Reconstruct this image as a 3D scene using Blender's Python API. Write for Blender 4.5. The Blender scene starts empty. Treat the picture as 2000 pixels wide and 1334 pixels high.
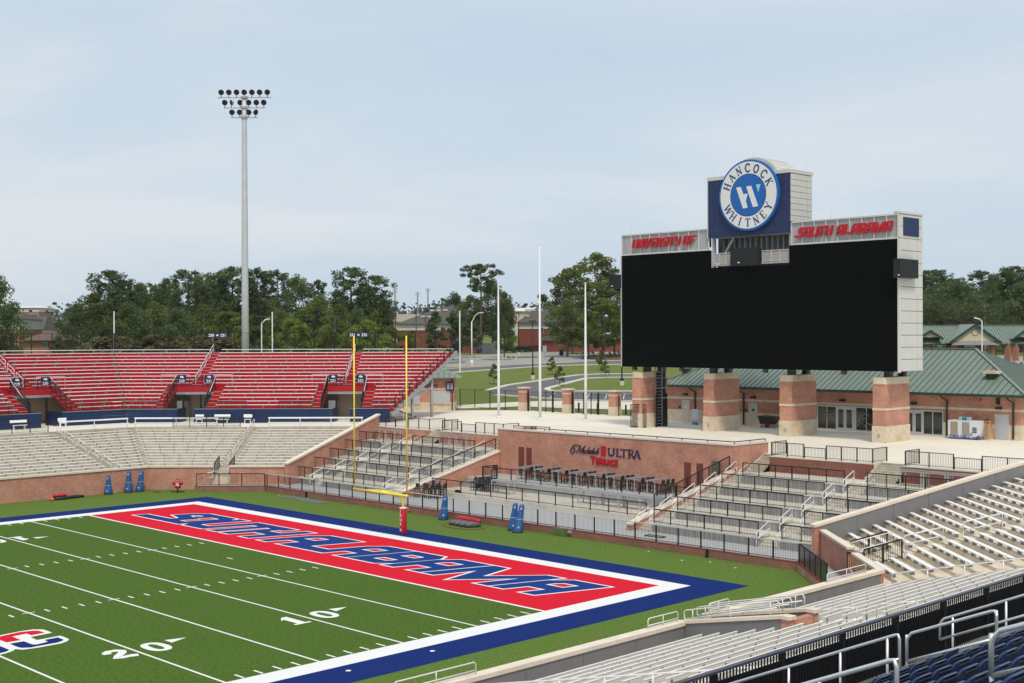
import bpy, math, random
from mathutils import Vector, Matrix
RND = random.Random(11)
SC = bpy.context.scene
COL = SC.collection
PI = math.pi

# ------------------------------------------------------------------ camera
CAM = Vector((68.06, -45.418, 13.683)); YAW, PITCH, ROLL, FPX = .790525, -.00342, -.0032, 2467.27
_d = Vector((-math.sin(YAW)*math.cos(PITCH), math.cos(YAW)*math.cos(PITCH), math.sin(PITCH)))
_r = Vector((math.cos(YAW), math.sin(YAW), 0)); _u = _r.cross(_d)
CR = _r*math.cos(ROLL) + _u*math.sin(ROLL); CU = -_r*math.sin(ROLL) + _u*math.cos(ROLL); CD = _d
cam = bpy.data.cameras.new('camera'); camo = bpy.data.objects.new('camera', cam); COL.objects.link(camo)
cam.lens = FPX/2000*36; cam.sensor_width = 36; cam.clip_start = .3; cam.clip_end = 6000
mm = Matrix((CR, CU, -CD)).transposed().to_4x4(); mm.translation = CAM; camo.matrix_world = mm
SC.camera = camo
SC.render.resolution_x, SC.render.resolution_y = 1024, 683

# ------------------------------------------------------------------ sky, sun, exposure
SUN_EL, SUN_AZ = math.radians(58), math.radians(128)     # azimuth measured from +y clockwise towards +x
w = bpy.data.worlds.new('World'); SC.world = w; w.use_nodes = True
nt = w.node_tree; nt.nodes.clear(); N = nt.nodes.new; L = nt.links.new
out = N('ShaderNodeOutputWorld'); bg = N('ShaderNodeBackground'); bg.inputs[1].default_value = .104
sky = N('ShaderNodeTexSky'); sky.sky_type = 'NISHITA'; sky.sun_disc = False
sky.sun_elevation = SUN_EL; sky.sun_rotation = SUN_AZ; sky.dust_density = 2.5; sky.air_density = 1.0
tc = N('ShaderNodeTexCoord'); mp = N('ShaderNodeMapping'); mp.inputs['Scale'].default_value = (1.1, 1.1, 5.0)
mp.inputs['Location'].default_value = (3.1, 1.7, .4)
n1 = N('ShaderNodeTexNoise'); n1.inputs['Scale'].default_value = 1.6; n1.inputs['Detail'].default_value = 6; n1.inputs['Roughness'].default_value = .56
n1.inputs['Distortion'].default_value = .35
cr = N('ShaderNodeValToRGB'); e = cr.color_ramp.elements
e[0].position = .32; e[0].color = (5.45, 6.6, 7.9, 1); e[1].position = .68; e[1].color = (7.3, 7.8, 8.3, 1)
e2 = cr.color_ramp.elements.new(.52); e2.color = (6.15, 7.15, 8.15, 1)
mx = N('ShaderNodeMixRGB'); mx.inputs[0].default_value = .9
L(tc.outputs['Generated'], mp.inputs[0]); L(mp.outputs[0], n1.inputs['Vector']); L(n1.outputs['Fac'], cr.inputs[0])
L(sky.outputs[0], mx.inputs[1]); L(cr.outputs[0], mx.inputs[2]); L(mx.outputs[0], bg.inputs[0]); L(bg.outputs[0], out.inputs[0])
sun = bpy.data.lights.new('sun', 'SUN'); suno = bpy.data.objects.new('sun', sun); COL.objects.link(suno)
sun.energy = 2.5; sun.angle = math.radians(12); sun.color = (1, .91, .78)
sdir = Vector((math.sin(SUN_AZ)*math.cos(SUN_EL), math.cos(SUN_AZ)*math.cos(SUN_EL), math.sin(SUN_EL)))
suno.rotation_euler = sdir.to_track_quat('Z', 'Y').to_euler(); suno.location = (0, 0, 120)
SC.view_settings.view_transform = 'Standard'; SC.view_settings.look = 'None'
SC.view_settings.exposure = 0; SC.view_settings.gamma = 1; SC.view_settings.use_curve_mapping = False

# ------------------------------------------------------------------ materials
def srgb(r, g, b):
    f = lambda c: (c/255/12.92 if c/255 <= .04045 else ((c/255+.055)/1.055)**2.4)
    return (f(r), f(g), f(b))
MATS = {}
def mat(name, col, rough=.6, metal=0., vary=0., scale=3., spec=.4, stretch=None, stain=0., stain_col=(.05, .05, .04), stain_scale=.6, bump=0., coord='Object'):
    if name in MATS: return MATS[name]
    m = bpy.data.materials.new(name); m.use_nodes = True; t = m.node_tree; b = t.nodes['Principled BSDF']
    b.inputs['Roughness'].default_value = rough; b.inputs['Metallic'].default_value = metal
    b.inputs['Specular IOR Level'].default_value = spec; b.inputs['Base Color'].default_value = (*col, 1)
    tc = t.nodes.new('ShaderNodeTexCoord'); src = tc.outputs[coord]
    if stretch:
        mp = t.nodes.new('ShaderNodeMapping'); mp.inputs['Scale'].default_value = stretch; t.links.new(src, mp.inputs[0]); src = mp.outputs[0]
    last = None
    if vary:
        n = t.nodes.new('ShaderNodeTexNoise'); n.inputs['Scale'].default_value = scale; n.inputs['Detail'].default_value = 5; n.inputs['Roughness'].default_value = .65
        t.links.new(src, n.inputs['Vector'])
        mr = t.nodes.new('ShaderNodeMapRange'); mr.inputs[1].default_value = .3; mr.inputs[2].default_value = .7
        mr.inputs[3].default_value = 1-vary; mr.inputs[4].default_value = 1+vary; t.links.new(n.outputs['Fac'], mr.inputs[0])
        mu = t.nodes.new('ShaderNodeMixRGB'); mu.blend_type = 'MULTIPLY'; mu.inputs[0].default_value = 1; mu.inputs[1].default_value = (*col, 1)
        t.links.new(mr.outputs[0], mu.inputs[2]); last = mu.outputs[0]
        if bump:
            bp = t.nodes.new('ShaderNodeBump'); bp.inputs['Strength'].default_value = bump; bp.inputs['Distance'].default_value = .02
            t.links.new(n.outputs['Fac'], bp.inputs['Height']); t.links.new(bp.outputs[0], b.inputs['Normal'])
    if stain:
        n = t.nodes.new('ShaderNodeTexNoise'); n.inputs['Scale'].default_value = stain_scale; n.inputs['Detail'].default_value = 7; n.inputs['Roughness'].default_value = .7
        t.links.new(src, n.inputs['Vector'])
        mr = t.nodes.new('ShaderNodeMapRange'); mr.inputs[1].default_value = .5; mr.inputs[2].default_value = .72; mr.inputs[4].default_value = stain
        t.links.new(n.outputs['Fac'], mr.inputs[0])
        mu = t.nodes.new('ShaderNodeMixRGB'); mu.inputs[1].default_value = (*col, 1); mu.inputs[2].default_value = (*stain_col, 1)
        if last: t.links.new(last, mu.inputs[1])
        t.links.new(mr.outputs[0], mu.inputs[0]); last = mu.outputs[0]
    if last: t.links.new(last, b.inputs['Base Color'])
    MATS[name] = m; return m
def brick_mat(name, c1, c2, mortar, bw=.21, bh=.068):
    m = bpy.data.materials.new(name); m.use_nodes = True; t = m.node_tree; b = t.nodes['Principled BSDF']; b.inputs['Roughness'].default_value = .85
    b.inputs['Specular IOR Level'].default_value = .2
    uv = t.nodes.new('ShaderNodeTexCoord'); br = t.nodes.new('ShaderNodeTexBrick')
    br.inputs['Scale'].default_value = 1; br.inputs['Brick Width'].default_value = bw; br.inputs['Row Height'].default_value = bh
    br.inputs['Mortar Size'].default_value = .007; br.inputs['Mortar Smooth'].default_value = .2; br.inputs['Bias'].default_value = -.1
    br.inputs['Color1'].default_value = (*c1, 1); br.inputs['Color2'].default_value = (*c2, 1); br.inputs['Mortar'].default_value = (*mortar, 1)
    t.links.new(uv.outputs['UV'], br.inputs['Vector'])
    n = t.nodes.new('ShaderNodeTexNoise'); n.inputs['Scale'].default_value = .7; n.inputs['Detail'].default_value = 6; t.links.new(uv.outputs['UV'], n.inputs['Vector'])
    mr = t.nodes.new('ShaderNodeMapRange'); mr.inputs[1].default_value = .3; mr.inputs[2].default_value = .7; mr.inputs[3].default_value = .8; mr.inputs[4].default_value = 1.15
    t.links.new(n.outputs['Fac'], mr.inputs[0])
    mu = t.nodes.new('ShaderNodeMixRGB'); mu.blend_type = 'MULTIPLY'; mu.inputs[0].default_value = 1
    t.links.new(br.outputs['Color'], mu.inputs[1]); t.links.new(mr.outputs[0], mu.inputs[2]); t.links.new(mu.outputs[0], b.inputs['Base Color'])
    bp = t.nodes.new('ShaderNodeBump'); bp.inputs['Strength'].default_value = .5; bp.inputs['Distance'].default_value = .01; bp.invert = True
    t.links.new(br.outputs['Fac'], bp.inputs['Height']); t.links.new(bp.outputs[0], b.inputs['Normal'])
    MATS[name] = m; return m
BRICK = brick_mat('brick', (.58, .23, .14), (.40, .14, .092), (.60, .50, .41))
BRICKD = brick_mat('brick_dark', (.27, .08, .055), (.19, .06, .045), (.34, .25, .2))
TURF = mat('turf', (.100, .162, .031), .95, vary=.34, scale=6, spec=.08, stain=.3, stain_col=(.07, .135, .02), stain_scale=.3, bump=.35)
TURFF = mat('turf_field', (.068, .124, .020), .95, vary=.34, scale=6, spec=.06, stain=.4, stain_col=(.058, .11, .017), stain_scale=.22, bump=.35)
PWHITE = mat('paint_white', (.74, .74, .73), .9, vary=.06, scale=30, spec=.1)
PBLUE = mat('paint_blue', (.009, .026, .14), .95, vary=.18, scale=35, spec=.06)
PRED = mat('paint_red', (.60, .013, .032), .95, vary=.12, scale=35, spec=.06)
CONC = mat('concrete', (.47, .42, .33), .85, vary=.16, scale=1.3, stain=.6, stain_col=(.2, .18, .14), stain_scale=.9)
CONCT = mat('concrete_tan', (.64, .55, .42), .85, vary=.14, scale=.7, stain=.45, stain_col=(.34, .29, .22), stain_scale=.5)
CONCG = mat('concrete_grey', (.33, .325, .31), .85, vary=.2, scale=.9, stretch=(1, 1, .25), stain=.7, stain_col=(.12, .115, .105), stain_scale=1.1)
PLAZA = mat('plaza_concrete', (.72, .665, .56), .85, vary=.08, scale=.18, stain=.35, stain_col=(.68, .55, .35), stain_scale=.09)
WALK = mat('walk_concrete', (.42, .42, .42), .8, vary=.12, scale=.5, stain=.35, stain_col=(.22, .22, .22), stain_scale=.5)
COPING = mat('cast_stone', (.72, .62, .51), .8, vary=.08, scale=1.5, stain=.25, stain_col=(.5, .42, .32), stain_scale=1.2)
STONE = mat('base_stone', (.66, .56, .42), .85, vary=.1, scale=2, stain=.7, stain_col=(.42, .28, .12), stain_scale=.8)
ALU = mat('bench_aluminium', (.84, .84, .84), .42, 0, vary=.05, scale=2)
ALUB = mat('bench_back', (.66, .64, .59), .5, 0, vary=.06, scale=2)
BRKT = mat('bracket_steel', (.24, .22, .2), .6, .3)
RAILS = mat('rail_silver', (.68, .69, .70), .32, .55, vary=.05, scale=4)
RAILW = mat('rail_pale', (.74, .74, .73), .4, .2)
BLACK = mat('black_powder_coat', (.012, .012, .014), .45)
BLACKM = mat('black_mesh', (.02, .021, .023), .6)
GREYP = mat('grey_panel', (.20, .20, .205), .5, .1, vary=.06, scale=.6)
BLUEM = mat('navy_metal', (.012, .032, .095), .42, .2, vary=.12, scale=.8)
REDM = mat('red_metal', (.47, .008, .016), .45, .05, vary=.1, scale=.7)
YELL = mat('goal_yellow', (.84, .74, .085), .35)
PADR = mat('pad_red', (.48, .012, .025), .4, vary=.06, scale=4)
GALV = mat('galvanised', (.42, .44, .45), .45, .5, vary=.12, scale=2, stretch=(1, 1, .2))
POLEW = mat('pole_white', (.78, .78, .77), .4)
SCREEN = mat('led_screen', (.004, .0045, .0045), .8, spec=.04, vary=.1, scale=6)
CABIN = mat('speaker_black', (.012, .013, .015), .6)
PANELW = mat('white_metal_panel', (.60, .59, .55), .5, vary=.04, scale=.6)
SIGNNAVY = mat('navy_mesh', (.016, .03, .095), .6, vary=.15, scale=1)
LOGOB = mat('logo_blue', (.012, .125, .44), .5)
LOGOW = mat('logo_white', (.76, .75, .73), .6)
LTRED = mat('letter_red', (.50, .009, .02), .4)
NAVYL = mat('letter_navy', (.015, .02, .09), .4)
SEAMG = mat('green_seam', (.075, .115, .095), .5)
ROOFG = mat('green_roof', (.185, .235, .195), .45, .1, vary=.07, scale=.5)
TRIMG = mat('green_trim', (.02, .05, .04), .45)
GLASS = mat('dark_glass', (.012, .02, .02), .08, spec=.7)
DOORM = mat('door_cream', (.55, .50, .40), .5)
SHUT = mat('roller_shutter', (.56, .57, .58), .45, .2)
GRASS = mat('lawn_grass', (.13, .165, .042), .95, vary=.22, scale=1.3, spec=.05, stain=.5, stain_col=(.21, .2, .075), stain_scale=.12)
ASPH = mat('asphalt', (.12, .115, .115), .9, vary=.15, scale=.4)
ASPHL = mat('asphalt_light', (.30, .29, .28), .9, vary=.1, scale=.15, stain=.4, stain_col=(.22, .2, .19), stain_scale=.06)
KERB = mat('kerb_concrete', (.6, .57, .5), .85)
SHINGLE = mat('roof_shingle', (.095, .086, .08), .9, vary=.25, scale=1.1)
SHINGB = mat('roof_brown', (.12, .085, .065), .9, vary=.25, scale=1.1)
WTRIM = mat('white_trim', (.62, .60, .55), .7)
PINEST = mat('pine_straw', (.17, .085, .04), .95, vary=.3, scale=1)
BARK = mat('bark', (.105, .082, .062), .95, vary=.3, scale=3, stretch=(1, 1, .2))
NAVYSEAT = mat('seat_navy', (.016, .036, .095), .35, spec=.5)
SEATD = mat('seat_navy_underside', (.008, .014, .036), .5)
BLUEPAD = mat('vinyl_blue', (.017, .095, .28), .45, vary=.15, scale=1.5)
DKGREY = mat('dark_plastic', (.022, .023, .026), .5)
TABLEG = mat('table_grey', (.20, .195, .20), .5, vary=.1, scale=2)
TAN = mat('tan_block', (.48, .41, .30), .85, vary=.06, scale=1)
RUSTP = mat('brown_panel', (.17, .045, .03), .5)
MULCH = mat('mulch', (.11, .055, .03), .95, vary=.3, scale=3)

def foliage(name, c1, c2, c3):
    m = bpy.data.materials.new(name); m.use_nodes = True; t = m.node_tree; b = t.nodes['Principled BSDF']
    b.inputs['Roughness'].default_value = .7; b.inputs['Specular IOR Level'].default_value = .25
    tc = t.nodes.new('ShaderNodeTexCoord'); n = t.nodes.new('ShaderNodeTexNoise'); n.inputs['Scale'].default_value = .45; n.inputs['Detail'].default_value = 4
    t.links.new(tc.outputs['Object'], n.inputs['Vector'])
    cr = t.nodes.new('ShaderNodeValToRGB'); e = cr.color_ramp.elements; e[0].position = .3; e[0].color = (*c1, 1); e[1].position = .7; e[1].color = (*c3, 1)
    k = e.new(.5); k.color = (*c2, 1); t.links.new(n.outputs['Fac'], cr.inputs[0])
    oi = t.nodes.new('ShaderNodeObjectInfo'); mr = t.nodes.new('ShaderNodeMapRange'); mr.inputs[3].default_value = .78; mr.inputs[4].default_value = 1.25
    t.links.new(oi.outputs['Random'], mr.inputs[0])
    mu = t.nodes.new('ShaderNodeMixRGB'); mu.blend_type = 'MULTIPLY'; mu.inputs[0].default_value = 1
    t.links.new(cr.outputs[0], mu.inputs[1]); t.links.new(mr.outputs[0], mu.inputs[2]); t.links.new(mu.outputs[0], b.inputs['Base Color'])
    tr = t.nodes.new('ShaderNodeBsdfTranslucent'); t.links.new(mu.outputs[0], tr.inputs[0])
    ms = t.nodes.new('ShaderNodeMixShader'); ms.inputs[0].default_value = .45
    o = t.nodes['Material Output']; t.links.new(b.outputs[0], ms.inputs[1]); t.links.new(tr.outputs[0], ms.inputs[2]); t.links.new(ms.outputs[0], o.inputs[0])
    MATS[name] = m; return m
LEAF = foliage('leaf_broad', (.086, .115, .032), (.132, .172, .046), (.190, .218, .063))
LEAFL = foliage('leaf_light', (.116, .152, .032), (.168, .210, .044), (.231, .263, .065))
LEAFD = foliage('leaf_dark', (.068, .101, .038), (.105, .149, .051), (.155, .196, .070))
NEEDLE = foliage('pine_needle', (.066, .106, .041), (.108, .156, .055), (.162, .210, .074))
REEDM = foliage('dry_hedge', (.09, .10, .035), (.13, .12, .05), (.2, .16, .08))

# ------------------------------------------------------------------ mesh helpers
V = Vector
class MB:
    def __init__(s): s.v = []; s.f = []
    def add(s, vs, fs):
        o = len(s.v); s.v += [V(p) for p in vs]; s.f += [tuple(o+i for i in f) for f in fs]; return s
    def hexa(s, b, t):
        n = len(b)
        return s.add(list(b)+list(t), [tuple(range(n))[::-1], tuple(range(n, 2*n))]+[(i, (i+1) % n, n+(i+1) % n, n+i) for i in range(n)])
    def box(s, x0, x1, y0, y1, z0, z1):
        return s.hexa([(x0, y0, z0), (x1, y0, z0), (x1, y1, z0), (x0, y1, z0)], [(x0, y0, z1), (x1, y0, z1), (x1, y1, z1), (x0, y1, z1)])
    def prism(s, poly, z0, z1):
        return s.hexa([(p[0], p[1], z0) for p in poly], [(p[0], p[1], z1) for p in poly])
    def obox(s, fr, u0, u1, t0, t1, z0, z1):
        c = [fr(u0, t0), fr(u1, t0), fr(u1, t1), fr(u0, t1)]; a = (c[1][0]-c[0][0])*(c[2][1]-c[1][1])-(c[1][1]-c[0][1])*(c[2][0]-c[1][0])
        if a < 0: c = c[::-1]
        return s.prism(c, z0, z1)
    def poly(s, pts): return s.add(pts, [tuple(range(len(pts)))])
    def beam(s, a, b, wd, h, up=(0, 0, 1)):
        a, b = V(a), V(b); d = (b-a).normalized(); u = V(up)
        sd = d.cross(u)
        if sd.length < 1e-4: sd = d.cross(V((1, 0, 0)))
        sd.normalize(); u = sd.cross(d).normalized(); sd *= wd/2; u *= h/2
        return s.hexa([a-sd-u, a+sd-u, a+sd+u, a-sd+u], [b-sd-u, b+sd-u, b+sd+u, b-sd+u])
    def tube(s, pts, r, n=8, caps=True):
        P = [V(p) for p in pts]; rr = r if isinstance(r, (list, tuple)) else [r]*len(P); rings = []
        ref = None
        for i, p in enumerate(P):
            d = (P[min(i+1, len(P)-1)]-P[max(i-1, 0)]).normalized()
            if ref is None: ref = V((0, 0, 1)) if abs(d.z) < .9 else V((1, 0, 0))
            a = (ref-d*ref.dot(d)).normalized(); b = d.cross(a); ref = a
            rings.append([p+(a*math.cos(2*PI*k/n)+b*math.sin(2*PI*k/n))*rr[i] for k in range(n)])
        o = len(s.v); s.v += [q for g in rings for q in g]
        for i in range(len(P)-1):
            for k in range(n):
                s.f.append((o+i*n+k, o+i*n+(k+1) % n, o+(i+1)*n+(k+1) % n, o+(i+1)*n+k))
        if caps: s.f.append(tuple(o+k for k in range(n))[::-1]); s.f.append(tuple(o+(len(P)-1)*n+k for k in range(n)))
        return s
    def lathe(s, prof, c=(0, 0, 0), n=16):
        o = len(s.v)
        for r, z in prof: s.v += [V((c[0]+r*math.cos(2*PI*k/n), c[1]+r*math.sin(2*PI*k/n), c[2]+z)) for k in range(n)]
        for i in range(len(prof)-1):
            for k in range(n): s.f.append((o+i*n+k, o+i*n+(k+1) % n, o+(i+1)*n+(k+1) % n, o+(i+1)*n+k))
        s.f.append(tuple(o+k for k in range(n))[::-1]); s.f.append(tuple(o+(len(prof)-1)*n+k for k in range(n)))
        return s
    def mesh(s, name, m, off=(0, 0, 0), smooth=False):
        me = bpy.data.meshes.new(name); o = V(off)
        me.from_pydata([tuple(p-o) for p in s.v], [], s.f)
        uv = me.uv_layers.new(name='UVMap'); me.calc_loop_triangles()
        dat = [0.]*(2*len(me.loops)); vs = s.v
        for p in me.polygons:
            nn = p.normal
            if abs(nn.z) > .75:
                for li in p.loop_indices:
                    q = vs[me.loops[li].vertex_index]; dat[2*li] = q.x; dat[2*li+1] = q.y
            else:
                l = math.hypot(nn.x, nn.y) or 1; tx, ty = -nn.y/l, nn.x/l
                for li in p.loop_indices:
                    q = vs[me.loops[li].vertex_index]; dat[2*li] = q.x*tx+q.y*ty; dat[2*li+1] = q.z
        uv.data.foreach_set('uv', dat)
        if smooth: me.polygons.foreach_set('use_smooth', [True]*len(me.polygons))
        me.materials.append(m); return me
    def build(s, name, m, parent=None, smooth=False, stuff=False, label=None):
        off = V((0, 0, 0)); p = parent
        while p: off = off+p.location; p = p.parent
        o = bpy.data.objects.new(name, s.mesh(name, m, off, smooth)); COL.objects.link(o)
        if parent: o.parent = parent
        if stuff: o['kind'] = 'stuff'
        if label: o['label'] = label
        return o
def tag(o, label=None, cat=None, group=None, kind=None):
    if label: o['label'] = label
    if cat: o['category'] = cat
    if group: o['group'] = group
    if kind: o['kind'] = kind
    return o
def thing(name, label, cat, loc=(0, 0, 0), group=None):
    o = bpy.data.objects.new(name, None); COL.objects.link(o); o.location = loc; o.empty_display_size = .3
    return tag(o, label, cat, group)
def solo(name, mb, m, label, cat, group=None, smooth=False, kind=None):
    zmin = min(p.z for p in mb.v); c = sum(mb.v, V())/len(mb.v); loc = V((c.x, c.y, zmin))
    o = bpy.data.objects.new(name, mb.mesh(name, m, loc, smooth)); COL.objects.link(o); o.location = loc
    return tag(o, label, cat, group, kind)
def struct(name, mb, m, parent=None, label=None):
    o = mb.build(name, m, parent)
    if not parent: o['kind'] = 'structure'
    if label: o['label'] = label
    return o
def inst(me, name, parent, loc, rz=0, scale=None):
    """a part that shares mesh data; loc is in world space, parent roots are unrotated"""
    o = bpy.data.objects.new(name, me); COL.objects.link(o); off = V((0, 0, 0)); p = parent
    while p: off = off+p.location; p = p.parent
    o.parent = parent; o.location = V(loc)-off; o.rotation_euler = (0, 0, rz)
    if scale: o.scale = scale
    return o
def copy_tree(o, parent=None):
    c = o.copy(); COL.objects.link(c); c.parent = parent
    for ch in list(o.children): copy_tree(ch, c)
    return c
def text_mb(txt, size, to3, bold=0., depth=.0, sx=1., align='CENTER', spacing=1.):
    """flat lettering from the built-in font, placed by to3(x, y) -> world, thickened by `depth` along the returned normal"""
    cu = bpy.data.curves.new('lettering', 'FONT'); cu.body = txt; cu.size = size; cu.align_x = align; cu.offset = bold; cu.space_character = spacing
    cu.resolution_u = 3; cu.extrude = depth
    ob = bpy.data.objects.new('lettering', cu); me = bpy.data.meshes.new_from_object(ob)
    mb = MB(); mb.v = [to3(v.co.x*sx, v.co.y, v.co.z) for v in me.vertices]; mb.f = [tuple(p.vertices) for p in me.polygons]
    bpy.data.objects.remove(ob); bpy.data.curves.remove(cu); bpy.data.meshes.remove(me); return mb
def ray(px, py): return CD + CR*((px-1000)/FPX) + CU*((667-py)/FPX)
def on_plane(px, py, n, c):
    r = ray(px, py); n = V(n); return CAM + r*((c-n.dot(CAM))/n.dot(r))
GN, GC = (.0205, -.0205, 1), 2.525             # the slope beyond the stadium
def gp(px, py, dz=0.):
    p = on_plane(px, py, GN, GC); p.z += dz; return p
def gz(x, y):
    s = (-x+y)*.70711
    return 4.62 if s < 72 else 2.525+.0205*(-x+y)
def at_depth(px, dep):
    """ground position on the bearing of a picture column, `dep` metres along the view"""
    p = CAM + (CD + CR*((px-1000)/FPX))*dep; return V((p.x, p.y, gz(p.x, p.y)))
def stroke(pts, wd, closed=False):
    """mitred ribbon of width wd along a 2-D polyline: list of quads"""
    P = [V((p[0], p[1])) for p in pts]; n = len(P); Lf = []; Rt = []
    for i in range(n):
        if closed: a, b, c = P[i-1], P[i], P[(i+1) % n]
        else: a, b, c = P[max(i-1, 0)], P[i], P[min(i+1, n-1)]
        d1 = (b-a) if (b-a).length > 1e-9 else (c-b); d2 = (c-b) if (c-b).length > 1e-9 else (b-a)
        d1 = d1.normalized(); d2 = d2.normalized(); n1 = V((-d1.y, d1.x)); n2 = V((-d2.y, d2.x)); m = n1+n2
        if m.length < 1e-6: m = n1
        m = m.normalized(); k = wd/2/max(.45, m.dot(n1)); Lf.append(b+m*k); Rt.append(b-m*k)
    q = []
    for i in range(n if closed else n-1):
        j = (i+1) % n; q.append([Lf[i], Rt[i], Rt[j], Lf[j]])
    return q
# ================================================================== PLAYING FIELD
turf = struct('turf_field', MB().box(-36.4, 36.4, -75, 18.4, -.4, 0), TURF)
SHEETN = [0]
def sheet(name, polys, z, m, parent=turf):
    mb = MB(); SHEETN[0] += 1; z += (SHEETN[0] % 7)*.00004
    for i, p in enumerate(polys):
        q = [V((a[0], a[1], z+i*.0003)) for a in p]
        nz = sum((q[k].x*q[(k+1) % len(q)].y-q[(k+1) % len(q)].x*q[k].y) for k in range(len(q)))
        mb.poly(q if nz > 0 else q[::-1])
    return mb.build(name, m, parent)
def rect(x0, x1, y0, y1): return [(x0, y0), (x1, y0), (x1, y1), (x0, y1)]
SX, EY = 24.384, 9.144
sheet('field_turf', [rect(-SX, SX, -75, -.1)], .002, TURFF)
WX, WY, BX, BY = 25.66, 10.3, 27.98, 12.5
sheet('blue_border', [rect(-BX, -WX, -75, BY), rect(WX, BX, -75, BY), rect(-WX, WX, WY, BY)], .004, PBLUE)
sheet('white_border', [rect(-WX, -SX, -75, WY), rect(SX, WX, -75, WY), rect(-SX, SX, EY, WY)], .005, PWHITE)
sheet('end_zone', [rect(-SX, SX, .1, EY)], .004, PRED)
sheet('goal_line', [rect(-SX, SX, -.1, .1)], .006, PWHITE)
for k in range(1, 8):
    y = -4.572*k
    sheet('yard_line', [rect(-SX, SX, y-.06, y+.06)], .006, PWHITE)
    for x in (-6.3, 6.3): sheet('hash_cross', [rect(x-.05, x+.05, y-.32, y+.32)], .008, PWHITE)
for k in range(1, 32):
    if k % 5 == 0: continue
    y = -.9144*k
    for x in (-6.4, 6.4): sheet('hash_mark', [rect(x-.31, x+.31, y-.055, y+.055)], .006, PWHITE)
    for sgn in (-1, 1): sheet('sideline_tick', [rect(sgn*23.97-.33, sgn*23.97+.33, y-.055, y+.055)], .006, PWHITE)
sheet('conversion_mark', [rect(-.33, .33, -2.8, -2.69)], .006, PWHITE)
# ---- yard numbers
def ellipse(cx, cy, rx, ry, n=24, p=2.4):
    return [(cx+rx*math.copysign(abs(math.cos(a))**(2/p), math.cos(a)), cy+ry*math.copysign(abs(math.sin(a))**(2/p), math.sin(a))) for a in [2*PI*i/n for i in range(n)]]
def ring(o, i): n = len(o); return [[o[k], o[(k+1) % n], i[(k+1) % n], i[k]] for k in range(n)]
DIG = {
 '1': [rect(.26, .72, .2, 1.55), rect(.02, .96, 0, .2), [(.02, 1.22), (.26, 1.32), (.26, 1.55), (.72, 1.55), (.72, 1.8), (.42, 1.8)]],
 '0': ring(ellipse(.55, .9, .55, .9), ellipse(.55, .9, .2, .6)),
 '2': stroke([(.2, 1.15), (.22, 1.4), (.42, 1.58), (.75, 1.55), (.92, 1.3), (.8, 1.02), (.38, .6), (.22, .34), (.4, .24), (.7, .28), (.92, .2), (1.02, .42)], .36)}
def yard_number(txt, y, side):
    for i, ch in enumerate(txt):
        a0 = ((-1.35, .45) if side > 0 else (-1.1, .5))[i]
        f = (lambda p: (18.05-p[1], y+a0+p[0])) if side > 0 else (lambda p: (-18.05+p[1], y-a0-p[0]))
        sheet('yard_number', [[f(p) for p in q] for q in DIG[ch]], .007, PWHITE)
    tri = [(18.05-1.75, y+1.88), (18.05-1.1, y+1.88), (18.05-1.5, y+2.85)] if side > 0 else [(-18.05+1.75, y+1.4), (-18.05+1.1, y+1.4), (-18.05+1.5, y+2.4)]
    sheet('direction_arrow', [tri], .007, PWHITE)
yard_number('10', -9.144, 1); yard_number('20', -18.288, 1); yard_number('10', -9.144, -1)
# ---- end-zone lettering and scoreboard lettering share one angular italic alphabet
ITAL = {
 'A': [[(0, 0), (0, .8), (.2, 1), (1, 1), (1, 0)], [(0, .42), (1, .42)]], 'L': [[(0, 1), (0, 0), (1, 0)]],
 'B': [['c', (0, 0), (0, 1), (.82, 1), (1, .86), (1, .14), (.82, 0)], [(0, .5), (1, .5)]],
 'M': [[(0, 0), (0, 1), (.08, 1), (.5, .05), (.92, 1), (1, 1), (1, 0)]],
 'S': [[(-.45, 0), (.75, 0), (.95, .12), (.95, .42), (.1, .58), (.1, .88), (.28, 1), (1.05, 1)]],
 'O': [['c', (.18, 0), (0, .14), (0, 1), (.82, 1), (1, .86), (1, 0)]],
 'U': [[(0, 1), (0, .14), (.18, 0), (1, 0), (1, 1)]], 'T': [[(-.25, 1), (1.15, 1)], [(.35, 1), (.35, 0)]],
 'H': [[(0, 0), (0, 1)], [(1, 0), (1, 1)], [(0, .5), (1, .5)]], 'N': [[(0, 0), (0, 1), (.12, 1), (.88, 0), (1, 0), (1, 1)]],
 'I': [[(.5, 0), (.5, 1)]], 'V': [[(0, 1), (.15, .25), (.35, 0), (1, 1)]],
 'E': [[(1.1, 1), (0, 1), (0, 0), (1.1, 0)], [(0, .5), (.8, .5)]], 'F': [[(1.3, 1), (0, 1), (0, 0)], [(0, .5), (.85, .5)]],
 'R': [[(0, 0), (0, 1), (.82, 1), (1, .86), (1, .6), (.85, .46), (0, .46)], [(.55, .46), (.95, 0)]],
 'Y': [[(0, 1), (0, .62), (.15, .5), (1, .5)], [(1, 1), (1, .14), (.82, 0), (.1, 0)]]}
def ital_polys(ch, W, H, sw, grow=0.):
    out_ = []
    for st in ITAL[ch]:
        closed = st[0] == 'c'; pts = st[1:] if closed else st
        P = [V((sw/2+p[0]*(W-sw), sw/2+p[1]*(H-sw))) for p in pts]
        if not closed:
            a = (P[0]-P[1]).normalized(); b = (P[-1]-P[-2]).normalized(); cap = sw/2+grow
            inner = len(P) == 2 and 0 < pts[0][1] < 1 and pts[0][1] == pts[1][1]
            if not inner: P[0] = P[0]+a*cap; P[-1] = P[-1]+b*cap
        out_ += stroke(P, sw+2*grow, closed)
    return out_
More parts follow.
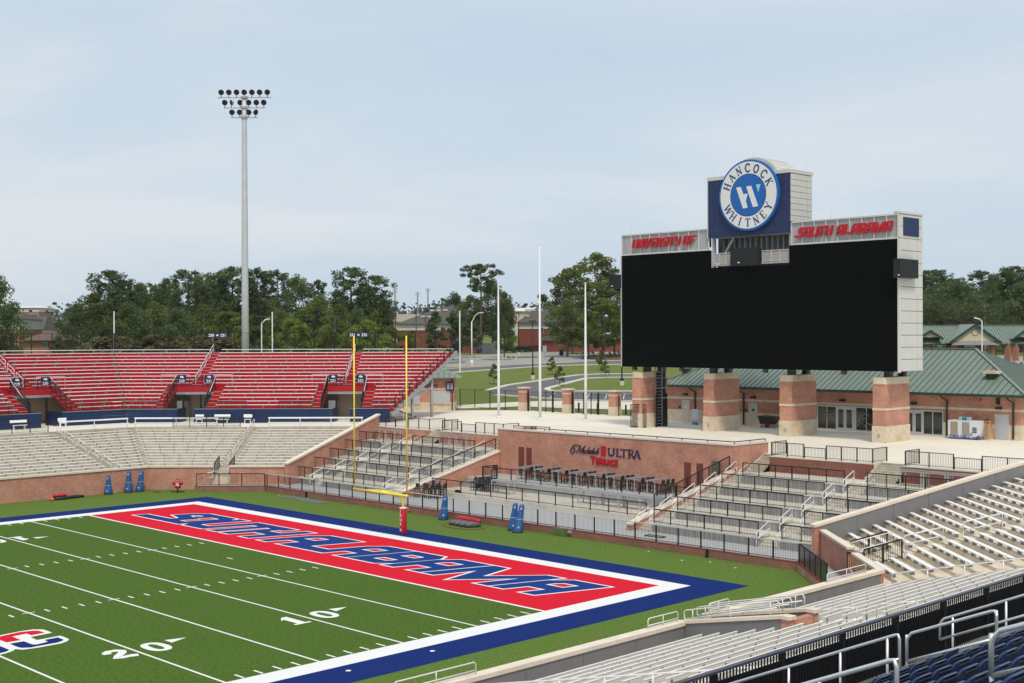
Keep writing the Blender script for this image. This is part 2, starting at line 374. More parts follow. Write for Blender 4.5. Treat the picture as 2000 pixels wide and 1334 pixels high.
word = [('S', -20.75, 3.5), ('O', -18.5, 3.1), ('U', -15.3, 3.2), ('T', -12.0, 3.4), ('H', -9.5, 3.4), ('A', -4.8, 3.2), ('L', -1.55, 2.9), ('A', 1.5, 3.2), ('B', 5.0, 3.3),
        ('A', 8.6, 3.25), ('M', 12.2, 5.3), ('A', 17.95, 3.25)]
LBLUE = mat('letter_blue', (.014, .042, .19), .95, vary=.15, scale=30, spec=.06)
for ch, x0, W in word:
    f = lambda p: (x0-.1+p[0]*1.06+.33*p[1], 2.5+p[1])
    o = sheet('end_zone_letter', [[f(p) for p in q] for q in ital_polys(ch, W, 4.45, 1.0, .16)], .0085, PWHITE)
    sheet('letter_fill', [[f(p) for p in q] for q in ital_polys(ch, W, 4.45, 1.0)], .0125, LBLUE, o)
# ---- the painted emblem beyond the 20-yard line (only its right part is in view)
def em(pts): return [tuple(on_plane(p[0]/13.333, 1220+p[1]/13.333, (0, 0, 1), 0))[:2] for p in pts]
sheet('field_emblem', [em(p) for p in ([(-900, 480), (0, 280), (500, 180), (850, 128), (1120, 128), (1240, 165), (1360, 212), (1200, 245), (790, 325), (0, 500), (-900, 700)],
   [(790, 325), (965, 405), (1570, 290), (1700, 335), (1800, 385), (1760, 430), (1600, 490), (1000, 600), (600, 655), (390, 640), (350, 680), (200, 735), (0, 790), (-900, 980), (-900, 700), (0, 500)])], .006, PWHITE)
sheet('emblem_red', [em([(-900, 500), (0, 310), (500, 200), (850, 160), (1010, 162), (1170, 212), (825, 280), (690, 238), (320, 312), (545, 405), (175, 468), (0, 405), (-900, 600)])], .009, PRED)
sheet('emblem_blue', [em([(250, 500), (620, 436), (840, 518), (950, 520), (1250, 448), (1155, 402), (1510, 335), (1655, 395), (1640, 420), (1500, 470), (1000, 560), (800, 600), (560, 610), (440, 580)]),
   em([(-900, 760), (0, 562), (245, 660), (180, 700), (0, 750), (-900, 940)])], .009, PBLUE)
for y in (-13.75, -9.18): sheet('border_disc', [[(26.45+.12*math.cos(a*PI/6), y+.12*math.sin(a*PI/6)) for a in range(12)]], .008, PWHITE)

# ================================================================== GOAL POST
g = thing('goal_post', 'yellow football goal post with red padded base behind the end zone', 'goal post', (0, 11.2, 0))
pad = MB().lathe([(.245, .02), (.25, .04), (.25, 1.78), (.235, 1.8)], (0, 11.2, 0), 20).build('base_pad', PADR, g, True)
MB().lathe([(.255, 1.74), (.262, 1.76), (.262, 1.82), (.2, 1.83)], (0, 11.2, 0), 20).build('pad_collar', PWHITE, pad, True)
pts = [(0, 11.2, 1.8), (0, 11.2, 2.1)]+[(0, 11.2-1.5*(1-math.cos(a)), 2.1+.93*math.sin(a)) for a in [PI/2*i/6 for i in range(1, 7)]]+[(0, 9.2, 3.03)]
MB().tube(pts, .088, 10).build('gooseneck', YELL, g, True)
MB().tube([(0, 10.0, 3.03), (-.5, 9.5, 3.12), (-1.3, 9.19, 3.1)], .05, 8).build('brace', YELL, g, True)
MB().tube([(-2.98, EY, 3.05), (2.98, EY, 3.05)], .082, 12).build('crossbar', YELL, g, True)
for s in (-1, 1):
    MB().tube([(s*2.86, EY, 3.05), (s*2.86, EY, 13.8)], .052, 10).build('upright', YELL, g, True)
    MB().add([(s*2.86-.06, EY-.05, 13.7), (s*2.86-.1, EY-.12, 13.2), (s*2.86-.14, EY-.1, 12.6), (s*2.86-.05, EY-.06, 12.55), (s*2.86-.02, EY-.06, 13.2)], [(0, 1, 4), (1, 2, 3, 4)]).build('wind_ribbon', LTRED, g)
for i, ch in enumerate('JAGS'):       # pad lettering, curved round the pad and facing the field
    f = lambda x, y, z: V((.256*math.sin(x/.25)*1.0, 11.2-.256*math.cos(x/.25), 1.5-i*.3+y))
    text_mb(ch, .3, f, .012).build('pad_letter', PWHITE, pad)
for k in range(3):
    f = lambda x: V((.257*math.sin(x/.25), 11.2-.257*math.cos(x/.25), 0))
    x0 = -.12+k*.085; h = .09+.055*k
    q = [f(x0), f(x0+.06), f(x0+.02), f(x0-.04)]
    MB().poly([q[0]+V((0, 0, .18)), q[1]+V((0, 0, .18)), q[2]+V((0, 0, .18+h)), q[3]+V((0, 0, .18+h*.9))]).build('pad_mark', PWHITE, pad)

# ================================================================== TRAINING GEAR ON THE TURF
def dummy(x, y, lean, h, label, group):
    t = thing('tackling_dummy', label, 'dummy', (x, y, 0), group)
    top = V((x+lean[0], y+lean[1], h))
    prof = [(.32, .0), (.36, .1), (.36, .28), (.31, .45), (.25, h*.55), (.2, h*.8), (.18, h-.06), (.13, h)]
    mb = MB(); mb.lathe(prof, (0, 0, 0), 18)
    for p in mb.v: p.x += x+lean[0]*p.z/h; p.y += y+lean[1]*p.z/h
    b = mb.build('body', BLUEPAD, t, True)
    mb = MB(); mb.lathe([(.37, 0), (.4, .02), (.38, .09)], (x, y, 0), 18); mb.build('base_ring', DKGREY, t, True)
    mb = MB(); k = .62; mb.lathe([(.285, h*.47), (.287, h*.475), (.283, h*.495)], (x+lean[0]*.48, y+lean[1]*.48, 0), 18); mb.build('strap', mat('strap_grey', (.3, .35, .4), .6), b, True)
    for zz, aa in ((h*.86, -.9), (h*.2, -.8)):
        r = .225 if zz > 1 else .405; c = V((x+lean[0]*zz/h+r*math.cos(aa), y+lean[1]*zz/h+r*math.sin(aa), zz))
        MB().box(c.x-.04, c.x+.04, c.y-.04, c.y+.04, c.z-.05, c.z+.05).build('label_patch', PWHITE, b)
lb = 'blue cone shaped tackling dummy standing alone against the tall brick wall'
dummy(-35.6, 7.3, (-.05, .05), 1.65, lb, 'blue tackling dummies')
dummy(-35.6, 9.2, (-.05, .12), 1.87, 'upright one of two blue tackling dummies side by side against the tall brick wall', 'blue tackling dummies')
dummy(-35.5, 10.2, (.05, .25), 1.87, 'leaning one of two blue tackling dummies side by side against the tall brick wall', 'blue tackling dummies')
dummy(-3.0, 17.6, (.02, .2), 1.8, 'single blue tackling dummy leaning on the terrace railing', 'blue tackling dummies')
dummy(4.5, 17.5, (.05, .25), 1.9, 'farther one of the paired blue tackling dummies at the terrace railing', 'blue tackling dummies')
dummy(5.4, 17.1, (-.05, .5), 1.9, 'nearer leaning one of the paired blue tackling dummies at the terrace railing', 'blue tackling dummies')
# padded player-shaped dummy on a wheeled stand
px, py = -32.5, 12.3
t = thing('player_dummy', 'red padded player dummy numbered 70 on a wheeled stand by the brick wall', 'dummy', (px, py, 0))
e_ = V((.7071, .7071, 0)); f_ = V((.7071, -.7071, 0))     # e_ along its shoulders, f_ towards the camera
def loc(a, b, z): return V((px, py, 0))+(e_*a+f_*b+V((0, 0, z)))*.74
mb = MB()
secs = [(.36, .14, .5), (.38, .16, .7), (.4, .18, .95), (.43, .19, 1.15), (.3, .15, 1.32)]
for wd, dp, z in secs: mb.v += [loc(wd*math.cos(a), dp*math.sin(a), z) for a in [2*PI*i/12 for i in range(12)]]
for i in range(4): mb.f += [(i*12+k, i*12+(k+1) % 12, i*12+12+(k+1) % 12, i*12+12+k) for k in range(12)]
mb.f += [tuple(range(12))[::-1], tuple(48+k for k in range(12))]
body = mb.build('torso', PADR, t, True)
for s in (-1, 1): MB().tube([loc(s*.3, 0, 1.16), loc(s*.48, .03, 1.1), loc(s*.6, .05, 1.06)], [.16, .15, .13], 10).build('arm', PADR, t, True)
hd = MB(); hd.lathe([(r_*.74, z_*.74) for r_, z_ in ((.06, 1.28), (.15, 1.33), (.18, 1.45), (.16, 1.58), (.08, 1.66), (.01, 1.68))], (px, py, 0), 14); hd = hd.build('helmet', PADR, t, True)
MB().tube([loc(-.12, .13, 1.42), loc(0, .2, 1.42), loc(.12, .13, 1.42)], .02, 6).build('face_guard', PWHITE, hd)
text_mb('70', .42, lambda x, y, z: loc(x, .205, .78+y), .02).build('number', PWHITE, body)
text_mb('SOUTH', .1, lambda x, y, z: loc(x, .2, 1.16+y), .004).build('name_strip', PWHITE, body)
MB().tube([loc(0, 0, .5), loc(0, 0, .12)], .06, 8).build('post', DKGREY, t)
base = MB(); base.beam(loc(-.75, 0, .12), loc(.75, 0, .12), .08, .07); base.beam(loc(0, -.5, .12), loc(0, .5, .12), .08, .07); base.build('stand', DKGREY, t)
for a, b in ((-.75, 0), (.75, 0), (0, .5), (0, -.5)):
    c = loc(a, b, .08); MB().tube([c-e_*.03, c+e_*.03], .08, 10).build('wheel', DKGREY, t)
def bag_pile(name, c, items, label, ang=.3):
    t = thing(name, label, 'bags', (c[0], c[1], 0))
    for (dx, dy, ln, r, a, z, m, nm) in items:
        d = V((math.cos(a), math.sin(a), 0)); o = V((c[0]+dx, c[1]+dy, z))
        MB().tube([o-d*ln/2, o-d*ln*.42, o, o+d*ln*.42, o+d*ln/2], [r*.6, r, r*1.05, r, r*.6], 9).build(nm, m, t, True)
GREYB = mat('grey_vinyl', (.1, .1, .12), .5)
bag_pile('training_bags', (-35.3, 2.5), [(-.1, .3, 1.2, .14, 1.5, .14, DKGREY, 'bag'), (.1, 1.2, 1.1, .14, 1.65, .14, DKGREY, 'bag'), (.25, .2, 1.0, .13, 1.4, .13, DKGREY, 'bag'), (.0, 1.9, 1.0, .13, 1.5, .12, DKGREY, 'bag'),
   (.05, .0, .7, .14, 1.2, .38, PADR, 'red_bag'), (.1, .5, .6, .13, 1.8, .36, PADR, 'red_bag'), (.3, -.6, .4, .12, .8, .12, mat('orange', (.7, .12, .02), .5), 'orange_bag')], 'heap of black bags with red pads on top at the foot of the brick wall')
bag_pile('pad_stack', (.7, 16.5), [(-1.0, .1, 1.3, .2, 1.2, .18, GREYB, 'grey_bag'), (-.4, .05, 1.3, .2, 1.2, .18, GREYB, 'grey_bag'), (.2, 0, 1.3, .2, 1.2, .18, GREYB, 'grey_bag'), (.75, 0, 1.2, .2, 1.2, .18, GREYB, 'grey_bag'),
   (-.9, .5, .9, .16, .2, .42, PADR, 'red_bag'), (.0, .5, .9, .16, .1, .42, PADR, 'red_bag'), (.7, .45, .8, .15, -.1, .42, PADR, 'red_bag')], 'row of grey vinyl blocking bags with red pads lying on the turf')
mb = MB(); mb.tube([(.7+1.9*math.cos(a), 16.3+1.1*math.sin(a), .03) for a in [PI*.9+PI*1.25*i/14 for i in range(15)]], .025, 6)
solo('red_hose', mb, mat('hose_red', (.3, .03, .02), .5), 'thin red cord curled on the turf round the grey blocking bags', 'cord')
for i, (x, y, a, lab) in enumerate(((-21.6, 17.2, .05, 'flat grey mat lying at the foot of the terrace wall left of the goal post'), (-18.6, 16.9, -.03, 'two flat grey strips stacked on the turf below the terrace wall'))):
    t = thing('ground_mat', lab, 'mat', (x, y, 0))
    for k in range(2): 
        fr = lambda u, v: (x+u*math.cos(a)-v*math.sin(a), y+u*math.sin(a)+v*math.cos(a))
        MB().obox(fr, -1.7+k*.4, 1.5+k*.3, -.42+k*.35, -.1+k*.35, .005, .05+k*.03).build('strip', mat('mat_grey', (.16, .165, .17), .8), t)
for x, y, lab in ((-34.1, 11.2, 'dark round drain cover in the turf left of the red player dummy'),):
    solo('drain_cover', MB().lathe([(.34, 0), (.36, .012), (.3, .015)], (x, y, .002), 16), DKGREY, lab, 'drain cover')
# ================================================================== BOWL FRAMES
K = .70711
def FR(O, e, f): return lambda u, t: (O[0]+e[0]*u+f[0]*t, O[1]+e[1]*u+f[1]*t)
LD = FR((-36.2, 11.6), (K, K), (-K, K)); LS = FR((-36.2, 11.6), (0, 1), (-1, 0))
RD = FR((36.2, 11.6), (-K, K), (K, K)); RS = FR((36.2, 11.6), (0, 1), (1, 0))
ZP = 4.7
def p3(fr, u, t, z): x, y = fr(u, t); return V((x, y, z))
def slab(mb, fr, ua, ub, t0, t1, z0, z1):
    c = [fr(ua(t0), t0), fr(ub(t0), t0), fr(ub(t1), t1), fr(ua(t1), t1)]
    a = sum(c[i][0]*c[(i+1) % 4][1]-c[(i+1) % 4][0]*c[i][1] for i in range(4))
    return mb.prism(c if a > 0 else c[::-1], z0, z1)
def line_wall(name, label, a, b, th, z0, z1, m=BRICK, cop=.16, over=.06, z1b=None, group=None, stones=2.6, cap=None, cat='wall'):
    """wall standing on the line a-b (thickness to the left of a->b), cast-stone coping cut into stones"""
    a, b = V((a[0], a[1], 0)), V((b[0], b[1], 0)); d = (b-a); Ln = d.length; d.normalize(); n = V((-d.y, d.x, 0)); zb = z1 if z1b is None else z1b
    t = thing(name, label, cat, (a.x, a.y, z0), group)
    q = [a, b, b+n*th, a+n*th]
    MB().hexa([p+V((0, 0, z0)) for p in q], [q[0]+V((0, 0, z1)), q[1]+V((0, 0, zb)), q[2]+V((0, 0, zb)), q[3]+V((0, 0, z1))]).build('brickwork', m, t)
    if cop:
        k = max(1, round(Ln/stones))
        for i in range(k):
            s0, s1 = Ln*i/k+(.006 if i else -over), Ln*(i+1)/k-(.006 if i < k-1 else -over)
            h0, h1 = z1+(zb-z1)*max(0, s0)/Ln, z1+(zb-z1)*min(Ln, s1)/Ln
            c = [a+d*s0-n*over, a+d*s1-n*over, a+d*s1+n*(th+over), a+d*s0+n*(th+over)]
            MB().hexa([c[0]+V((0, 0, h0+.003)), c[1]+V((0, 0, h1+.003)), c[2]+V((0, 0, h1+.003)), c[3]+V((0, 0, h0+.003))],
                      [c[0]+V((0, 0, h0+cop)), c[1]+V((0, 0, h1+cop)), c[2]+V((0, 0, h1+cop)), c[3]+V((0, 0, h0+cop))]).build('coping_stone', cap or COPING, t)
    return t
POSTC = {}
def post_mesh(h, wd=.05, m=None):
    k = (round(h, 3), wd, (m or BLACK).name)
    if k not in POSTC: POSTC[k] = MB().box(-wd/2, wd/2, -wd/2, wd/2, 0, h).mesh('post', m or BLACK)
    return POSTC[k]
def railing(label, pts, h=.95, group=None, m=None, cat='railing', picket=.115, postsp=1.45, name='railing', toe=.1, pr=.0115, top=.08, wd=.065, posts=True, topm=None):
    """black picket railing along a 3-D polyline of its feet"""
    m = m or BLACK; P = [V(p) for p in pts]; t = thing(name, label, cat, P[0], group); pk = MB(); tr = MB(); br = MB()
    for a, b in zip(P, P[1:]):
        d = b-a; Lh = math.hypot(d.x, d.y); n = max(1, round(Lh/postsp)); up = V((0, 0, 1)); rz = math.atan2(d.y, d.x)
        tr.beam(a+up*h, b+up*h, top, top*.8); br.beam(a+up*toe, b+up*toe, .035, .035)
        if posts:
            for i in range(n+1):
                if i == 0 and a is not P[0]: continue
                inst(post_mesh(h+.02, wd, m), 'post', t, a+d*(i/n)-up*.02, rz)
        if picket:
            k = max(2, round(Lh/picket))
            for i in range(1, k):
                c = a+d*(i/k); pk.tube([c+up*toe, c+up*(h-.01)], pr, 4, False)
    tr.build('top_rail', topm or m, t); br.build('bottom_rail', m, t)
    if picket: pk.build('pickets', m, t, stuff=True)
    return t
def bent_rail(label, pts, r=.022, lower=None, posts=(), group=None, m=None, cat='handrail', name='handrail', n=8, drop=.45):
    """tubular handrail: pts is the top line; `posts` are (point, foot z)"""
    P = [V(p) for p in pts]; t = thing(name, label, cat, (P[0].x, P[0].y, min([z for _, z in posts] or [P[0].z])), group); m = m or RAILS
    MB().tube(P, r, n).build('top_rail', m, t, True)
    if lower: MB().tube([V(p) for p in lower], r, n).build('lower_rail', m, t, True)
    for p, z in posts: p = V(p); MB().tube([(p.x, p.y, z), (p.x, p.y, p.z-r*.3)], r*.9, n).build('post', m, t, True)
    return t
def sloped_rail(label, a, b, za, zb, h=.9, r=.03, group=None, m=None, curl=.18, nposts=2, name='handrail'):
    """stair handrail from a to b (plan points, floor heights za, zb) with bent-down ends and a lower rail"""
    a = V((a[0], a[1], za)); b = V((b[0], b[1], zb)); d = b-a; up = V((0, 0, h)); dh = V((d.x, d.y, 0)).normalized()
    sl = d/max(.01, math.hypot(d.x, d.y)); c = curl
    top = [a+V((0, 0, h*.45)), a+V((0, 0, h-.08)), a+up+sl*.08, b+up-sl*.08, b+V((0, 0, h-.08)), b+V((0, 0, h*.45))]
    low = [a+V((0, 0, h*.5)), b+V((0, 0, h*.5))]
    ps = [(a+V((0, 0, h*.5)), za), (b+V((0, 0, h*.5)), zb)]
    for i in range(1, nposts-1):
        q = a+d*(i/(nposts-1)); ps.append((q+up, q.z))
    return bent_rail(label, top, r, low, ps, group, m, name=name)

# ================================================================== FIELD WALLS
line_wall('brick_wall', 'tall red brick wall with pale coping along the far sideline below cream bleachers', LS(-45, -.02), LS(0, -.02), .35, 0, 2.0, over=.08)
line_wall('brick_wall', 'angled red brick wall with pale coping behind the red player dummy', LD(0, -.02), LD(5.7, -.02), .35, 0, 2.0, over=.08)
line_wall('brick_wall', 'red brick wall with pale coping between the field stairs and the sloped brick wall', LD(7.3, -.02), LD(12.2, -.02), .35, .3, 2.0, over=.08)
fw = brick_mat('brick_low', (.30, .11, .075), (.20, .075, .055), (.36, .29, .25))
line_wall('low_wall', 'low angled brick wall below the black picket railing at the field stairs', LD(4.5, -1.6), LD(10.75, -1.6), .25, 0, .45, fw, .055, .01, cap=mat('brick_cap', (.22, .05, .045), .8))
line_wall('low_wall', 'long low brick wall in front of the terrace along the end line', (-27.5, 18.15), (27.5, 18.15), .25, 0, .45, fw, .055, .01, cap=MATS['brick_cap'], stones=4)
line_wall('low_wall', 'low angled brick wall carrying the dark glazed railing at the field corner', RD(10.75, -1.6), RD(3.4, -1.6), .25, 0, .45, BRICK, .055, .01, cap=MATS['brick_cap'])
struct('walkway', MB().prism([LD(4.5, -1.38), LD(10.75, -1.38), RD(10.75, -1.38), RD(3.2, -1.38), RD(3.2, .3), RD(11.8, .3), (28.4, 24.5), (-28.4, 24.5), LD(12.2, .3), LD(4.5, .3)], .2, .498), WALK)
# front wall of the right corner stand, with the stair opening between its two pieces
line_wall('brick_wall', 'brick wall with cream coping at the corner, ending at the gate', RD(11.74, -.02), RD(5.5, -.02), .3, .49, 2.15, BRICK, .13)
line_wall('brick_wall', 'short brick wall with cream coping between the gate and the near sideline wall', RD(4.6, -.02), RD(-.15, -.02), .3, .49, 2.0, BRICK, .13)
SW1 = line_wall('sideline_wall', 'near sideline wall with pink cream coping and grey metal panels facing the bleachers', (36.3, 11.4), (36.3, -2.75), .28, 0, 1.98, BRICK, .16, .1, stones=3.0)
SW2 = line_wall('sideline_wall', 'near sideline wall with cream coping and grey panels left of the brick stub walls', (36.3, -4.5), (36.3, -40), .28, 0, 1.98, BRICK, .16, .1, stones=3.0)
for y0, y1, n in ((11.2, -2.7, 5), (-4.55, -38, 11)):
    for i in range(n):
        a_, b_ = y0+(y1-y0)*i/n, y0+(y1-y0)*(i+1)/n
        MB().box(36.60, 36.63, b_+.012, a_-.012, 1.13, 1.975).build('metal_panel', GREYP, SW1 if y0 > 0 else SW2)
# stair walls through the near sideline stand
for y, lab in ((-4.5, 'sloping entry wall with brick end pier, on the far side of the stand stairs from the corner'), (-2.75, 'sloping entry wall with brick end pier nearest the corner gate')):
    t = line_wall('entry_wall', lab, (36.3, y), (41.2, y), .3, .3, 1.98, GREYP, .13, .06, z1b=2.98)
    MB().hexa([(41.2, y-.01, .3), (41.55, y-.01, .3), (41.55, y+.31, .3), (41.2, y+.31, .3)], [(41.2, y-.01, 2.97), (41.55, y-.01, 2.97), (41.55, y+.31, 2.97), (41.2, y+.31, 2.97)]).build('end_pier', BRICK, t)
    MB().box(41.15, 41.62, y-.08, y+.38, 2.97, 3.1).build('pier_cap', COPING, t)
MBb = MB().box(41.25, 41.5, -4.2, -2.76, 1.2, 2.9)
solo('brick_back_wall', MBb, BRICK, 'small red brick wall closing the entry between the two sloping walls', 'wall')

# ================================================================== LOWER BLEACHERS
def bleacher(name, label, fr, blocks, rows, t_first, z_first, ua, ub, run=.84, rise=.193, m=CONC, br_each=False, br_sp=1.45, aisles=(), back=False, brm=None, seatw=.26):
    """concrete stepped stand: `ua/ub` bound the concrete, `blocks(k,t)` lists bench spans; benches carry their brackets"""
    x, y = fr(0, 0); t = thing(name, label, 'bleachers', (x, y, 0)); brm = brm or CONC
    bm_ = {}
    for k in rows:
        tt = t_first+run*k; zs = z_first+rise*k; zt = zs-.24; t0 = tt-.13
        mb = MB(); slab(mb, fr, ua, ub, t0, t0+run+.02, zt-.45, zt-.002*(k % 2)); st = mb.build('step', m, t)
        for (a0, a1) in aisles:
            mb = MB(); slab(mb, fr, lambda q: a0, lambda q: a1, t0-run*.45, t0-.004, zt-.4, zt-rise*.5); mb.build('half_step', m, t)
        for (u0, u1) in blocks(k, tt):
            mb = MB(); mb.obox(fr, u0, u1, tt-seatw/2, tt+seatw/2, zs-.045, zs); b = mb.build('bench', ALU, t)
            n = max(2, round((u1-u0)/br_sp)); us = [u0+.25+(u1-u0-.5)*i/n for i in range(n+1)]
            if back:
                MB().obox(fr, u0, u1, tt+.235, tt+.265, zs+.13, zs+.36).build('backrest', ALUB, b)
                MB().obox(fr, u0, u1, tt+.225, tt+.28, zs+.36, zs+.385).build('backrest_cap', ALU, b)
            if br_each:
                for q in us:
                    if ('b', back) not in bm_:
                        bb = MB()
                        if back: bb.box(-.02, .02, .27, .30, -.2, .3); bb.box(.035, .05, .27, .29, -.2, .3); bb.box(-.03, .03, -.1, .3, -.2, -.05)
                        else: bb.box(-.06, .06, -.1, .1, -.235, -.05)
                        bm_[('b', back)] = bb.mesh('bracket', brm)
                    x0, y0 = fr(q, tt); x1, y1 = fr(q, tt+1); x2, y2 = fr(q+1, tt)
                    inst(bm_[('b', back)], 'bracket', b, (x0, y0, zs), math.atan2(y1-y0, x1-x0)-PI/2)
            else:
                mb = MB()
                for q in us: mb.obox(fr, q-.05, q+.05, tt-.1, tt+.1, zs-.24, zs-.046)
                mb.build('brackets', mat('bracket_pale', (.42, .38, .31), .7), b, stuff=True)
    return t
# far side
bleacher('lower_bleachers', 'cream concrete bleachers with white benches above the far sideline wall', LS,
         lambda k, t: [(-28, -3.0), (-1.8, .414*t-.25)], range(0, 16), 1.05, 1.78, lambda t: -34, lambda t: .414*t, aisles=((-2.9, -1.9),))
bleacher('lower_bleachers', 'cream concrete bleachers with white benches between the fold and the sloped brick wall', LD,
         lambda k, t: [(-.414*t+.25, 5.9 if k > 1 else 5.2), (7.1 if k > 1 else 7.8, 12.15+.414*t-.4)], range(0, 16), 1.05, 1.78, lambda t: -.414*t, lambda t: 12.2+.414*t, aisles=((6.0, 7.0),))
MB_ = MB(); slab(MB_, LS, lambda t: -34, lambda t: .414*t, .3, .93, .6, 1.34); o = struct('foot_deck', MB_, CONC)
MB_ = MB(); slab(MB_, LD, lambda t: -.414*t, lambda t: 5.75, .3, .93, .6, 1.34); struct('foot_deck', MB_, CONC)
MB_ = MB(); slab(MB_, LD, lambda t: 7.3, lambda t: 12.2+.414*t, .3, .93, .6, 1.34); struct('foot_deck', MB_, CONC)
# right corner
blk = lambda k, t: ([(7.0, 11.62+.414*t), (-.414*t+1.0, 4.05)] if k < 3 else [(5.95, 11.62+.414*t), (-.414*t+1.0, 4.95)])
bleacher('corner_bleachers', 'tan concrete corner bleachers with white aluminium benches beside the grey metal wall', RD, blk, range(0, 17), 1.05, 1.78,
         lambda t: -.414*t, lambda t: 11.74+.414*t, br_each=True, m=CONCT, br_sp=1.25, aisles=((5.0, 5.9),), brm=CONCG)
MB_ = MB(); slab(MB_, RD, lambda t: -.414*t, lambda t: 11.74+.414*t, .28, .93, .6, 1.34); struct('foot_deck', MB_, CONCT)
mb = MB()                                                     # grey faces of the corner risers
# near sideline, benches with backs
def nb(k, t):
    if k < 5: return [(-30, -16.65), (-14.35, -2.35)]
    return [(-30, -28.9), (-27.4, -16.0), (-14.6, -2.35)]
near = bleacher('sideline_bleachers', 'near sideline bleachers of pale benches with backrests behind the black fence', RS, nb, range(0, 18), 1.43, 1.55, lambda t: -40, lambda t: .414*t, rise=.2,
         br_each=True, back=True, m=CONCT, br_sp=1.5, aisles=((-15.9, -14.7), (-28.8, -27.5), (-2.2, -.9)), brm=BRKT, seatw=.3)
MB_ = MB(); slab(MB_, RS, lambda t: -40, lambda t: .414*t, .42, 1.28, .5, 1.12); struct('foot_deck', MB_, CONCT)

# ---- dividing walls
def rad_wall(name, label, a, b, za, zb, m, mback, th, flip):
    t = line_wall(name, label, a, b, th, .3, za, m, .16, .08, z1b=zb, stones=3)
    return t
gwall = line_wall('dividing_wall', 'sloping wall faced with grey metal panels under cream coping beside the corner bleachers', (27.75, 19.55), (33.95, 34.6), .35, .3, 2.42, BRICK, .16, .08, z1b=5.55, stones=3.2)
a, b = V((27.75, 19.55, 0)), V((33.95, 34.6, 0)); d = b-a; Ln = d.length; d.normalize(); nn = V((d.y, -d.x, 0))
k = 6
for i in range(k):
    s0, s1 = .35+(Ln-.35)*i/k+.012, .35+(Ln-.35)*(i+1)/k-.012; z0, z1 = 2.42+3.13*s0/Ln, 2.42+3.13*s1/Ln
    q = [a+d*s0+nn*.005, a+d*s0+nn*.035, a+d*s1+nn*.035, a+d*s1+nn*.005]
    MB().hexa([q[0]+V((0, 0, .6)), q[3]+V((0, 0, .6)), q[2]+V((0, 0, .6)), q[1]+V((0, 0, .6))], [q[0]+V((0, 0, z0)), q[3]+V((0, 0, z1)), q[2]+V((0, 0, z1)), q[1]+V((0, 0, z0))]).build('metal_panel', GREYP, gwall)
line_wall('dividing_wall', 'sloping red brick wall with cream coping between cream bleachers and the terrace', (-33.3, 35.4), (-26.75, 19.7), .35, .3, 5.75, BRICK, .16, .08, z1b=2.35, stones=3.2)

# ---- concourse and plaza
struct('plaza', MB().prism([(-12.5, 33.1), (12.5, 33.1), (12.5, 37.0), (12.8, 37.0), (12.8, 36.4), (14.2, 36.4), (14.2, 35.4), (22.6, 35.4), (22.6, 36.4), (25.0, 36.4), (25.0, 35.4), (34.6, 35.4), RD(18, 15.2), RD(-6.2, 15.2), (70, 17), (90, 17), (90, 78), (-18, 78), (-18, 65.0), (-56, 65.0), (-64, 62), LD(-2, 46), LS(-40, 46), LS(-40, 13.6),
   LS(.414*13.6, 13.6), LD(12.2+.414*13.6, 13.6), (-33.5, 35.4), (-25.0, 35.4), (-25.0, 36.4), (-23.2, 36.4), (-23.2, 35.4), (-14.2, 35.4), (-14.2, 36.4), (-12.8, 36.4), (-12.8, 37.0), (-12.5, 37.0)][::-1][::-1], 4.3, ZP), PLAZA)
for fr, u0, u1, lab in ((LS, -3, 5.6, 'a'), (LD, -5.6, 17.8, 'b')):
    pass
# ================================================================== HANDRAILS OF THE LOWER BLEACHERS
def aisle_rails(fr, u, t0, z0, slope, segs, label, group, r=.032, m=None, nposts=2):
    for (s0, s1) in segs:
        a, b = fr(u, s0), fr(u, s1); sloped_rail(label, a, b, z0+slope*(s0-t0), z0+slope*(s1-t0), .92, r, group, m or RAILW, nposts=nposts)
SL = .193/.84
aisle_rails(LS, -2.4, 1, 1.45, SL, [(.6, 1.9), (2.6, 4.4), (5.1, 6.9), (7.6, 9.4), (10.1, 11.9), (12.3, 13.6)], 'white stair handrail in the left aisle of the cream bleachers', 'rails in the left cream aisle')
aisle_rails(LD, 6.5, 1, 1.45, SL, [(2.4, 3.9), (4.5, 6.2), (6.8, 8.4), (9.0, 10.6), (11.2, 12.6), (13.2, 14.4)], 'white stair handrail in the aisle above the field stairs', 'rails in the middle cream aisle')
aisle_rails(RD, 5.45, 1, 1.5, SL, [(3.0, 5.1), (6.2, 8.3), (9.4, 11.5), (12.6, 14.4)], 'white stair handrail in the aisle of the tan corner bleachers', 'rails in the corner aisle')
aisle_rails(RS, -2.0, 1.7, 1.42, .238, [(1.9, 14.5)], 'long white handrail between corner bleachers and sideline bleachers', None, nposts=8)
aisle_rails(RS, -15.25, 1.7, 1.35, .238, [(6.1, 7.7), (8.5, 10.1), (11, 12.6)], 'white handrail frame in the sideline aisle above the entry walls', 'rails in the sideline aisle', .022)
aisle_rails(RS, -28.1, 1.7, 1.28, .238, [(1.0, 12.2)], 'long white handrail rising through the sideline bleachers left of the entry', None, nposts=7)
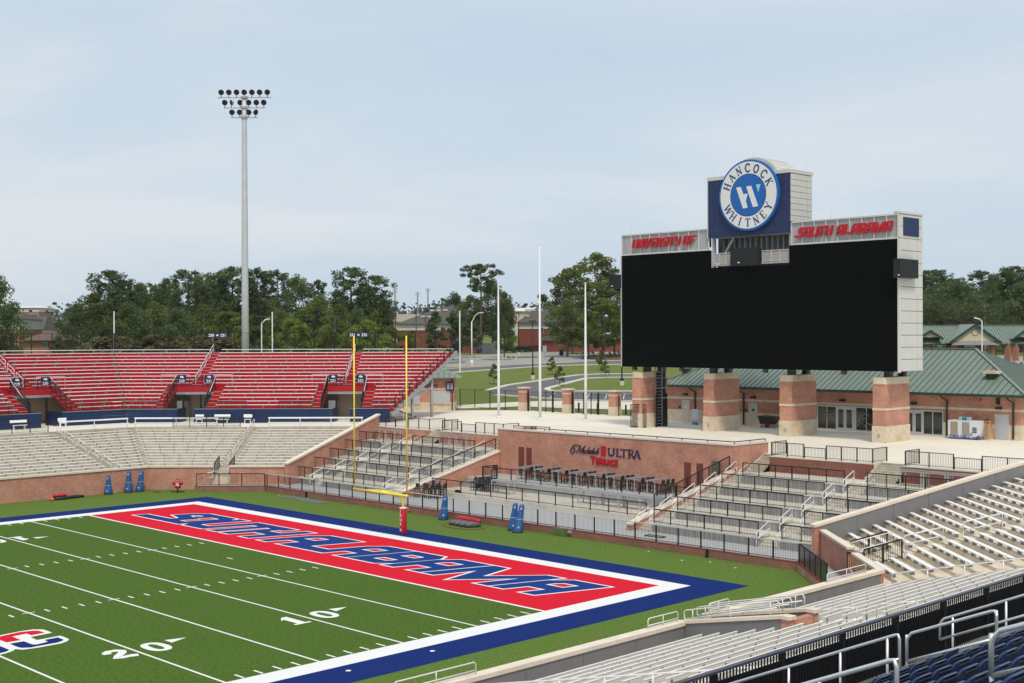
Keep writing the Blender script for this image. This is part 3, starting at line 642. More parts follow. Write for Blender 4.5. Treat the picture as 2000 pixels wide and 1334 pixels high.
# tube rails standing on the near coping
for pts, lab in (([(36.42, 6.6), (36.42, 10.1)], 'low tube rail on the coping at the corner end of the sideline wall'), ([(36.42, -2.6), (36.42, -1.2)], 'short tube rail on the coping just right of the entry opening'), ([(36.42, -6.6), (36.42, -4.7)], 'short tube rail on the coping just left of the entry opening'), ([(36.42, -19.5), (36.42, -15.9)], 'tube rail on the coping at the left end of the near wall')):
    (x0, y0), (x1, y1) = pts; z = 2.14; h = .42
    bent_rail(lab, [(x0, y0, z), (x0, y0, z+h-.06), (x0, y0+.08, z+h), (x1, y1-.08, z+h), (x1, y1, z+h-.06), (x1, y1, z)], .024, [(x0, y0, z+.14), (x1, y1, z+.14)], [((x0, (y0+y1)/2, z+h), z)], m=RAILW, n=8)
# entry stair rails on the sloping walls
for y, lab in ((-4.35, 'double handrail along the entry wall far from the corner'), (-2.6, 'double handrail along the entry wall nearest the corner'), (-3.5, 'handrail running up the middle of the entry stairs')):
    a = V((36.6, y, 2.2)); b = V((40.9, y, 3.2)); h = .38
    bent_rail(lab, [a, a+V((-.12, 0, .05)), a+V((-.12, 0, h-.06)), a+V((0, 0, h)), b+V((0, 0, h)), b+V((.1, 0, h-.08)), b+V((.1, 0, 0))], .026, [a+V((0, 0, .03)), b+V((0, 0, .12))],
              [(a+V((.3, 0, h+.06)), 2.2), (a+(b-a)*.5+V((0, 0, h)), 2.6), (b+V((-.3, 0, h-.06)), 3.0)], m=RAILW)
# stairs into the field, corner gate
for u0, u1, fr, lab in ((5.7, 7.3, LD, 'grey concrete stairs climbing through the far brick wall'), (4.6, 5.5, RD, 'concrete stairs behind the black gate at the corner')):
    t = thing('field_stairs', lab, 'stairs', (*fr(u0, 0), .5))
    for i in range(6): MB().obox(fr, u0+.02, u1-.02, -.35+.3*i, -.35+.3*i+.6, .5, .5+.16*(i+1)).build('step', CONCT, t)
for u in (5.8, 7.2):
    sloped_rail('silver handrail on the stairs through the far brick wall', LD(u, -.6), LD(u, 1.9), .5, 1.6, .95, .024, 'rails of the far field stairs', RAILS)
    railing('black sloping railing beside the stairs through the far brick wall', [p3(LD, u, .3, 1.3), p3(LD, u, 2.2, 1.75)], 1.05, 'black rails of the far field stairs', postsp=1.9)
sloped_rail('silver ramp handrail in front of the brick wall beside the red player dummy', LD(5.0, -.9), LD(6.3, -.5), .5, .9, .9, .024)
for u, lab in ((6.9, 'black sloping gate railing on the side of the grey panels at the corner stairs'), (4.2, 'black sloping gate railing on the near side of the corner stairs')):
    railing(lab, [p3(RD, u, .5, 1.35), p3(RD, u, 2.5, 1.9)], 1.0, postsp=1.0, wd=.07)
    sloped_rail('white tube rail along the '+lab.split('railing ')[1].replace('on the ', ''), RD(u+(-.2 if u > 5 else .2), .4), RD(u+(-.2 if u > 5 else .2), 2.7), 1.3, 1.9, 1.0, .026, None, RAILW, nposts=3)
railing('small black gate standing open in the brick wall opening', [p3(RD, 5.5, -.05, .5), p3(RD, 5.2, .8, .5)], 1.5, name='gate', cat='gate', postsp=.8)
sloped_rail('white handrail on the short steps down to the turf at the corner', RD(4.4, -.2), RD(3.5, -.2), .5, .1, .9, .024, None, RAILW)
# ================================================================== TERRACE
RIBC = mat('ribbed_concrete', (.30, .295, .285), .85, vary=.3, scale=2.2, stretch=(3, 3, .12), stain=.75, stain_col=(.10, .098, .092), stain_scale=1.0)
DECK = mat('deck_concrete', (.56, .52, .44), .85, vary=.1, scale=.6, stain=.5, stain_col=(.3, .27, .21), stain_scale=.7)
Y0, DY, DZ = 21.3, 2.58, .6
def rwall(y): return 27.75+.412*(y-19.55)
def lwall(y): return -(26.9+.417*(y-19.7))+.1
def terrace(side):
    s = 1 if side > 0 else -1
    lab = 'right-hand concrete terrace of stepped decks beside the grey panelled wall' if s > 0 else 'left-hand concrete terrace of stepped decks beside the sloping brick wall'
    t = thing('terrace', lab, 'terrace', (s*20, Y0, .5))
    if s > 0: a1, a2 = (12.75, 14.1), (22.55, 24.2); end = rwall
    else: a1, a2 = (-14.6, -12.75), (-24.85, -23.3); end = lwall
    for k in range(5):
        y0 = Y0+DY*k; y1 = y0+DY+(.05 if k < 4 else 1.1); z = .5+DZ*(k+1)
        for (xa, xb) in ((a1[1], a2[0]), (a2[1], None)) if s > 0 else ((a2[1], a1[0]), (None, a2[0])):
            if xb is None: q = [(xa, y0), (end(y0), y0), (end(y1), y1), (xa, y1)]
            elif xa is None: q = [(end(y0), y0), (xb, y0), (xb, y1), (end(y1), y1)]
            else: q = [(xa, y0), (xb, y0), (xb, y1), (xa, y1)]
            MB().prism(q, z-.75, z-.06).build('riser', RIBC, t)
            MB().prism([(p[0], p[1]-(.03 if p[1] == y0 else 0)) for p in q], z-.06, z).build('deck', DECK, t)
        for (xa, xb) in (a1, a2):
            MB().box(xa, xb, y0+1.15, y1+.02, z-.75, z-.003).build('landing', DECK, t)
            for i in range(3): MB().box(xa+.01, xb-.01, y0+.05+.29*(i+1)-.29+.03, y0+1.16, z-.75, z-DZ+.15*(i+1)).build('stair_step', DECK, t)
            for sx in (xa+.06, xb-.06):
                sloped_rail('silver stair handrail on the %s terrace stairs' % ('right-hand' if s > 0 else 'left-hand'), (sx, y0-.25), (sx, y0+1.2), z-DZ, z, .9, .032, ('right' if s > 0 else 'left')+' terrace stair rails', RAILW)
        zz = z
        segs = ((a1[1], a2[0]), (a2[1], end(y0+.1)-.1)) if s > 0 else ((end(y0+.1)+.15, a2[0]), (a2[1], a1[0]))
        for xa, xb in segs:
            far = (abs(xa)+abs(xb))/2 > 24
            railing('black picket railing on deck %s of the %s terrace, %s' % (('one', 'two', 'three', 'four', 'five')[k], 'right-hand' if s > 0 else 'left-hand', 'beyond the second stairs' if far else 'between the stairs'),
                    [(xa+.05, y0+.1, zz), (xb-.05, y0+.1, zz)], .93, 'terrace deck railings', postsp=1.42, wd=.055)
    return t
terrace(1); terrace(-1)
# brick walls behind the top decks, with the plaza railings above
for (xa, xb, lab) in ((14.15, 22.6, 'brick retaining wall between the two stairs at the top of the right-hand terrace'), (25.0, 34.2, 'brick retaining wall behind grey tables next to the grey panelled wall'),
                      (-23.2, -14.6, 'brick retaining wall between the stairs at the top of the left-hand terrace'), (-33.2, -24.9, 'brick retaining wall at the top of the left-hand terrace by the sloping wall')):
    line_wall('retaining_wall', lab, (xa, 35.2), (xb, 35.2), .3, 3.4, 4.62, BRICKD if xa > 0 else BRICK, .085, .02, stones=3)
for (xa, xb, lab) in ((12.85, 14.15, 'concrete stairs from the right-hand terrace up to the plaza beside the sign wall'), (22.65, 24.95, 'concrete stairs from the right-hand terrace up to the plaza between brick walls'),
                      (-14.6, -12.8, 'concrete stairs from the left-hand terrace up to the plaza beside the sign wall'), (-24.9, -23.2, 'concrete stairs from the left-hand terrace up to the plaza')):
    t = thing('plaza_stairs', lab, 'stairs', ((xa+xb)/2, 34.3, 3.5))
    for i in range(8): MB().box(xa+.15, xb-.05, 34.15+.28*i, 36.45, 3.4, 3.5+.15*(i+1)-.003*(i == 7)).build('step', CONC, t)
    MB().hexa([(xa, 34.1, 3.4), (xa+.14, 34.1, 3.4), (xa+.14, 36.42, 3.4), (xa, 36.42, 3.4)], [(xa, 34.1, 3.75), (xa+.14, 34.1, 3.75), (xa+.14, 36.42, 4.78), (xa, 36.42, 4.78)]).build('cheek_wall', CONC, t)
def plaza_rail(xa, xb, m0, m1, lab, ret=()):
    """railing with a lower stretch between m0 and m1"""
    z = ZP+.02; y = 35.35
    pts = [(xa, y, z), (m0, y, z)]
    if 'a' in ret: pts = [(xa, y+2.0, z)]+pts
    railing(lab+', first high stretch', pts, 1.0, 'plaza edge railings', wd=.065, top=.06)
    railing(lab+', lowered stretch', [(m0+.06, y, z), (m1-.06, y, z)], .78, 'plaza edge railings', wd=.06, top=.06)
    pts = [(m1, y, z), (xb, y, z)]
    if 'b' in ret: pts.append((xb, y+2.0, z))
    railing(lab+', last high stretch', pts, 1.0, 'plaza edge railings', wd=.065, top=.06)
plaza_rail(14.2, 22.6, 17.0, 18.9, 'black railing above the right-hand terrace between the two plaza stairs', 'ab')
plaza_rail(25.1, 34.0, 28.6, 30.6, 'black railing above the right-hand terrace near the grey wall', 'a')
plaza_rail(-33.2, -25.0, -30.2, -28.2, 'black railing above the left-hand terrace near the sloping brick wall', 'b')
plaza_rail(-23.1, -14.7, -20.4, -18.4, 'black railing above the left-hand terrace between the plaza stairs', 'ab')
# ---- sign wall and side walls of the pit
sw = line_wall('sign_wall', 'long red brick wall carrying the navy and red terrace lettering', (-12.6, 32.6), (12.75, 32.6), .55, .5, 5.5, BRICK, .12, .05, stones=3.2, cap=mat('coping_light', (.66, .6, .52), .8, vary=.06, scale=1))
line_wall('wall_return', 'brick side of the sign wall running back to the plaza stairs', (12.75, 33.16), (12.75, 37.1), .45, 3.4, 5.5, BRICK, .12, .05, cap=MATS['coping_light'])
line_wall('wall_return', 'brick side of the sign wall at the left-hand plaza stairs', (-12.6, 37.1), (-12.6, 33.16), .45, 3.4, 5.5, BRICK, .12, .05, cap=MATS['coping_light'])
railing('low black rail along the top of the sign wall', [(-9.5, 32.85, 5.62), (12.6, 32.85, 5.62), (12.6, 36.9, 5.62)], .17, picket=0, postsp=2.35, wd=.05, toe=.165)
railing('low black rail on the plaza behind the left end of the sign wall', [(-12.2, 34.2, ZP), (-8.5, 35.0, ZP)], 1.05, picket=0, postsp=1.6)
line_wall('pit_side_wall', 'sloping brick wall with cream coping on the right of the table deck', (12.75, 20.7), (12.75, 32.55), .42, .5, .86, BRICK, .13, .06, z1b=3.55, stones=2.2)
line_wall('pit_side_wall', 'sloping brick wall with cream coping on the left of the table deck', (-12.75, 32.55), (-12.75, 21.2), .42, .5, 3.5, BRICK, .13, .06, z1b=.8, stones=2.2)
railing('black sloping railing on the right pit wall', [(12.55, 23.4, 1.75), (12.55, 32.3, 3.8)], .95, postsp=1.3)
railing('black sloping railing on the left pit wall', [(-12.55, 23.4, 1.65), (-12.55, 32.3, 3.75)], .95, postsp=1.3)
sloped_rail('silver handrail at the foot of the right pit wall', (12.0, 22.4), (12.0, 24.6), .5, .9, .95, .024)
sloped_rail('second silver handrail at the foot of the right pit wall', (11.3, 22.8), (11.3, 25.0), .5, .9, .95, .024)
sloped_rail('silver handrail at the foot of the left pit wall', (-11.9, 22.8), (-11.9, 24.6), .5, .9, .95, .024)
# decks of the pit
ALD = mat('deck_aluminium', (.42, .42, .42), .45, .3, vary=.1, scale=1)
struct('pit_deck', MB().box(-12.3, 12.3, 24.3, 28.75, .3, .87), DECK)
struct('pit_deck', MB().box(-12.3, 12.3, 28.7, 32.62, .3, 1.6), mat('deck_upper', (.48, .48, .47), .7, vary=.06, scale=.5))
MB_ = MB()
t = thing('deck_riser', 'silver aluminium boards closing the front of the upper table deck', 'boards', (0, 28.66, .87))
for i in range(4): MB().box(-10.6, 12.2, 28.64+.004*i, 28.69, .88+i*.18, 1.045+i*.18).build('board', ALD, t)
t = thing('deck_steps', 'aluminium steps at the left end of the upper table deck', 'steps', (-11.5, 28.2, .87))
for i in range(4): MB().box(-12.2, -10.65, 27.7+.27*i, 28.7, .87, .87+.17*(i+1)).build('step', ALD, t)
railing('black railing along the edge of the lower table deck', [(-12.1, 24.45, .87), (11.0, 24.45, .87)], 1.0, postsp=1.72, wd=.06)
railing('black railing along the edge of the upper table deck', [(-10.6, 28.85, 1.6), (11.9, 28.85, 1.6)], 1.02, postsp=1.72, wd=.07)
railing('black side railing at the left steps of the upper table deck', [(-10.6, 28.9, 1.6), (-10.6, 30.6, 1.6)], 1.02, postsp=1.7)
# front railing on the low wall
FRONTG = 'railing on the low wall round the field'
railing('long black picket railing with pale top rail on the low terrace wall', [p3(LD, 10.75, -1.45, .5), (-27.45, 18.3, .5), (27.45, 18.3, .5)], 1.08, postsp=1.78, wd=.07, top=.07, topm=mat('rail_top_pale', (.6, .6, .62), .4, .2))
railing('black picket railing in front of the far field stairs', [p3(LD, 4.6, -1.45, .5), p3(LD, 10.7, -1.45, .5)], 1.08, postsp=1.75, wd=.06)
t = railing('black railing with dark glazed panels on the angled low wall at the corner', [p3(RD, 10.7, -1.47, .5), p3(RD, 4.2, -1.47, .5)], 1.1, postsp=1.3, wd=.07, picket=0)
for i in range(5): 
    u0 = 10.62-1.3*i; MB().obox(RD, u0, u0-1.18, -1.485, -1.465, .58, 1.55).build('glass_panel', mat('smoked_panel', (.05, .055, .06), .25, spec=.5), t)
# ---- sign wall fittings
LGW = lambda px, py, y: on_plane(px, py, (0, 1, 0), y)
for (x0, x1, z0, z1, lab) in ((-9.88, -9.33, 1.8, 4.12, 'left one of the two brown panels at the left end of the sign wall'), (-8.93, -8.4, 1.8, 4.1, 'right one of the two brown panels at the left end of the sign wall'),
                              (8.17, 8.72, 1.9, 4.0, 'left one of the two brown panels at the right end of the sign wall'), (9.35, 9.88, 1.9, 4.0, 'right one of the two brown panels at the right end of the sign wall')):
    t = thing('wall_panel', lab, 'panel', ((x0+x1)/2, 32.5, z0)); zm = z0+(z1-z0)*.42
    MB().box(x0, x1, 32.5, 32.595, z0, zm-.01).build('lower_leaf', RUSTP, t); MB().box(x0, x1, 32.5, 32.595, zm+.01, z1).build('upper_leaf', RUSTP, t); MB().box(x0-.02, x1+.02, 32.49, 32.595, zm-.015, zm+.015).build('band', mat('band_dark', (.1, .03, .02), .5), t)
solo('electric_box', MB().box(10.8, 11.5, 32.42, 32.595, 3.4, 4.3), mat('box_green', (.12, .13, .06), .6), 'olive metal box on the sign wall beside the right railing', 'box')
solo('electric_box', MB().box(8.0, 9.1, 17.95, 18.14, .03, .5), mat('box_green2', (.10, .16, .05), .6), 'green electrical box on the low terrace wall beside the paired dummies', 'box')
solo('power_socket', MB().box(9.35, 9.6, 17.98, 18.14, .28, .45), mat('box_grey', (.35, .35, .36), .5), 'small grey socket box beside the green electrical box', 'socket')
mb = MB(); mb.tube([V((-8.1+.55*math.sin(a), 18.05-.03*abs(math.cos(a)), .47-.42*math.cos(a*.5))) for a in [-2.6+5.2*i/12 for i in range(13)]], .025, 6)
for p in mb.v: p.z = max(.03, .55-abs(p.z-.47))
solo('yellow_hose', mb, mat('hose_yellow', (.6, .42, .06), .5), 'yellow hose hanging on the low wall left of the blue dummy', 'hose')
for x, lab in ((-21.2, 'black post bracket on the low wall behind the grey mats'), (21.0, 'black post bracket on the low wall near the field corner')):
    solo('wall_bracket', MB().box(x-.06, x+.06, 18.03, 18.15, .02, .52), BLACK, lab, 'bracket')
# ---- the terrace sign (letters stand off the brick)
st = thing('terrace_sign', 'navy and red raised lettering on the brick sign wall', 'sign', (0, 32.6, 3.3))
def wall_stroke(name, pts, wd, m, conv, y=32.52, th=.05, taper=False):
    """ribbon letter stroke on the wall plane"""
    P = [conv(p) for p in pts]; qs = stroke([(p.x, p.z) for p in P], wd); mb = MB()
    for i, q in enumerate(qs):
        yy = y+i*.0007; mb.hexa([(p.x, yy+th, p.y) for p in q], [(p.x, yy, p.y) for p in q])
    return mb.build(name, m, st)
cM = lambda p: LGW(1100+p[0]/11.765, 855+p[1]/11.765, 32.52)
SCRIPT = {'script_m': [[(240, 348), (190, 340), (160, 300), (172, 250), (215, 230), (258, 250), (262, 290), (235, 348)], [(210, 228), (214, 188), (260, 162), (330, 166), (390, 186)], [(298, 340), (345, 270), (390, 186), (382, 260), (372, 340), (430, 250), (505, 186)], [(470, 215), (425, 340), (445, 350)]],
 'script_i': [[(475, 272), (448, 345), (470, 350)]], 'script_c': [[(532, 290), (502, 285), (482, 335), (500, 360), (527, 345)]], 'script_h': [[(592, 215), (532, 360)], [(548, 320), (580, 287), (586, 302), (566, 360), (588, 364)]],
 'script_e': [[(600, 342), (640, 312), (640, 291), (615, 296), (600, 342), (612, 366), (642, 350)]], 'script_l': [[(712, 235), (652, 340), (656, 370), (678, 360)]],
 'script_o': [[(710, 300), (685, 322), (682, 362), (705, 370), (726, 340), (720, 306), (704, 302)]], 'script_b': [[(820, 240), (762, 320), (747, 372), (780, 370), (800, 332), (790, 306), (765, 322)]]}
for nm, ss in SCRIPT.items():
    for s in ss: wall_stroke(nm, s, .058, NAVYL, cM)
SERIF = {  # strokes: (points, heavy)
 'U': [([(.12, 1), (.12, .28), (.28, .05), (.55, .03), (.75, .15), (.82, .35), (.82, 1)], 1), ([(-.03, 1), (.28, 1)], 0), ([(.68, 1), (.96, 1)], 0)],
 'L': [([(.2, 1), (.2, 0)], 1), ([(.04, 1), (.38, 1)], 0), ([(.04, .02), (.78, .02), (.82, .22)], 0)], 'T': [([(.45, 1), (.45, 0)], 1), ([(.02, .8), (.04, .98), (.86, .98), (.88, .8)], 0), ([(.28, 0), (.62, 0)], 0)],
 'R': [([(.2, 1), (.2, 0)], 1), ([(.04, 1), (.55, 1), (.74, .85), (.72, .62), (.55, .5), (.2, .5)], 0), ([(.45, .5), (.85, 0), (.95, 0)], 1), ([(.04, 0), (.36, 0)], 0)],
 'A': [([(.5, 1), (.88, 0)], 1), ([(.5, 1), (.12, 0)], 0), ([(.25, .34), (.75, .34)], 0), ([(.0, 0), (.28, 0)], 0), ([(.7, 0), (1.02, 0)], 0)],
 'H': [([(.18, 1), (.18, 0)], 1), ([(.82, 1), (.82, 0)], 1), ([(.18, .5), (.82, .5)], 0), ([(.02, 1), (.34, 1)], 0), ([(.02, 0), (.34, 0)], 0), ([(.66, 1), (.98, 1)], 0), ([(.66, 0), (.98, 0)], 0)],
 'N': [([(.15, 0), (.15, 1)], 0), ([(.1, 1), (.82, 0)], 1), ([(.82, 0), (.82, 1)], 0), ([(.0, 0), (.3, 0)], 0), ([(.68, 1), (.98, 1)], 0)],
 'C': [([(.9, .78), (.76, .95), (.5, 1), (.22, .86), (.1, .5), (.22, .14), (.5, 0), (.76, .05), (.92, .22)], 1), ([(.9, .99), (.9, .74)], 0)],
 'O': [(['c', (.5, 1), (.2, .86), (.08, .5), (.2, .14), (.5, 0), (.8, .14), (.92, .5), (.8, .86)], 1)],
 'K': [([(.18, 1), (.18, 0)], 1), ([(.18, .42), (.78, 1)], 0), ([(.38, .58), (.86, 0)], 1), ([(.02, 1), (.34, 1)], 0), ([(.02, 0), (.34, 0)], 0), ([(.62, 1), (.92, 1)], 0), ([(.7, 0), (1, 0)], 0)],
 'W': [([(.08, 1), (.32, 0)], 1), ([(.32, 0), (.56, 1)], 0), ([(.56, 1), (.8, 0)], 1), ([(.8, 0), (1.02, 1)], 0), ([(-.06, 1), (.22, 1)], 0), ([(.9, 1), (1.14, 1)], 0)],
 'I': [([(.5, 1), (.5, 0)], 1), ([(.33, 1), (.67, 1)], 0), ([(.33, 0), (.67, 0)], 0)],
 'E': [([(.2, 1), (.2, 0)], 1), ([(.04, 1), (.76, 1), (.78, .8)], 0), ([(.2, .52), (.6, .52)], 0), ([(.04, 0), (.78, 0), (.82, .22)], 0)],
 'Y': [([(.08, 1), (.5, .48), (.5, 0)], 1), ([(.92, 1), (.5, .48)], 0), ([(-.04, 1), (.24, 1)], 0), ([(.76, 1), (1.02, 1)], 0), ([(.33, 0), (.67, 0)], 0)]}
def serif_mb(ch, to3, h, wd, heavy, thin, th):
    mb = MB(); i = 0
    for pts, hv in SERIF[ch]:
        cl = pts[0] == 'c'; pp = pts[1:] if cl else pts
        for q in stroke([(p[0]*wd, p[1]*h) for p in pp], heavy if hv else thin, cl):
            mb.hexa([to3(p.x, p.y, -th) for p in q], [to3(p.x, p.y, i*.0008) for p in q]); i += 1
    return mb
for i, (ch, px) in enumerate(zip('ULTRA', (1018, 1205, 1308, 1472, 1600))):
    o = cM((px, 410+(px-1018)*.105)); top = cM((px, 235+(px-1018)*.07)); h = (top.z-o.z)*.98
    serif_mb(ch, lambda x, y, z: V((o.x+x, 32.54-z, o.z+y)), h, .78 if ch != 'L' else .72, .13, .055, .04).build('serif_letter', NAVYL, st)
rb = [(868, 185), (968, 192), (968, 428), (918, 388), (868, 418)]; P = [cM(p) for p in rb]
MB().hexa([(p.x, 32.585, p.z) for p in P], [(p.x, 32.51, p.z) for p in P]).build('red_ribbon', LTRED, st)
for i, ch in enumerate('TERRACE'):
    px = 640+i*87+(10 if i else 0); o = cM((px, 590+i*9)); hh = .62 if i == 0 else .5
    text_mb(ch, hh*1.38, lambda x, y, z: V((o.x+.18+x, 32.55-z, o.z+y)), .035, .03, .95).build('block_letter', LTRED, st)
# ================================================================== RED UPPER STAND
RT0, RRUN, RRISE, RZ0 = 20.15, .848, .36, 6.62
REDT = mat('red_tread', (.26, .008, .012), .5, vary=.1, scale=.7)
def red_stand(fr, label, ua, ub, vents, side):
    t = thing('red_grandstand', label, 'grandstand', (*fr(0, 19.5), ZP))
    for k in range(17):
        tt = RT0+RRUN*k; zs = RZ0+RRISE*k; zd = zs-.42
        cuts = sorted((c-(3.2 if k < 6 else .62), c+(3.2 if k < 6 else .62)) for c in vents)
        wide = sorted((c-2.1, c+2.1) for c in vents) if k < 6 else []
        def spans(cs, pad):
            u = ua(tt); res = []
            for a, b in cs: res.append((u, a-pad)); u = b+pad
            res.append((u, ub(tt))); return [r for r in res if r[1]-r[0] > .3]
        for u0, u1 in spans(wide, 0):
            MB().obox(fr, u0, u1, tt-.42, tt-.385, zd-RRISE+.02, zd-.02).build('riser', REDM, t)
            MB().obox(fr, u0, u1, tt-.42, tt+.43, zd-.03, zd).build('tread', REDT, t)
        for u0, u1 in spans(cuts, 0):
            b = MB().obox(fr, u0, u1, tt-.12, tt+.13, zs-.07, zs).build('bench', ALU, t)
            mb = MB(); n = max(2, round((u1-u0)/2.6))
            for i in range(n+1):
                q = min(u1-.1, u0+.15+(k % 3)*.5+(u1-u0-.5)*i/n); mb.obox(fr, q-.03, q+.035, tt-.1, tt+.1, zd, zs-.046); mb.obox(fr, q-.02, q+.02, tt+.38, tt+.42, zd, zd+RRISE)
            mb.build('brackets', mat('bracket_grey', (.3, .28, .28), .5, .3), b, stuff=True)
        for c in (vents if k else ()):                       # aisle half-steps with pale nosing
            for (u0, u1) in (((c-.6, c+.6),) if k >= 6 else ((c-3.15, c-2.15), (c+2.15, c+3.15))):
                MB().obox(fr, u0, u1, tt-.83, tt-.43, zd-RRISE-.02, zd-RRISE*.5).build('half_step', REDM, t)
                MB().obox(fr, u0, u1, tt-.85, tt-.8, zd-RRISE*.5, zd-RRISE*.5+.02).build('nosing', ALU, t)
    return t
SV = [-2.0, 14.6]; LV = [-.2]
uend = lambda t: 19.9+.414*(t-19.5)
rs1 = red_stand(LD, 'red grandstand with white benches on the angled corner above the navy fascia', lambda t: -.414*t+.05, uend, SV, 0)
rs2 = red_stand(LS, 'red grandstand with white benches running along the far sideline', lambda t: -32, lambda t: .414*t-.05, LV, 0)
# end frame of the stand
a = p3(LD, uend(19.5)+.1, 19.5, 5.55); b = p3(LD, uend(34.3)+.1, 34.3, 11.9)
MB().beam(a, b, .3, .42).build('end_stringer', GALV, rs1)
for tt in (24.2, 28.6): 
    c = p3(LD, uend(tt)-.1, tt, 0); z = 5.5+(tt-19.5)*.43
    MB().tube([(c.x, c.y, ZP), (c.x, c.y, z)], .17, 10).build('column', GALV, rs1, True)
MB().beam(p3(LD, uend(28.6)-.1, 28.6, 8.0), p3(LD, uend(24.2)-.1, 24.2, 7.2), .14, .2).build('tie_beam', GALV, rs1)
MB().beam(p3(LD, uend(21)-.1, 21, 5.9), p3(LD, uend(25)-.1, 25, 4.9), .1, .12).build('brace', BLACK, rs1)
for fr, u0, u1, root in ((LD, -10, 19, rs1), (LS, -32, 9, rs2)):
    MB().obox(fr, u0, u1, 27, 27.3, ZP, 8.4).build('concourse_wall', TAN, root)
    MB().obox(fr, u0, u1, 33.5, 34.4, 11.3, 12.0).build('rear_beam', GALV, root)
railing('black sloping railing up the open end of the red grandstand', [p3(LD, uend(20)+.15, 20.0, 6.2), p3(LD, uend(34.2)+.15, 34.2, 12.2)], 1.1, picket=0, postsp=1.75, wd=.09)
# navy fascia
def fascia(fr, u0, u1, label, ends=(0, 0)):
    t = thing('navy_fascia', label, 'fascia', (*fr((u0+u1)/2, 19.4), ZP))
    for i in range(5): MB().obox(fr, u0, u1, 19.4+.006*(i % 2), 19.48, ZP+.02+.292*i, ZP+.295+.292*i).build('plank', BLUEM, t)
    MB().obox(fr, u0, u1, 19.34, 19.6, 6.165, 6.21).build('cap', mat('cap_grey', (.3, .32, .35), .5, .3), t)
    for u, e in ((u0, ends[0]), (u1, ends[1])):
        if e: MB().obox(fr, u-.04, u+.04, 19.49, 23.0, ZP+.02, 6.2).build('return_panel', BLUEM, t)
fascia(LS, -32, -1.3, 'navy plank fascia under the red stand along the far sideline', (0, 1))
fascia(LS, .9, .414*19.4, 'navy plank fascia between the left opening and the fold of the red stand', (1, 0))
fascia(LD, -.414*19.4, -2.75, 'navy plank fascia from the fold to the opening of section 230', (0, 1))
fascia(LD, -.95, 13.75, 'long navy plank fascia between the two openings of the angled red stand', (1, 1))
fascia(LD, 15.6, 19.8, 'short navy plank fascia at the open end of the red stand', (1, 0))
# openings: platform, railings, section signs, black stair rails
def vomitory(fr, c, nums, root, nm):
    zd = RZ0+RRISE*6-.42; tt = RT0+RRUN*6-.45
    MB().obox(fr, c-2.1, c+2.1, tt-.5, tt+.05, zd-.06, zd-.003).build('landing', REDT, root)
    MB().obox(fr, c-2.1, c+2.1, tt-.55, tt-.51, zd-.55, zd).build('landing_front', REDM, root)
    MB().obox(fr, c-2.3, c+2.3, tt-.6, tt-.4, zd-.85, zd-.58).build('lintel', GALV, root)
    railing('black railing on the red landing %s' % nm, [p3(fr, c-2.1, tt-.5, zd), p3(fr, c+2.1, tt-.5, zd)], 1.0, None, postsp=1.4, wd=.06)
    bent_rail('white guard frame left of the red landing %s' % nm, [p3(fr, c-3.9, tt-.1, zd), p3(fr, c-3.9, tt-.1, zd+1.3), p3(fr, c-.8, tt-.1, zd+1.3), p3(fr, c-.8, tt-.1, zd)], .03, m=RAILW)
    bent_rail('white guard frame right of the red landing %s' % nm, [p3(fr, c+.8, tt-.1, zd), p3(fr, c+.8, tt-.1, zd+1.3), p3(fr, c+3.9, tt-.1, zd+1.3), p3(fr, c+3.9, tt-.1, zd)], .03, m=RAILW)
    for q in (-.95, .95): MB().obox(fr, c+q-.09, c+q+.09, 22.6, 22.8, ZP, 7.6).build('opening_post', BLACK, root)
    MB().obox(fr, c-2.0, c-1.2, 24.0, 26.9, ZP, ZP+2.1).build('opening_door', GALV, root)
    for s, num in ((-1, nums[0]), (1, nums[1])):
        railing('black stair railing down the %s of the opening %s' % ('left side' if s < 0 else 'right side', nm), [p3(fr, c+s*2.12, 19.6, 6.2), p3(fr, c+s*2.12, tt-.4, zd+.1)], 1.05, None, postsp=1.2, wd=.06)
        bent_rail('pale sloping handrail down the %s of the opening %s' % ('left side' if s < 0 else 'right side', nm), [p3(fr, c+s*2.2, 21.5, 7.9), p3(fr, c+s*2.2, tt-.5, zd+1.15)], .035, m=RAILW)
        railing('black railing on the fascia beside the %s of the opening %s' % ('left' if s < 0 else 'right', nm), [p3(fr, c+s*2.2, 19.5, 6.2), p3(fr, c+s*6.6, 19.5, 6.2)], .8, None, postsp=2.2, wd=.05)
        sg = thing('section_sign', 'navy sign reading %s at the opening %s, %s of the pair' % (num, nm, 'left' if s < 0 else 'right'), 'sign', tuple(p3(fr, c+s*1.5, tt-.6, zd+.5)))
        MB().obox(fr, c+s*1.5-.48, c+s*1.5+.48, tt-.62, tt-.57, zd+.42, zd+1.32).build('board', NAVYL, sg)
        dx = V((*fr(1, 0), 0))-V((*fr(0, 0), 0)); o = p3(fr, c+s*1.5, tt-.635, zd+.5)
        text_mb(num, .42, lambda x, y, z: o+dx*x+V((0, 0, y)), .012).build('number', PWHITE, sg)
        MB().poly([o+dx*p[0]+V((0, 0, p[1])) for p in ((-.2, .5), (.18, .45), (.24, .58), (.1, .7), (-.16, .68))]).build('emblem', PWHITE, sg)
vomitory(LD, -2.0, ('230', '231'), rs1, 'near the fold')
vomitory(LD, 14.6, ('231', '232'), rs1, 'near the open end')
vomitory(LS, -.2, ('229', '230'), rs2, 'along the far sideline')
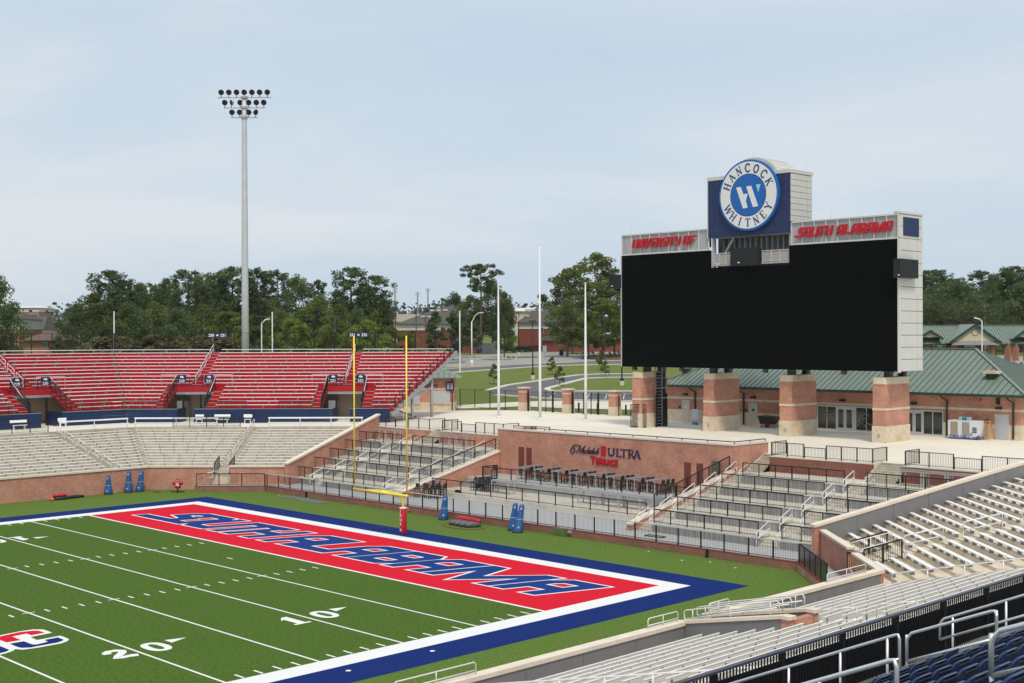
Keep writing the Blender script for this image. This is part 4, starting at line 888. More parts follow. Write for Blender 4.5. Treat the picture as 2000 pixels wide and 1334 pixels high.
# aisle handrails of the red stand
for fr, c, nm in ((LD, -2.0, 'near the fold'), (LD, 14.6, 'near the open end'), (LS, -.2, 'along the far sideline')):
    for k in (6.6, 9.2, 11.8, 14.4):
        t0 = RT0+RRUN*k-.3; t1 = t0+1.7; z0 = RZ0+RRISE*k-.55
        sloped_rail('white stair handrail in the red aisle %s' % nm, fr(c-.3, t0), fr(c-.3, t1), z0, z0+.72, 1.0, .035, 'rails in the red aisle %s' % nm, RAILW)
# chain-link fence along the back with the overhead section boards
def back_fence(fr, u0, u1, label):
    t = thing('chain_fence', label, 'fence', (*fr(u0, 34.5), 12.0)); n = round((u1-u0)/2.4); tr = MB(); mesh = MB()
    for i in range(n+1): x, y = fr(u0+(u1-u0)*i/n, 34.5); inst(post_mesh(2.35, .1), 'post', t, (x, y, 11.95))
    for z in (12.35, 14.28): tr.beam(p3(fr, u0, 34.5, z), p3(fr, u1, 34.5, z), .04, .04)
    tr.build('rails', BLACK, t)
    for i in range(int((u1-u0)/.42)):
        u = u0+.42*i; mesh.tube([p3(fr, u, 34.5, 12.35), p3(fr, u, 34.5, 14.28)], .007, 3, False)
    mesh.build('mesh_wires', BLACK, t, stuff=True)
back_fence(LD, -14.2, 26.0, 'tall black chain fence behind the angled red stand')
back_fence(LS, -32, 14.1, 'tall black chain fence behind the red stand along the far sideline')
for c, txt, nm in ((-2.0, ('230', '231'), 'left'), (14.6, ('231', '232'), 'right')):
    sg = thing('overhead_sign', 'long navy board reading %s and %s on the back fence %s' % (*txt, 'beside the floodlight mast' if c < 0 else 'behind the goal post'), 'sign', tuple(p3(LD, c, 34.4, 13.7)))
    MB().obox(LD, c-1.2, c+1.2, 34.3, 34.38, 13.75, 14.3).build('board', NAVYL, sg)
    dx = V((K, K, 0))
    for tx, off in ((txt[0], -.7), (txt[1], .7)):
        o = p3(LD, c+off, 34.28, 13.87); text_mb(tx, .44, lambda x, y, z: o+dx*x+V((0, 0, y)), .014).build('number', PWHITE, sg)
    o = p3(LD, c, 34.285, 13.9); MB().poly([o+dx*p[0]+V((0, 0, p[1])) for p in ((-.13, .05), (.08, .0), (.14, .1), (.1, .22), (-.1, .2))]).build('emblem', PWHITE, sg)
for px, ytop, lab in ((223, 608, 'slender white pole rising behind the fold of the red stand'), (532, 609, 'slender white pole behind the red stand right of the floodlight mast'), (884, 607, 'slender white pole at the open end of the red stand')):
    u = 2.87+(px-450)*.0547; fr = LD
    if px == 884: p = p3(LD, uend(34.6)+.35, 34.6, 9.5)
    else:
        r = ray(px, 700); dep = 34.8; q = on_plane(px, 683, (-1, 1, 0), 47.8+2**.5*34.8); p = V((q.x, q.y, 11.6))
    q = on_plane(px, ytop, (-1, 1, 0), -p.x+p.y)
    solo('white_pole', MB().tube([p, (p.x, p.y, q.z)], .07, 8), POLEW, lab, 'pole')
# ---- concourse furniture below the red stand
def long_bench(fr, u0, u1, label, tt=14.0):
    t = thing('long_bench', label, 'bench', (*fr((u0+u1)/2, tt), ZP)); n = max(2, round((u1-u0)/3.4))
    MB().obox(fr, u0, u1, tt-.02, tt+.03, ZP+.8, ZP+.95).build('backrest', ALU, t); MB().obox(fr, u0, u1, tt-.32, tt-.06, ZP+.4, ZP+.45).build('seat', ALU, t)
    for i in range(n+1): q = u0+.1+(u1-u0-.2)*i/n; MB().obox(fr, q-.03, q+.03, tt-.06, tt-.025, ZP, ZP+.8).build('leg', ALU, t)
long_bench(LD, 8.0, 17.6, 'long white bench at the top of the cream bleachers left of the sloping brick wall')
long_bench(LD, -5.6, 2.9, 'long white bench on the angled side of the fold below the navy fascia'); long_bench(LS, -2.0, 5.3, 'long white bench on the sideline side of the fold below the navy fascia')
def short_bench(fr, u, w, label):
    t = thing('short_bench', label, 'bench', (*fr(u, 18.7), ZP))
    MB().obox(fr, u-w/2, u+w/2, 18.8, 18.84, ZP+.62, ZP+.95).build('backrest', ALU, t); MB().obox(fr, u-w/2+.15, u+w/2-.1, 18.4, 18.72, ZP+.42, ZP+.47).build('seat', ALU, t)
    for s in (-1, 1): MB().obox(fr, u+s*w*.32-.03, u+s*w*.32+.03, 18.5, 18.78, ZP, ZP+.42).build('leg', ALU, t)
short_bench(LD, -.2, .9, 'narrow white bench nearest section 230 opening against the long navy fascia'); short_bench(LD, 2.2, 1.7, 'wide white bench in the middle of three against the long navy fascia'); short_bench(LD, 4.9, .9, 'narrow white bench right of the wide one against the long navy fascia')
short_bench(LS, -3.9, 1.7, 'wide white bench against the navy fascia along the far sideline'); short_bench(LS, .6, .9, 'narrow white bench beside the left opening of the navy fascia')
railing('black railing at the concourse edge in front of the three white benches', [p3(LD, -1.6, 13.7, ZP), p3(LD, 5.2, 13.7, ZP)], 1.0, postsp=1.75)
railing('black railing at the concourse edge above the far sideline bleachers', [p3(LS, -12, 13.7, ZP), p3(LS, -3.2, 13.7, ZP)], 1.0, postsp=1.9)
MB_ = MB(); slab(MB_, LS, lambda t: -34, lambda t: .414*t, 13.35, 13.75, 4.0, ZP+.004); struct('concourse_curb', MB_, CONC)
MB_ = MB(); slab(MB_, LD, lambda t: -.414*t, lambda t: 12.2+.414*t, 13.35, 13.75, 4.0, ZP+.004); struct('concourse_curb', MB_, CONC)
# ================================================================== FLOODLIGHT MAST
DISC = mat('lamp_glass', (.012, .012, .014), .3, spec=.5)
def mast():
    b = at_depth(479, 168); b.z = 6; sc = 168/FPX
    zt = lambda py: CAM.z+(660.2-py)*sc
    t = thing('floodlight_mast', 'tall grey floodlight mast with three rows of round lamps behind the red stand', 'floodlight', tuple(b))
    MB().tube([b, (b.x, b.y, 20), (b.x, b.y, zt(235)), (b.x, b.y, zt(192))], [.52, .45, .33, .3], 14).build('mast', mat('mast_grey', (.55, .57, .58), .5, .15, vary=.08, scale=1), t, True)
    for py, half, xs in ((191, 52, (-45, -30, -15, 0, 15, 30, 45)), (211, 40, (-38, -25, -8, 8.5, 23.5, 38)), (230, 26, (-24, -9, 8.5, 22))):
        z = zt(py); e = CR.copy(); e.z = 0; e.normalize(); fwd = V((e.y, -e.x, 0))
        MB().beam(b*1+e*(-half*sc)+V((0, 0, z-b.z)), b+e*(half*sc)+V((0, 0, z-b.z)), .12, .12).build('crossarm', GALV, t)
        MB().tube([(b.x, b.y, z-.12), (b.x, b.y, z+.16)], .46, 12).build('collar', GALV, t)
        for i, xo in enumerate(xs):
            c = b+e*(xo*sc)+V((0, 0, z-b.z)); tw = (.0, .9, 0, 0, 0, 0)[i] if py == 211 else (-.9 if (py == 230 and i == 3) else 0)
            n = (fwd*math.cos(tw)-e*math.sin(tw)+V((0, 0, -.25))).normalized(); hc = c+V((0, 0, .72))
            MB().tube([c, c+V((0, 0, .3))], .07, 6).build('lamp_bracket', BRKT, t)
            lp = MB().tube([hc-n*.28, hc-n*.12, hc+n*.05], [.16, .36, .39], 14).build('lamp_shell', GALV, t, True)
            MB().tube([hc+n*.052, hc+n*.075], .37, 14).build('lamp_lens', DISC, lp)
    MB().tube([(b.x-.2, b.y-.4, zt(594)), (b.x-.3, b.y-.55, zt(592))], .2, 8).build('camera_dome', POLEW, t)
mast()
# ================================================================== SCOREBOARD
sb = thing('scoreboard', 'huge black video scoreboard on brick pillars with round blue bank emblem on top', 'scoreboard', (1.2, 51.5, ZP))
YF = 51.0; XL, XR = -13.75, 16.15; XTL, XTR = -3.1, 5.72; ZB, ZT = 10.72, 21.75; YB = 55.1
FRAMEG = mat('frame_grey', (.5, .5, .5), .5, .2, vary=.05, scale=1); STEEL = mat('steel_dark', (.11, .11, .115), .5, .4, vary=.2, scale=1)
# screen: two wings and the middle, with the notch under the tower
scr = MB().add([(XL, YF, ZB), (XR, YF, ZB), (XR, YF, ZT), (5.65, YF, ZT), (5.65, YF, 20.05), (-2.95, YF, 20.12), (-2.95, YF, ZT), (XL, YF, ZT)], [(0, 1, 4, 5), (1, 2, 3, 4), (0, 5, 6, 7)])
mb = MB(); pts = [(XL, ZB), (XR, ZB), (XR, ZT), (5.65, ZT), (5.65, 20.05), (-2.95, 20.12), (-2.95, ZT), (XL, ZT)]
mb.hexa([(p[0], YF+.25, p[1]) for p in pts], [(p[0], YF, p[1]) for p in pts]).build('screen', SCREEN, sb)
body = MB().box(XL+.3, XR-.35, YF+.3, YB-.2, ZB+.05, 19.9).build('cabinet', STEEL, sb)
MB().box(XL-.12, XL-.003, YF-.05, YF+.35, ZB, ZT).build('side_frame', FRAMEG, sb)
# wing signs: grey mesh with white mullions
MESH = mat('grey_mesh', (.40, .405, .415), .6, .1, vary=.12, scale=.9, stretch=(1, 1, .15))
def wing(x0, x1, z0, z1, n):
    wsg = MB().box(x0, x1, YF+.12, YF+.2, z0, z1).build('wing_sign', MESH, sb)
    for i in range(n+1): x = x0+(x1-x0)*i/n; MB().box(x-.045, x+.045, YF+.02, YF+.115, z0, z1).build('mullion', PANELW, wsg)
    MB().box(x0, x1, YF+.0, YF+.115, z1, z1+.12).build('top_edge', PANELW, wsg); MB().box(x0, x1, YF-.03, YF+.115, z0-.12, z0).build('bottom_edge', PANELW, wsg)
    MB().box(x0+.1, x1-.1, YF+.5, YF+.6, z0+.2, z1-.5).build('truss', STEEL, wsg)
    return wsg
w1 = wing(XL, XTL-.04, ZT+.14, 23.7, 9); w2 = wing(XTR+.16, XR+.1, ZT+.14, 23.72, 9)
def red_word(txt, x0, z0, H, Wl, gap, parent, sw, spx):
    x = x0
    for ch in txt:
        if ch == ' ': x += spx; continue
        W = Wl*(1.45 if ch == 'M' else .38 if ch == 'I' else 1.0); mb = MB()
        for i, q in enumerate(ital_polys(ch, W, H, sw)):
            yy = YF-.16-i*.0012; f = lambda p, y: V((x+p.x+.3*p.y, y, z0+p.y)); mb.hexa([f(p, YF-.02) for p in q], [f(p, yy) for p in q])
        mb.build('red_letter', LTRED, parent); x += W+gap
red_word('UNIVERSITY OF', -12.4, 22.42, .87, .64, .03, w1, .19, .35)
red_word('SOUTH ALABAMA', 6.45, 22.38, .88, .68, .02, w2, .2, .42)
# tower
tw = MB().box(XTL, XTR, YF-.08, YF+.1, 22.88, 28.2).build('tower_sign', SIGNNAVY, sb)
TRUSS = mat('truss_ghost', (.03, .05, .14), .6)
for x in (XTL+.35, XTL+1.1, XTR-1.1, XTR-.35): MB().box(x-.03, x+.03, YF-.085, YF-.081, 23.0, 28.1).build('rib', TRUSS, tw)
for z in (23.5, 24.6, 25.8, 27.0, 27.8):
    for xa, xb in ((XTL+.1, XTL+1.4), (XTR-1.4, XTR-.1)): MB().box(xa, xb, YF-.088, YF-.086, z-.03, z+.03).build('rib', TRUSS, tw)
for i, z in enumerate((23.5, 24.6, 25.8, 27.0)):
    for xa, xb in ((XTL+.35, XTL+1.1), (XTR-1.1, XTR-.35)):
        q = stroke([(xa, z), (xb, z+1.1)] if i % 2 else [(xb, z), (xa, z+1.1)], .05)[0]; MB().poly([(p.x, YF-.0905, p.y) for p in q]).build('rib', TRUSS, tw)
MB().box(XTL-.1, XTR+.1, YF-.12, YB-.4, 28.22, 28.55).build('tower_cap', PANELW, sb)
MB().box(XTL-.1, XTL-.01, YF-.1, YF+.4, 22.88, 28.2).build('tower_edge', PANELW, sb)
tb = MB().box(XTL+.1, XTR-.05, YF+.4, YB-.5, 22.9, 28.2).build('tower_body', PANELW, sb)
for i in range(8):
    z0 = 23.9+i*.535
    for y0, y1 in ((YF+.12, YB-1.35), (YB-1.33, YB-.5)): MB().box(XTR+.0, XTR+.06, y0, y1-.015, z0+.02, z0+.515).build('side_panel', PANELW, sb)
# vaulted roof behind the emblem
mb = MB(); cx, r = 1.62, 3.5
arc = [(cx+r*math.cos(a), 26.45+r*math.sin(a)) for a in [PI*(.2+.6*i/16) for i in range(17)]]
mb.add([(x, YF+.15, z) for x, z in arc]+[(x, YB-.6, z) for x, z in arc], [(i, i+1, 18+i, 17+i) for i in range(16)]); vr = mb.build('vault_roof', PANELW, sb, True)
for i in range(0, 17):
    x, z = arc[i]; MB().beam((x, YF+.15, z+.02), (x, YB-.6, z+.02), .05, .06).build('roof_seam', PANELW, vr)
MB().add([(x, YF+.14, z) for x, z in arc]+[(arc[-1][0], YF+.14, 28.4), (arc[0][0], YF+.14, 28.4)], [tuple(range(19))]).build('vault_front', PANELW, sb)
# round emblem
ex, ez, er = 1.62, 26.52, 3.22
def disc(name, rad, y0, y1, m, parent, n=56): return MB().tube([(ex, y0, ez), (ex, y1, ez)], rad, n).build(name, m, parent)
em_ = disc('emblem_ring', er, YF-.1, YF-.42, LOGOB, sb)
disc('emblem_face', er*.945, YF-.43, YF-.45, LOGOW, em_); disc('emblem_centre', er*.585, YF-.455, YF-.475, LOGOB, em_)
MB().tube([(ex, YF-.452, ez), (ex, YF-.4535, ez)], er*.605, 56).build('emblem_line', NAVYL, em_)
def hpoly(pts, m, y, nm):
    q = [(ex-.05*er+p[0]*er*.86, p[1]*er*.88+ez-.02*er) for p in pts]; MB().hexa([(a, YF-.475, b) for a, b in q], [(a, y, b) for a, b in q]).build(nm, m, em_)
hpoly([(-.40, .31), (-.21, .31), (-.12, .06), (.07, .06), (.0, -.22), (.05, -.39), (-.14, -.42)][:0] or [(-.40, .30), (-.22, .30), (-.12, .06), (.06, .07), (-.02, -.16), (.05, -.38), (-.13, -.40)], LOGOW, YF-.5, 'emblem_mark')
hpoly([(.0, .30), (.19, .31), (.46, -.36), (.26, -.38)], LOGOW, YF-.501, 'emblem_mark')
hpoly([(.38, .33), (.56, .33), (.46, .08)], mat('logo_pale', (.35, .6, .68), .5), YF-.5, 'emblem_mark')
LB2 = mat('logo_letter', (.01, .05, .2), .5)
def ring_word(txt, a0, a1, up):
    n = len(txt); hgt = er*.225; wd = er*.2
    for i, ch in enumerate(txt):
        a = math.radians(a0+(a1-a0)*i/(n-1)); rad = er*.655 if up else er*.885
        rx = V((math.sin(a), 0, math.cos(a))) if up else V((-math.sin(a), 0, -math.cos(a)))      # local up
        tx = V((math.cos(a), 0, -math.sin(a))) if up else V((-math.cos(a), 0, math.sin(a)))
        base = V((ex, YF-.453, ez))+V((math.sin(a), 0, math.cos(a)))*rad
        w_ = wd*(1.15 if ch == 'W' else .9)
        serif_mb(ch, lambda x, y, z: base+tx*(x-w_/2)+rx*y+V((0, -z-.012, 0)), hgt, w_, .13, .06, .012).build('emblem_letter', LB2, em_)
ring_word('HANCOCK', -68, 66, True); ring_word('WHITNEY', 180+62, 180-62, False)
# gap under the tower: bracing, catwalk, small speaker
gapz0, gapz1 = 20.2, 22.85
MB().box(XTL-.3, XTR-.2, YF+1.9, YF+2.0, gapz0-.1, gapz1+.4).build('back_sheet', mat('sheet_grey', (.16, .165, .17), .6, .2, vary=.3, scale=2, stretch=(2, 2, .1)), sb)
for i in range(14): x = XTL+.5+i*.6; MB().box(x, x+.06, YF+1.6, YF+1.88, gapz0, gapz1).build('stud', FRAMEG, sb)
MB().beam((XTL+.4, YF+.9, gapz0), (XTL+2.2, YF+.9, gapz1), .16, .2).build('diagonal_brace', FRAMEG, sb)
for x in (XTL+.3, XTR-.12): MB().box(x-.12, x+.12, YF+.3, YF+.6, 19.6, 22.9).build('tower_leg', FRAMEG, sb)
MB().box(XTL+.45, XTR-.15, YF+.2, YF+1.4, 20.25, 20.4).build('catwalk', FRAMEG, sb)
for xa, xb in ((XTL+.45, -.6), (2.75, XTR-.2)):
    MB().box(xa, xb, YF+.22, YF+.26, 20.5, 21.35).build('catwalk_mesh', mat('mesh_pale', (.36, .35, .32), .6, vary=.1, scale=6), sb)
    for z in (20.45, 21.4): MB().box(xa, xb, YF+.17, YF+.21, z, z+.06).build('catwalk_rail', PANELW, sb)
    for i in range(4): x = xa+(xb-xa)*i/3; MB().box(x-.03, x+.03, YF+.15, YF+.2, 20.3, 21.45).build('catwalk_post', PANELW, sb)
spk = MB().box(-.45, 2.6, YF-.3, YF+.15, 20.15, 21.75).build('centre_speaker', CABIN, sb)
MB().box(.35, .6, YF-.31, YF-.301, 20.4, 20.5).build('badge', PWHITE, spk)
for x0, x1, nm in ((-15.35, XL-.05, 'l'), (XR-.05, XR+2.2, 'r')):
    z0 = 18.55 if nm == 'l' else 18.3
    if nm == 'l': s_ = MB().box(x0, x1, YF-.1, YF+.55, z0, z0+1.35).build('wing_speaker', CABIN, sb); MB().box(x0+.25, x0+.5, YF-.11, YF-.101, z0+.2, z0+.28).build('badge', PWHITE, s_)
    else: s_ = MB().box(XR-.02, XR+.6, YF-.75, YF+2.35, z0+.2, z0+1.75).build('wing_speaker', CABIN, sb); MB().box(XR+.4, XR+.55, YF-.76, YF-.751, z0+.35, z0+.45).build('badge', PWHITE, s_)
# right flank in white panels
MB().box(XR-.3, XR-.02, YF+.25, YB, ZB, 23.9).build('flank_core', STEEL, sb)
MB().box(XR-.02, XR+.1, YF-.06, YF+.3, ZB-.1, 23.85).build('flank_edge', PANELW, sb)
for i in range(13):
    z0 = ZB+.02+i*(23.85-ZB)/13; z1 = z0+(23.85-ZB)/13-.045
    for y0, y1 in ((YF+.33, YB-.965), (YB-.93, YB)): MB().box(XR-.015, XR+.07, y0, y1, z0, z1).build('flank_panel', PANELW, sb)
MB().box(XR-.4, XR+.12, YF-.02, YB+.05, 23.87, 24.05).build('flank_cap', PANELW, sb)
MB().box(XR+.07, XR+.12, YF+.75, YB-.7, 22.05, 23.6).build('flank_window', SIGNNAVY, sb)
# lightning rods and lower struts
for x, y, z in ((XTL+.2, YF+.5, 28.5), (1.5, YF+.6, 29.8), (XTR-.2, YB-1, 28.5), (XL+.8, YF+.5, 23.8), (9.5, YF+.5, 23.8), (XR-.3, YB-.5, 24.0), (3.6, YB-1.5, 29.4)): MB().tube([(x, y, z), (x, y, z+.75)], .015, 5).build('lightning_rod', PANELW, sb)
for x0, x1, y0, y1 in ((-12.6, -11.42, 51.2, 55.3), (-4.5, -3.28, 52.0, 56.1), (4.1, 5.36, 51.8, 55.9), (13.7, 14.87, 51.2, 55.3)):
    p = MB(); c = .18
    def chamf(x0, x1, y0, y1): return [(x0+c, y0), (x1-c, y0), (x1, y0+c), (x1, y1-c), (x1-c, y1), (x0+c, y1), (x0, y1-c), (x0, y0+c)]
    pl = MB().prism([(x0, y0), (x1, y0), (x1, y1), (x0, y1)], 6.1, 9.62).build('pillar', BRICK, sb)
    MB().box(x0-.05, x1+.05, y0-.05, y1+.05, ZP, 6.1).build('pillar_base', STONE, pl)
    MB().box(x0-.035, x1+.035, y0-.035, y1+.035, 7.42, 7.62).build('pillar_band', STONE, pl)
    MB().prism(chamf(x0-.06, x1+.06, y0-.06, y1+.06), 9.625, 10.2).build('pillar_cap', STONE, pl)
    for yy in (52.2, 54.6): MB().box((x0+x1)/2-.28, (x0+x1)/2+.28, yy+.3, yy+.9, 10.2, ZB+.2).build('steel_stub', STEEL, sb)
    MB().box((x0+x1)/2-.1, (x0+x1)/2+.1, y0-.12, y0-.05, 5.2, 5.45).build('socket_box', mat('box_grey', (.35, .35, .36), .5), pl)
    for yy in (53.2,): MB().box(x1-.35, x1+.02, yy+.9, yy+1.3, 10.25, 10.6).build('floodlamp', CABIN, sb)
for x in (-12.9, -7.0, 2.5, 10.5): MB().box(x, x+.35, YF+.5, YF+.9, ZB-.35, ZB-.02).build('downlight', STEEL, sb)
# access ladder cage on the first pillar and its mesh gate
t = thing('ladder_cage', 'black steel access ladder in a hooped cage climbing the first scoreboard pillar', 'ladder', (-11.2, 53.5, ZP))
for y in (53.2, 54.2): MB().box(-11.32, -11.24, y-.04, y+.04, ZP, 10.9).build('stile', GALV, t)
for i in range(18): MB().tube([(-11.28, 53.2, ZP+.3+.32*i), (-11.28, 54.2, ZP+.3+.32*i)], .025, 5).build('rung', GALV, t)
for z in (7.6, 8.6, 9.6): MB().tube([(-11.25, 53.1, z), (-10.7, 53.1, z), (-10.5, 53.7, z), (-10.7, 54.3, z), (-11.25, 54.3, z)], .03, 5).build('hoop', GALV, t)
MB().box(-11.42, -11.35, 53.3, 54.9, ZP, 10.2).build('back_plate', BLACK, t)
for y in (52.9, 54.5): MB().box(-11.0, -10.88, y-.06, y+.06, ZP, 8.0).build('guard_post', BLACK, t)
g_ = thing('mesh_gate', 'open black wire mesh gate panel beside the first scoreboard pillar', 'gate', (-11.8, 50.6, ZP))
fr = FR((-12.6, 50.9), (K, .25), (-.25, K)); mb = MB()
for z in (ZP+.05, ZP+2.25): mb.obox(fr, 0, 2.2, -.03, .03, z, z+.07)
for u in (0, 2.14): mb.obox(fr, u, u+.06, -.03, .03, ZP, ZP+2.3)
mb.build('frame', BLACK, g_); mb = MB()
for i in range(1, 18): mb.obox(fr, .12*i, .12*i+.02, -.01, .01, ZP+.1, ZP+2.25)
for i in range(1, 18): mb.obox(fr, .05, 2.15, -.012, .008, ZP+.12*i, ZP+.12*i+.018)
mb.build('wires', BLACK, g_, stuff=True)
# ================================================================== PLAZA BUILDING
bd = thing('plaza_building', 'long brick building with green standing-seam hip roof behind the scoreboard', 'building', (3, 61.3, ZP))
YW, X0, X1, YBK = 61.3, -16.4, 22.0, 75.2
wl = MB().box(X0, X1, YW, YBK, 5.98, 8.62).build('wall', BRICK, bd)
MB().box(X0-.05, X1+.05, YW-.05, YBK+.05, ZP, 5.98).build('stone_base', STONE, bd)
MB().box(X0-.02, X1+.02, YW-.03, YBK+.02, 7.12, 7.34).build('stone_band', STONE, bd)
ev, rg, yr = 8.6, 12.42, 68.2; ex0, ex1, ey0, ey1 = -17.3, 22.8, 60.4, 76.0; rx0, rx1 = -9.4, 14.75
c = [V((ex0, ey0, ev)), V((ex1, ey0, ev)), V((ex1, ey1, ev)), V((ex0, ey1, ev)), V((rx0, yr, rg)), V((rx1, yr, rg))]
rf = MB().add(c, [(0, 1, 5, 4), (1, 2, 5), (2, 3, 4, 5), (3, 0, 4), (0, 3, 2, 1)]).build('roof', ROOFG, bd)
MB().box(ex0-.03, ex1+.03, ey0-.12, ey0-.01, ev-.2, ev+.03).build('gutter', TRIMG, rf); MB().box(ex1+.01, ex1+.12, ey0, ey1, ev-.2, ev+.03).build('gutter', TRIMG, rf)
n = 66
for i in range(1, n):
    x = ex0+(ex1-ex0)*i/n
    f = min(1, (x-ex0)/(rx0-ex0)) if x < rx0 else min(1, (ex1-x)/(ex1-rx1)) if x > rx1 else 1
    MB().beam((x, ey0+.02, ev+.03), (x, ey0+(yr-ey0)*f, ev+(rg-ev)*f+.03), .045, .07).build('roof_seam', SEAMG, rf)
for i in range(1, 26):
    y = ey0+(ey1-ey0)*i/26; f = (y-ey0)/(yr-ey0) if y < yr else (ey1-y)/(ey1-yr)
    MB().beam((ex1-.02, y, ev+.03), (ex1+(rx1-ex1)*f, y, ev+(rg-ev)*f+.03), .045, .07).build('roof_seam', SEAMG, rf)
for a, b in ((c[1], c[5]), (c[4], c[5]), (c[0], c[4])): MB().beam(a+V((0, 0, .06)), b+V((0, 0, .06)), .3, .08).build('ridge_cap', ROOFG, rf)
for x, y, big in ((18.6, 63.2, 1), (-8.5, 65.6, 0), (3.2, 64.6, 0), (-15.0, 63.0, 0)):
    z = ev+(rg-ev)*(y-ey0)/(yr-ey0); s = 1 if big else .7
    v = MB().box(x-.4*s, x+.4*s, y-.35, y+.3, z-.3, z+.35*s).build('roof_vent', TRIMG, rf); MB().box(x-.6*s, x+.6*s, y-.6, y+.5, z+.36*s, z+.6*s).build('vent_hood', STONE if big else TRIMG, v)
def unit_door(x0, x1, z1, m, sill=ZP, handle=True, nm='door'):
    MB().box(x0-.07, x1+.07, YW-.045, YW-.03+.02, sill, z1+.07).build('door_frame', DOORM, bd)
    d = MB().box(x0, x1, YW-.075, YW-.047, sill+.02, z1).build(nm, m, bd)
    if handle: MB().tube([(x0+.1, YW-.12, 5.72), (x0+.3, YW-.12, 5.72)], .025, 5).build('handle', GALV, d)
    return d
for x in (-14.15, -5.7): d = unit_door(x, x+.95, 6.95, DOORM); MB().box(x+.36, x+.6, YW-.082, YW-.077, 6.15, 6.4).build('door_plate', PWHITE if x < -10 else NAVYL, d); MB().box(x-.5, x-.28, YW-.07, YW-.031, 6.1, 6.35).build('room_sign', NAVYL, bd)
# glazed entrance bays
SF = mat('storefront_aluminium', (.55, .55, .54), .4, .4)
def glazing(x0, x1, z1, lights, doors, nm):
    g_ = MB(); 
    fr_ = MB().box(x0, x1, YW-.06, YW-.035, ZP, z1).build(nm, SF, bd)
    for (a, b) in lights: MB().box(a, b, YW-.075, YW-.062, ZP+.16, z1-.12).build('pane', GLASS, fr_)
    for (a, b) in doors:
        l = MB().box(a+.02, b-.02, YW-.09, YW-.065, ZP+.03, z1-.18).build('door_leaf', SF, fr_); MB().box(a+.15, b-.15, YW-.1, YW-.092, ZP+.3, z1-.32).build('pane', GLASS, fr_)
        MB().tube([(b-.12, YW-.14, 5.4), (b-.12, YW-.14, 6.1)], .02, 5).build('pull_handle', GALV, fr_)
glazing(2.15, 8.6, 7.05, [(2.25, 3.15), (3.25, 4.15), (6.35, 7.35), (7.45, 8.5)], [(4.3, 5.15), (5.17, 6.05)], 'storefront')
glazing(9.6, 15.0, 6.98, [(9.7, 10.5), (10.6, 11.3), (13.15, 13.95), (14.05, 14.9)], [(11.4, 12.2), (12.22, 13.05)], 'storefront')
DEC = mat('window_decal', (.16, .18, .17), .5)
mb = MB(); 
for s in ([(2.35, 6.8), (2.7, 6.4), (3.4, 5.9), (4.1, 5.6)], [(2.6, 6.9), (3.2, 6.3), (4.1, 5.8)], [(6.5, 5.2), (6.7, 6.0), (7.2, 6.4), (7.6, 6.3), (7.3, 6.0), (7.0, 5.9)], [(7.1, 5.2), (7.5, 5.5), (8.0, 5.4), (8.3, 5.8)]):
    for i, q in enumerate(stroke(s, .12)): mb.poly([(p.x, YW-.0765-.0003*i, p.y) for p in q])
mb.build('window_decals', DEC, bd)
sh = unit_door(19.75, 20.9, 6.85, SHUT, handle=False, nm='roller_door')
mb = MB()
for i in range(28): mb.box(19.77, 20.88, YW-.085, YW-.077, ZP+.05+i*.076, ZP+.1+i*.076)
mb.build('shutter_slats', SHUT, sh, stuff=True)
for x, lab in ((-12.45, 0), (-6.35, 0), (15.35, 1), (21.35, 1)):
    MB().tube([(x-.25, ey0+.05, 8.45), (x-.2, ey0+.25, 8.2), (x, YW-.12, 7.9), (x, YW-.12, ZP+.1)], .085, 8).build('downpipe', TRIMG, bd, True)
for x, z in ((-13.7, 7.6), (-5.2, 7.55), (4.9, 7.6), (12.2, 7.55), (20.1, 7.42)): MB().box(x-.25, x+.25, YW-.3, YW-.002, z-.1, z+.1).build('wall_light', BLACK, bd)
MB().box(19.9, 20.15, YW-.25, YW-.01, 7.75, 8.3).build('loudspeaker', BLACK, bd); MB().box(18.35, 18.5, YW-.12, YW-.01, 7.95, 8.15).build('alarm_strobe', LTRED, bd)
MB().box(22.06, 22.12, 62.0, 63.0, ZP, 6.95).build('side_door', DOORM, bd)
# ---- things on the plaza in front of the building
t = thing('ice_freezer', 'white ice merchandiser with two tan doors and blue splash print', 'freezer', (17.8, 59.9, ZP))
icem = bpy.data.materials.new('ice_print'); icem.use_nodes = True; T = icem.node_tree; bb = T.nodes['Principled BSDF']; bb.inputs['Roughness'].default_value = .4
tc = T.nodes.new('ShaderNodeTexCoord'); sp = T.nodes.new('ShaderNodeSeparateXYZ'); nz = T.nodes.new('ShaderNodeTexNoise'); nz.inputs['Scale'].default_value = 5; nz.inputs['Detail'].default_value = 6
ad = T.nodes.new('ShaderNodeMath'); ad.operation = 'MULTIPLY_ADD'; ad.inputs[1].default_value = -.62; rp = T.nodes.new('ShaderNodeValToRGB'); e = rp.color_ramp.elements
e[0].position = .2; e[0].color = (.68, .7, .75, 1); e[1].position = .42; e[1].color = (.03, .08, .3, 1)
T.links.new(tc.outputs['Object'], sp.inputs[0]); T.links.new(tc.outputs['Object'], nz.inputs['Vector']); T.links.new(sp.outputs[2], ad.inputs[0]); T.links.new(nz.outputs['Fac'], ad.inputs[2]); T.links.new(ad.outputs[0], rp.inputs[0]); T.links.new(rp.outputs[0], bb.inputs['Base Color'])
MB().box(16.35, 19.1, 59.4, 60.5, ZP+.08, 6.32).build('cabinet', icem, t)
MB().box(16.4, 19.05, 59.45, 60.45, ZP, ZP+.08).build('base', DKGREY, t)
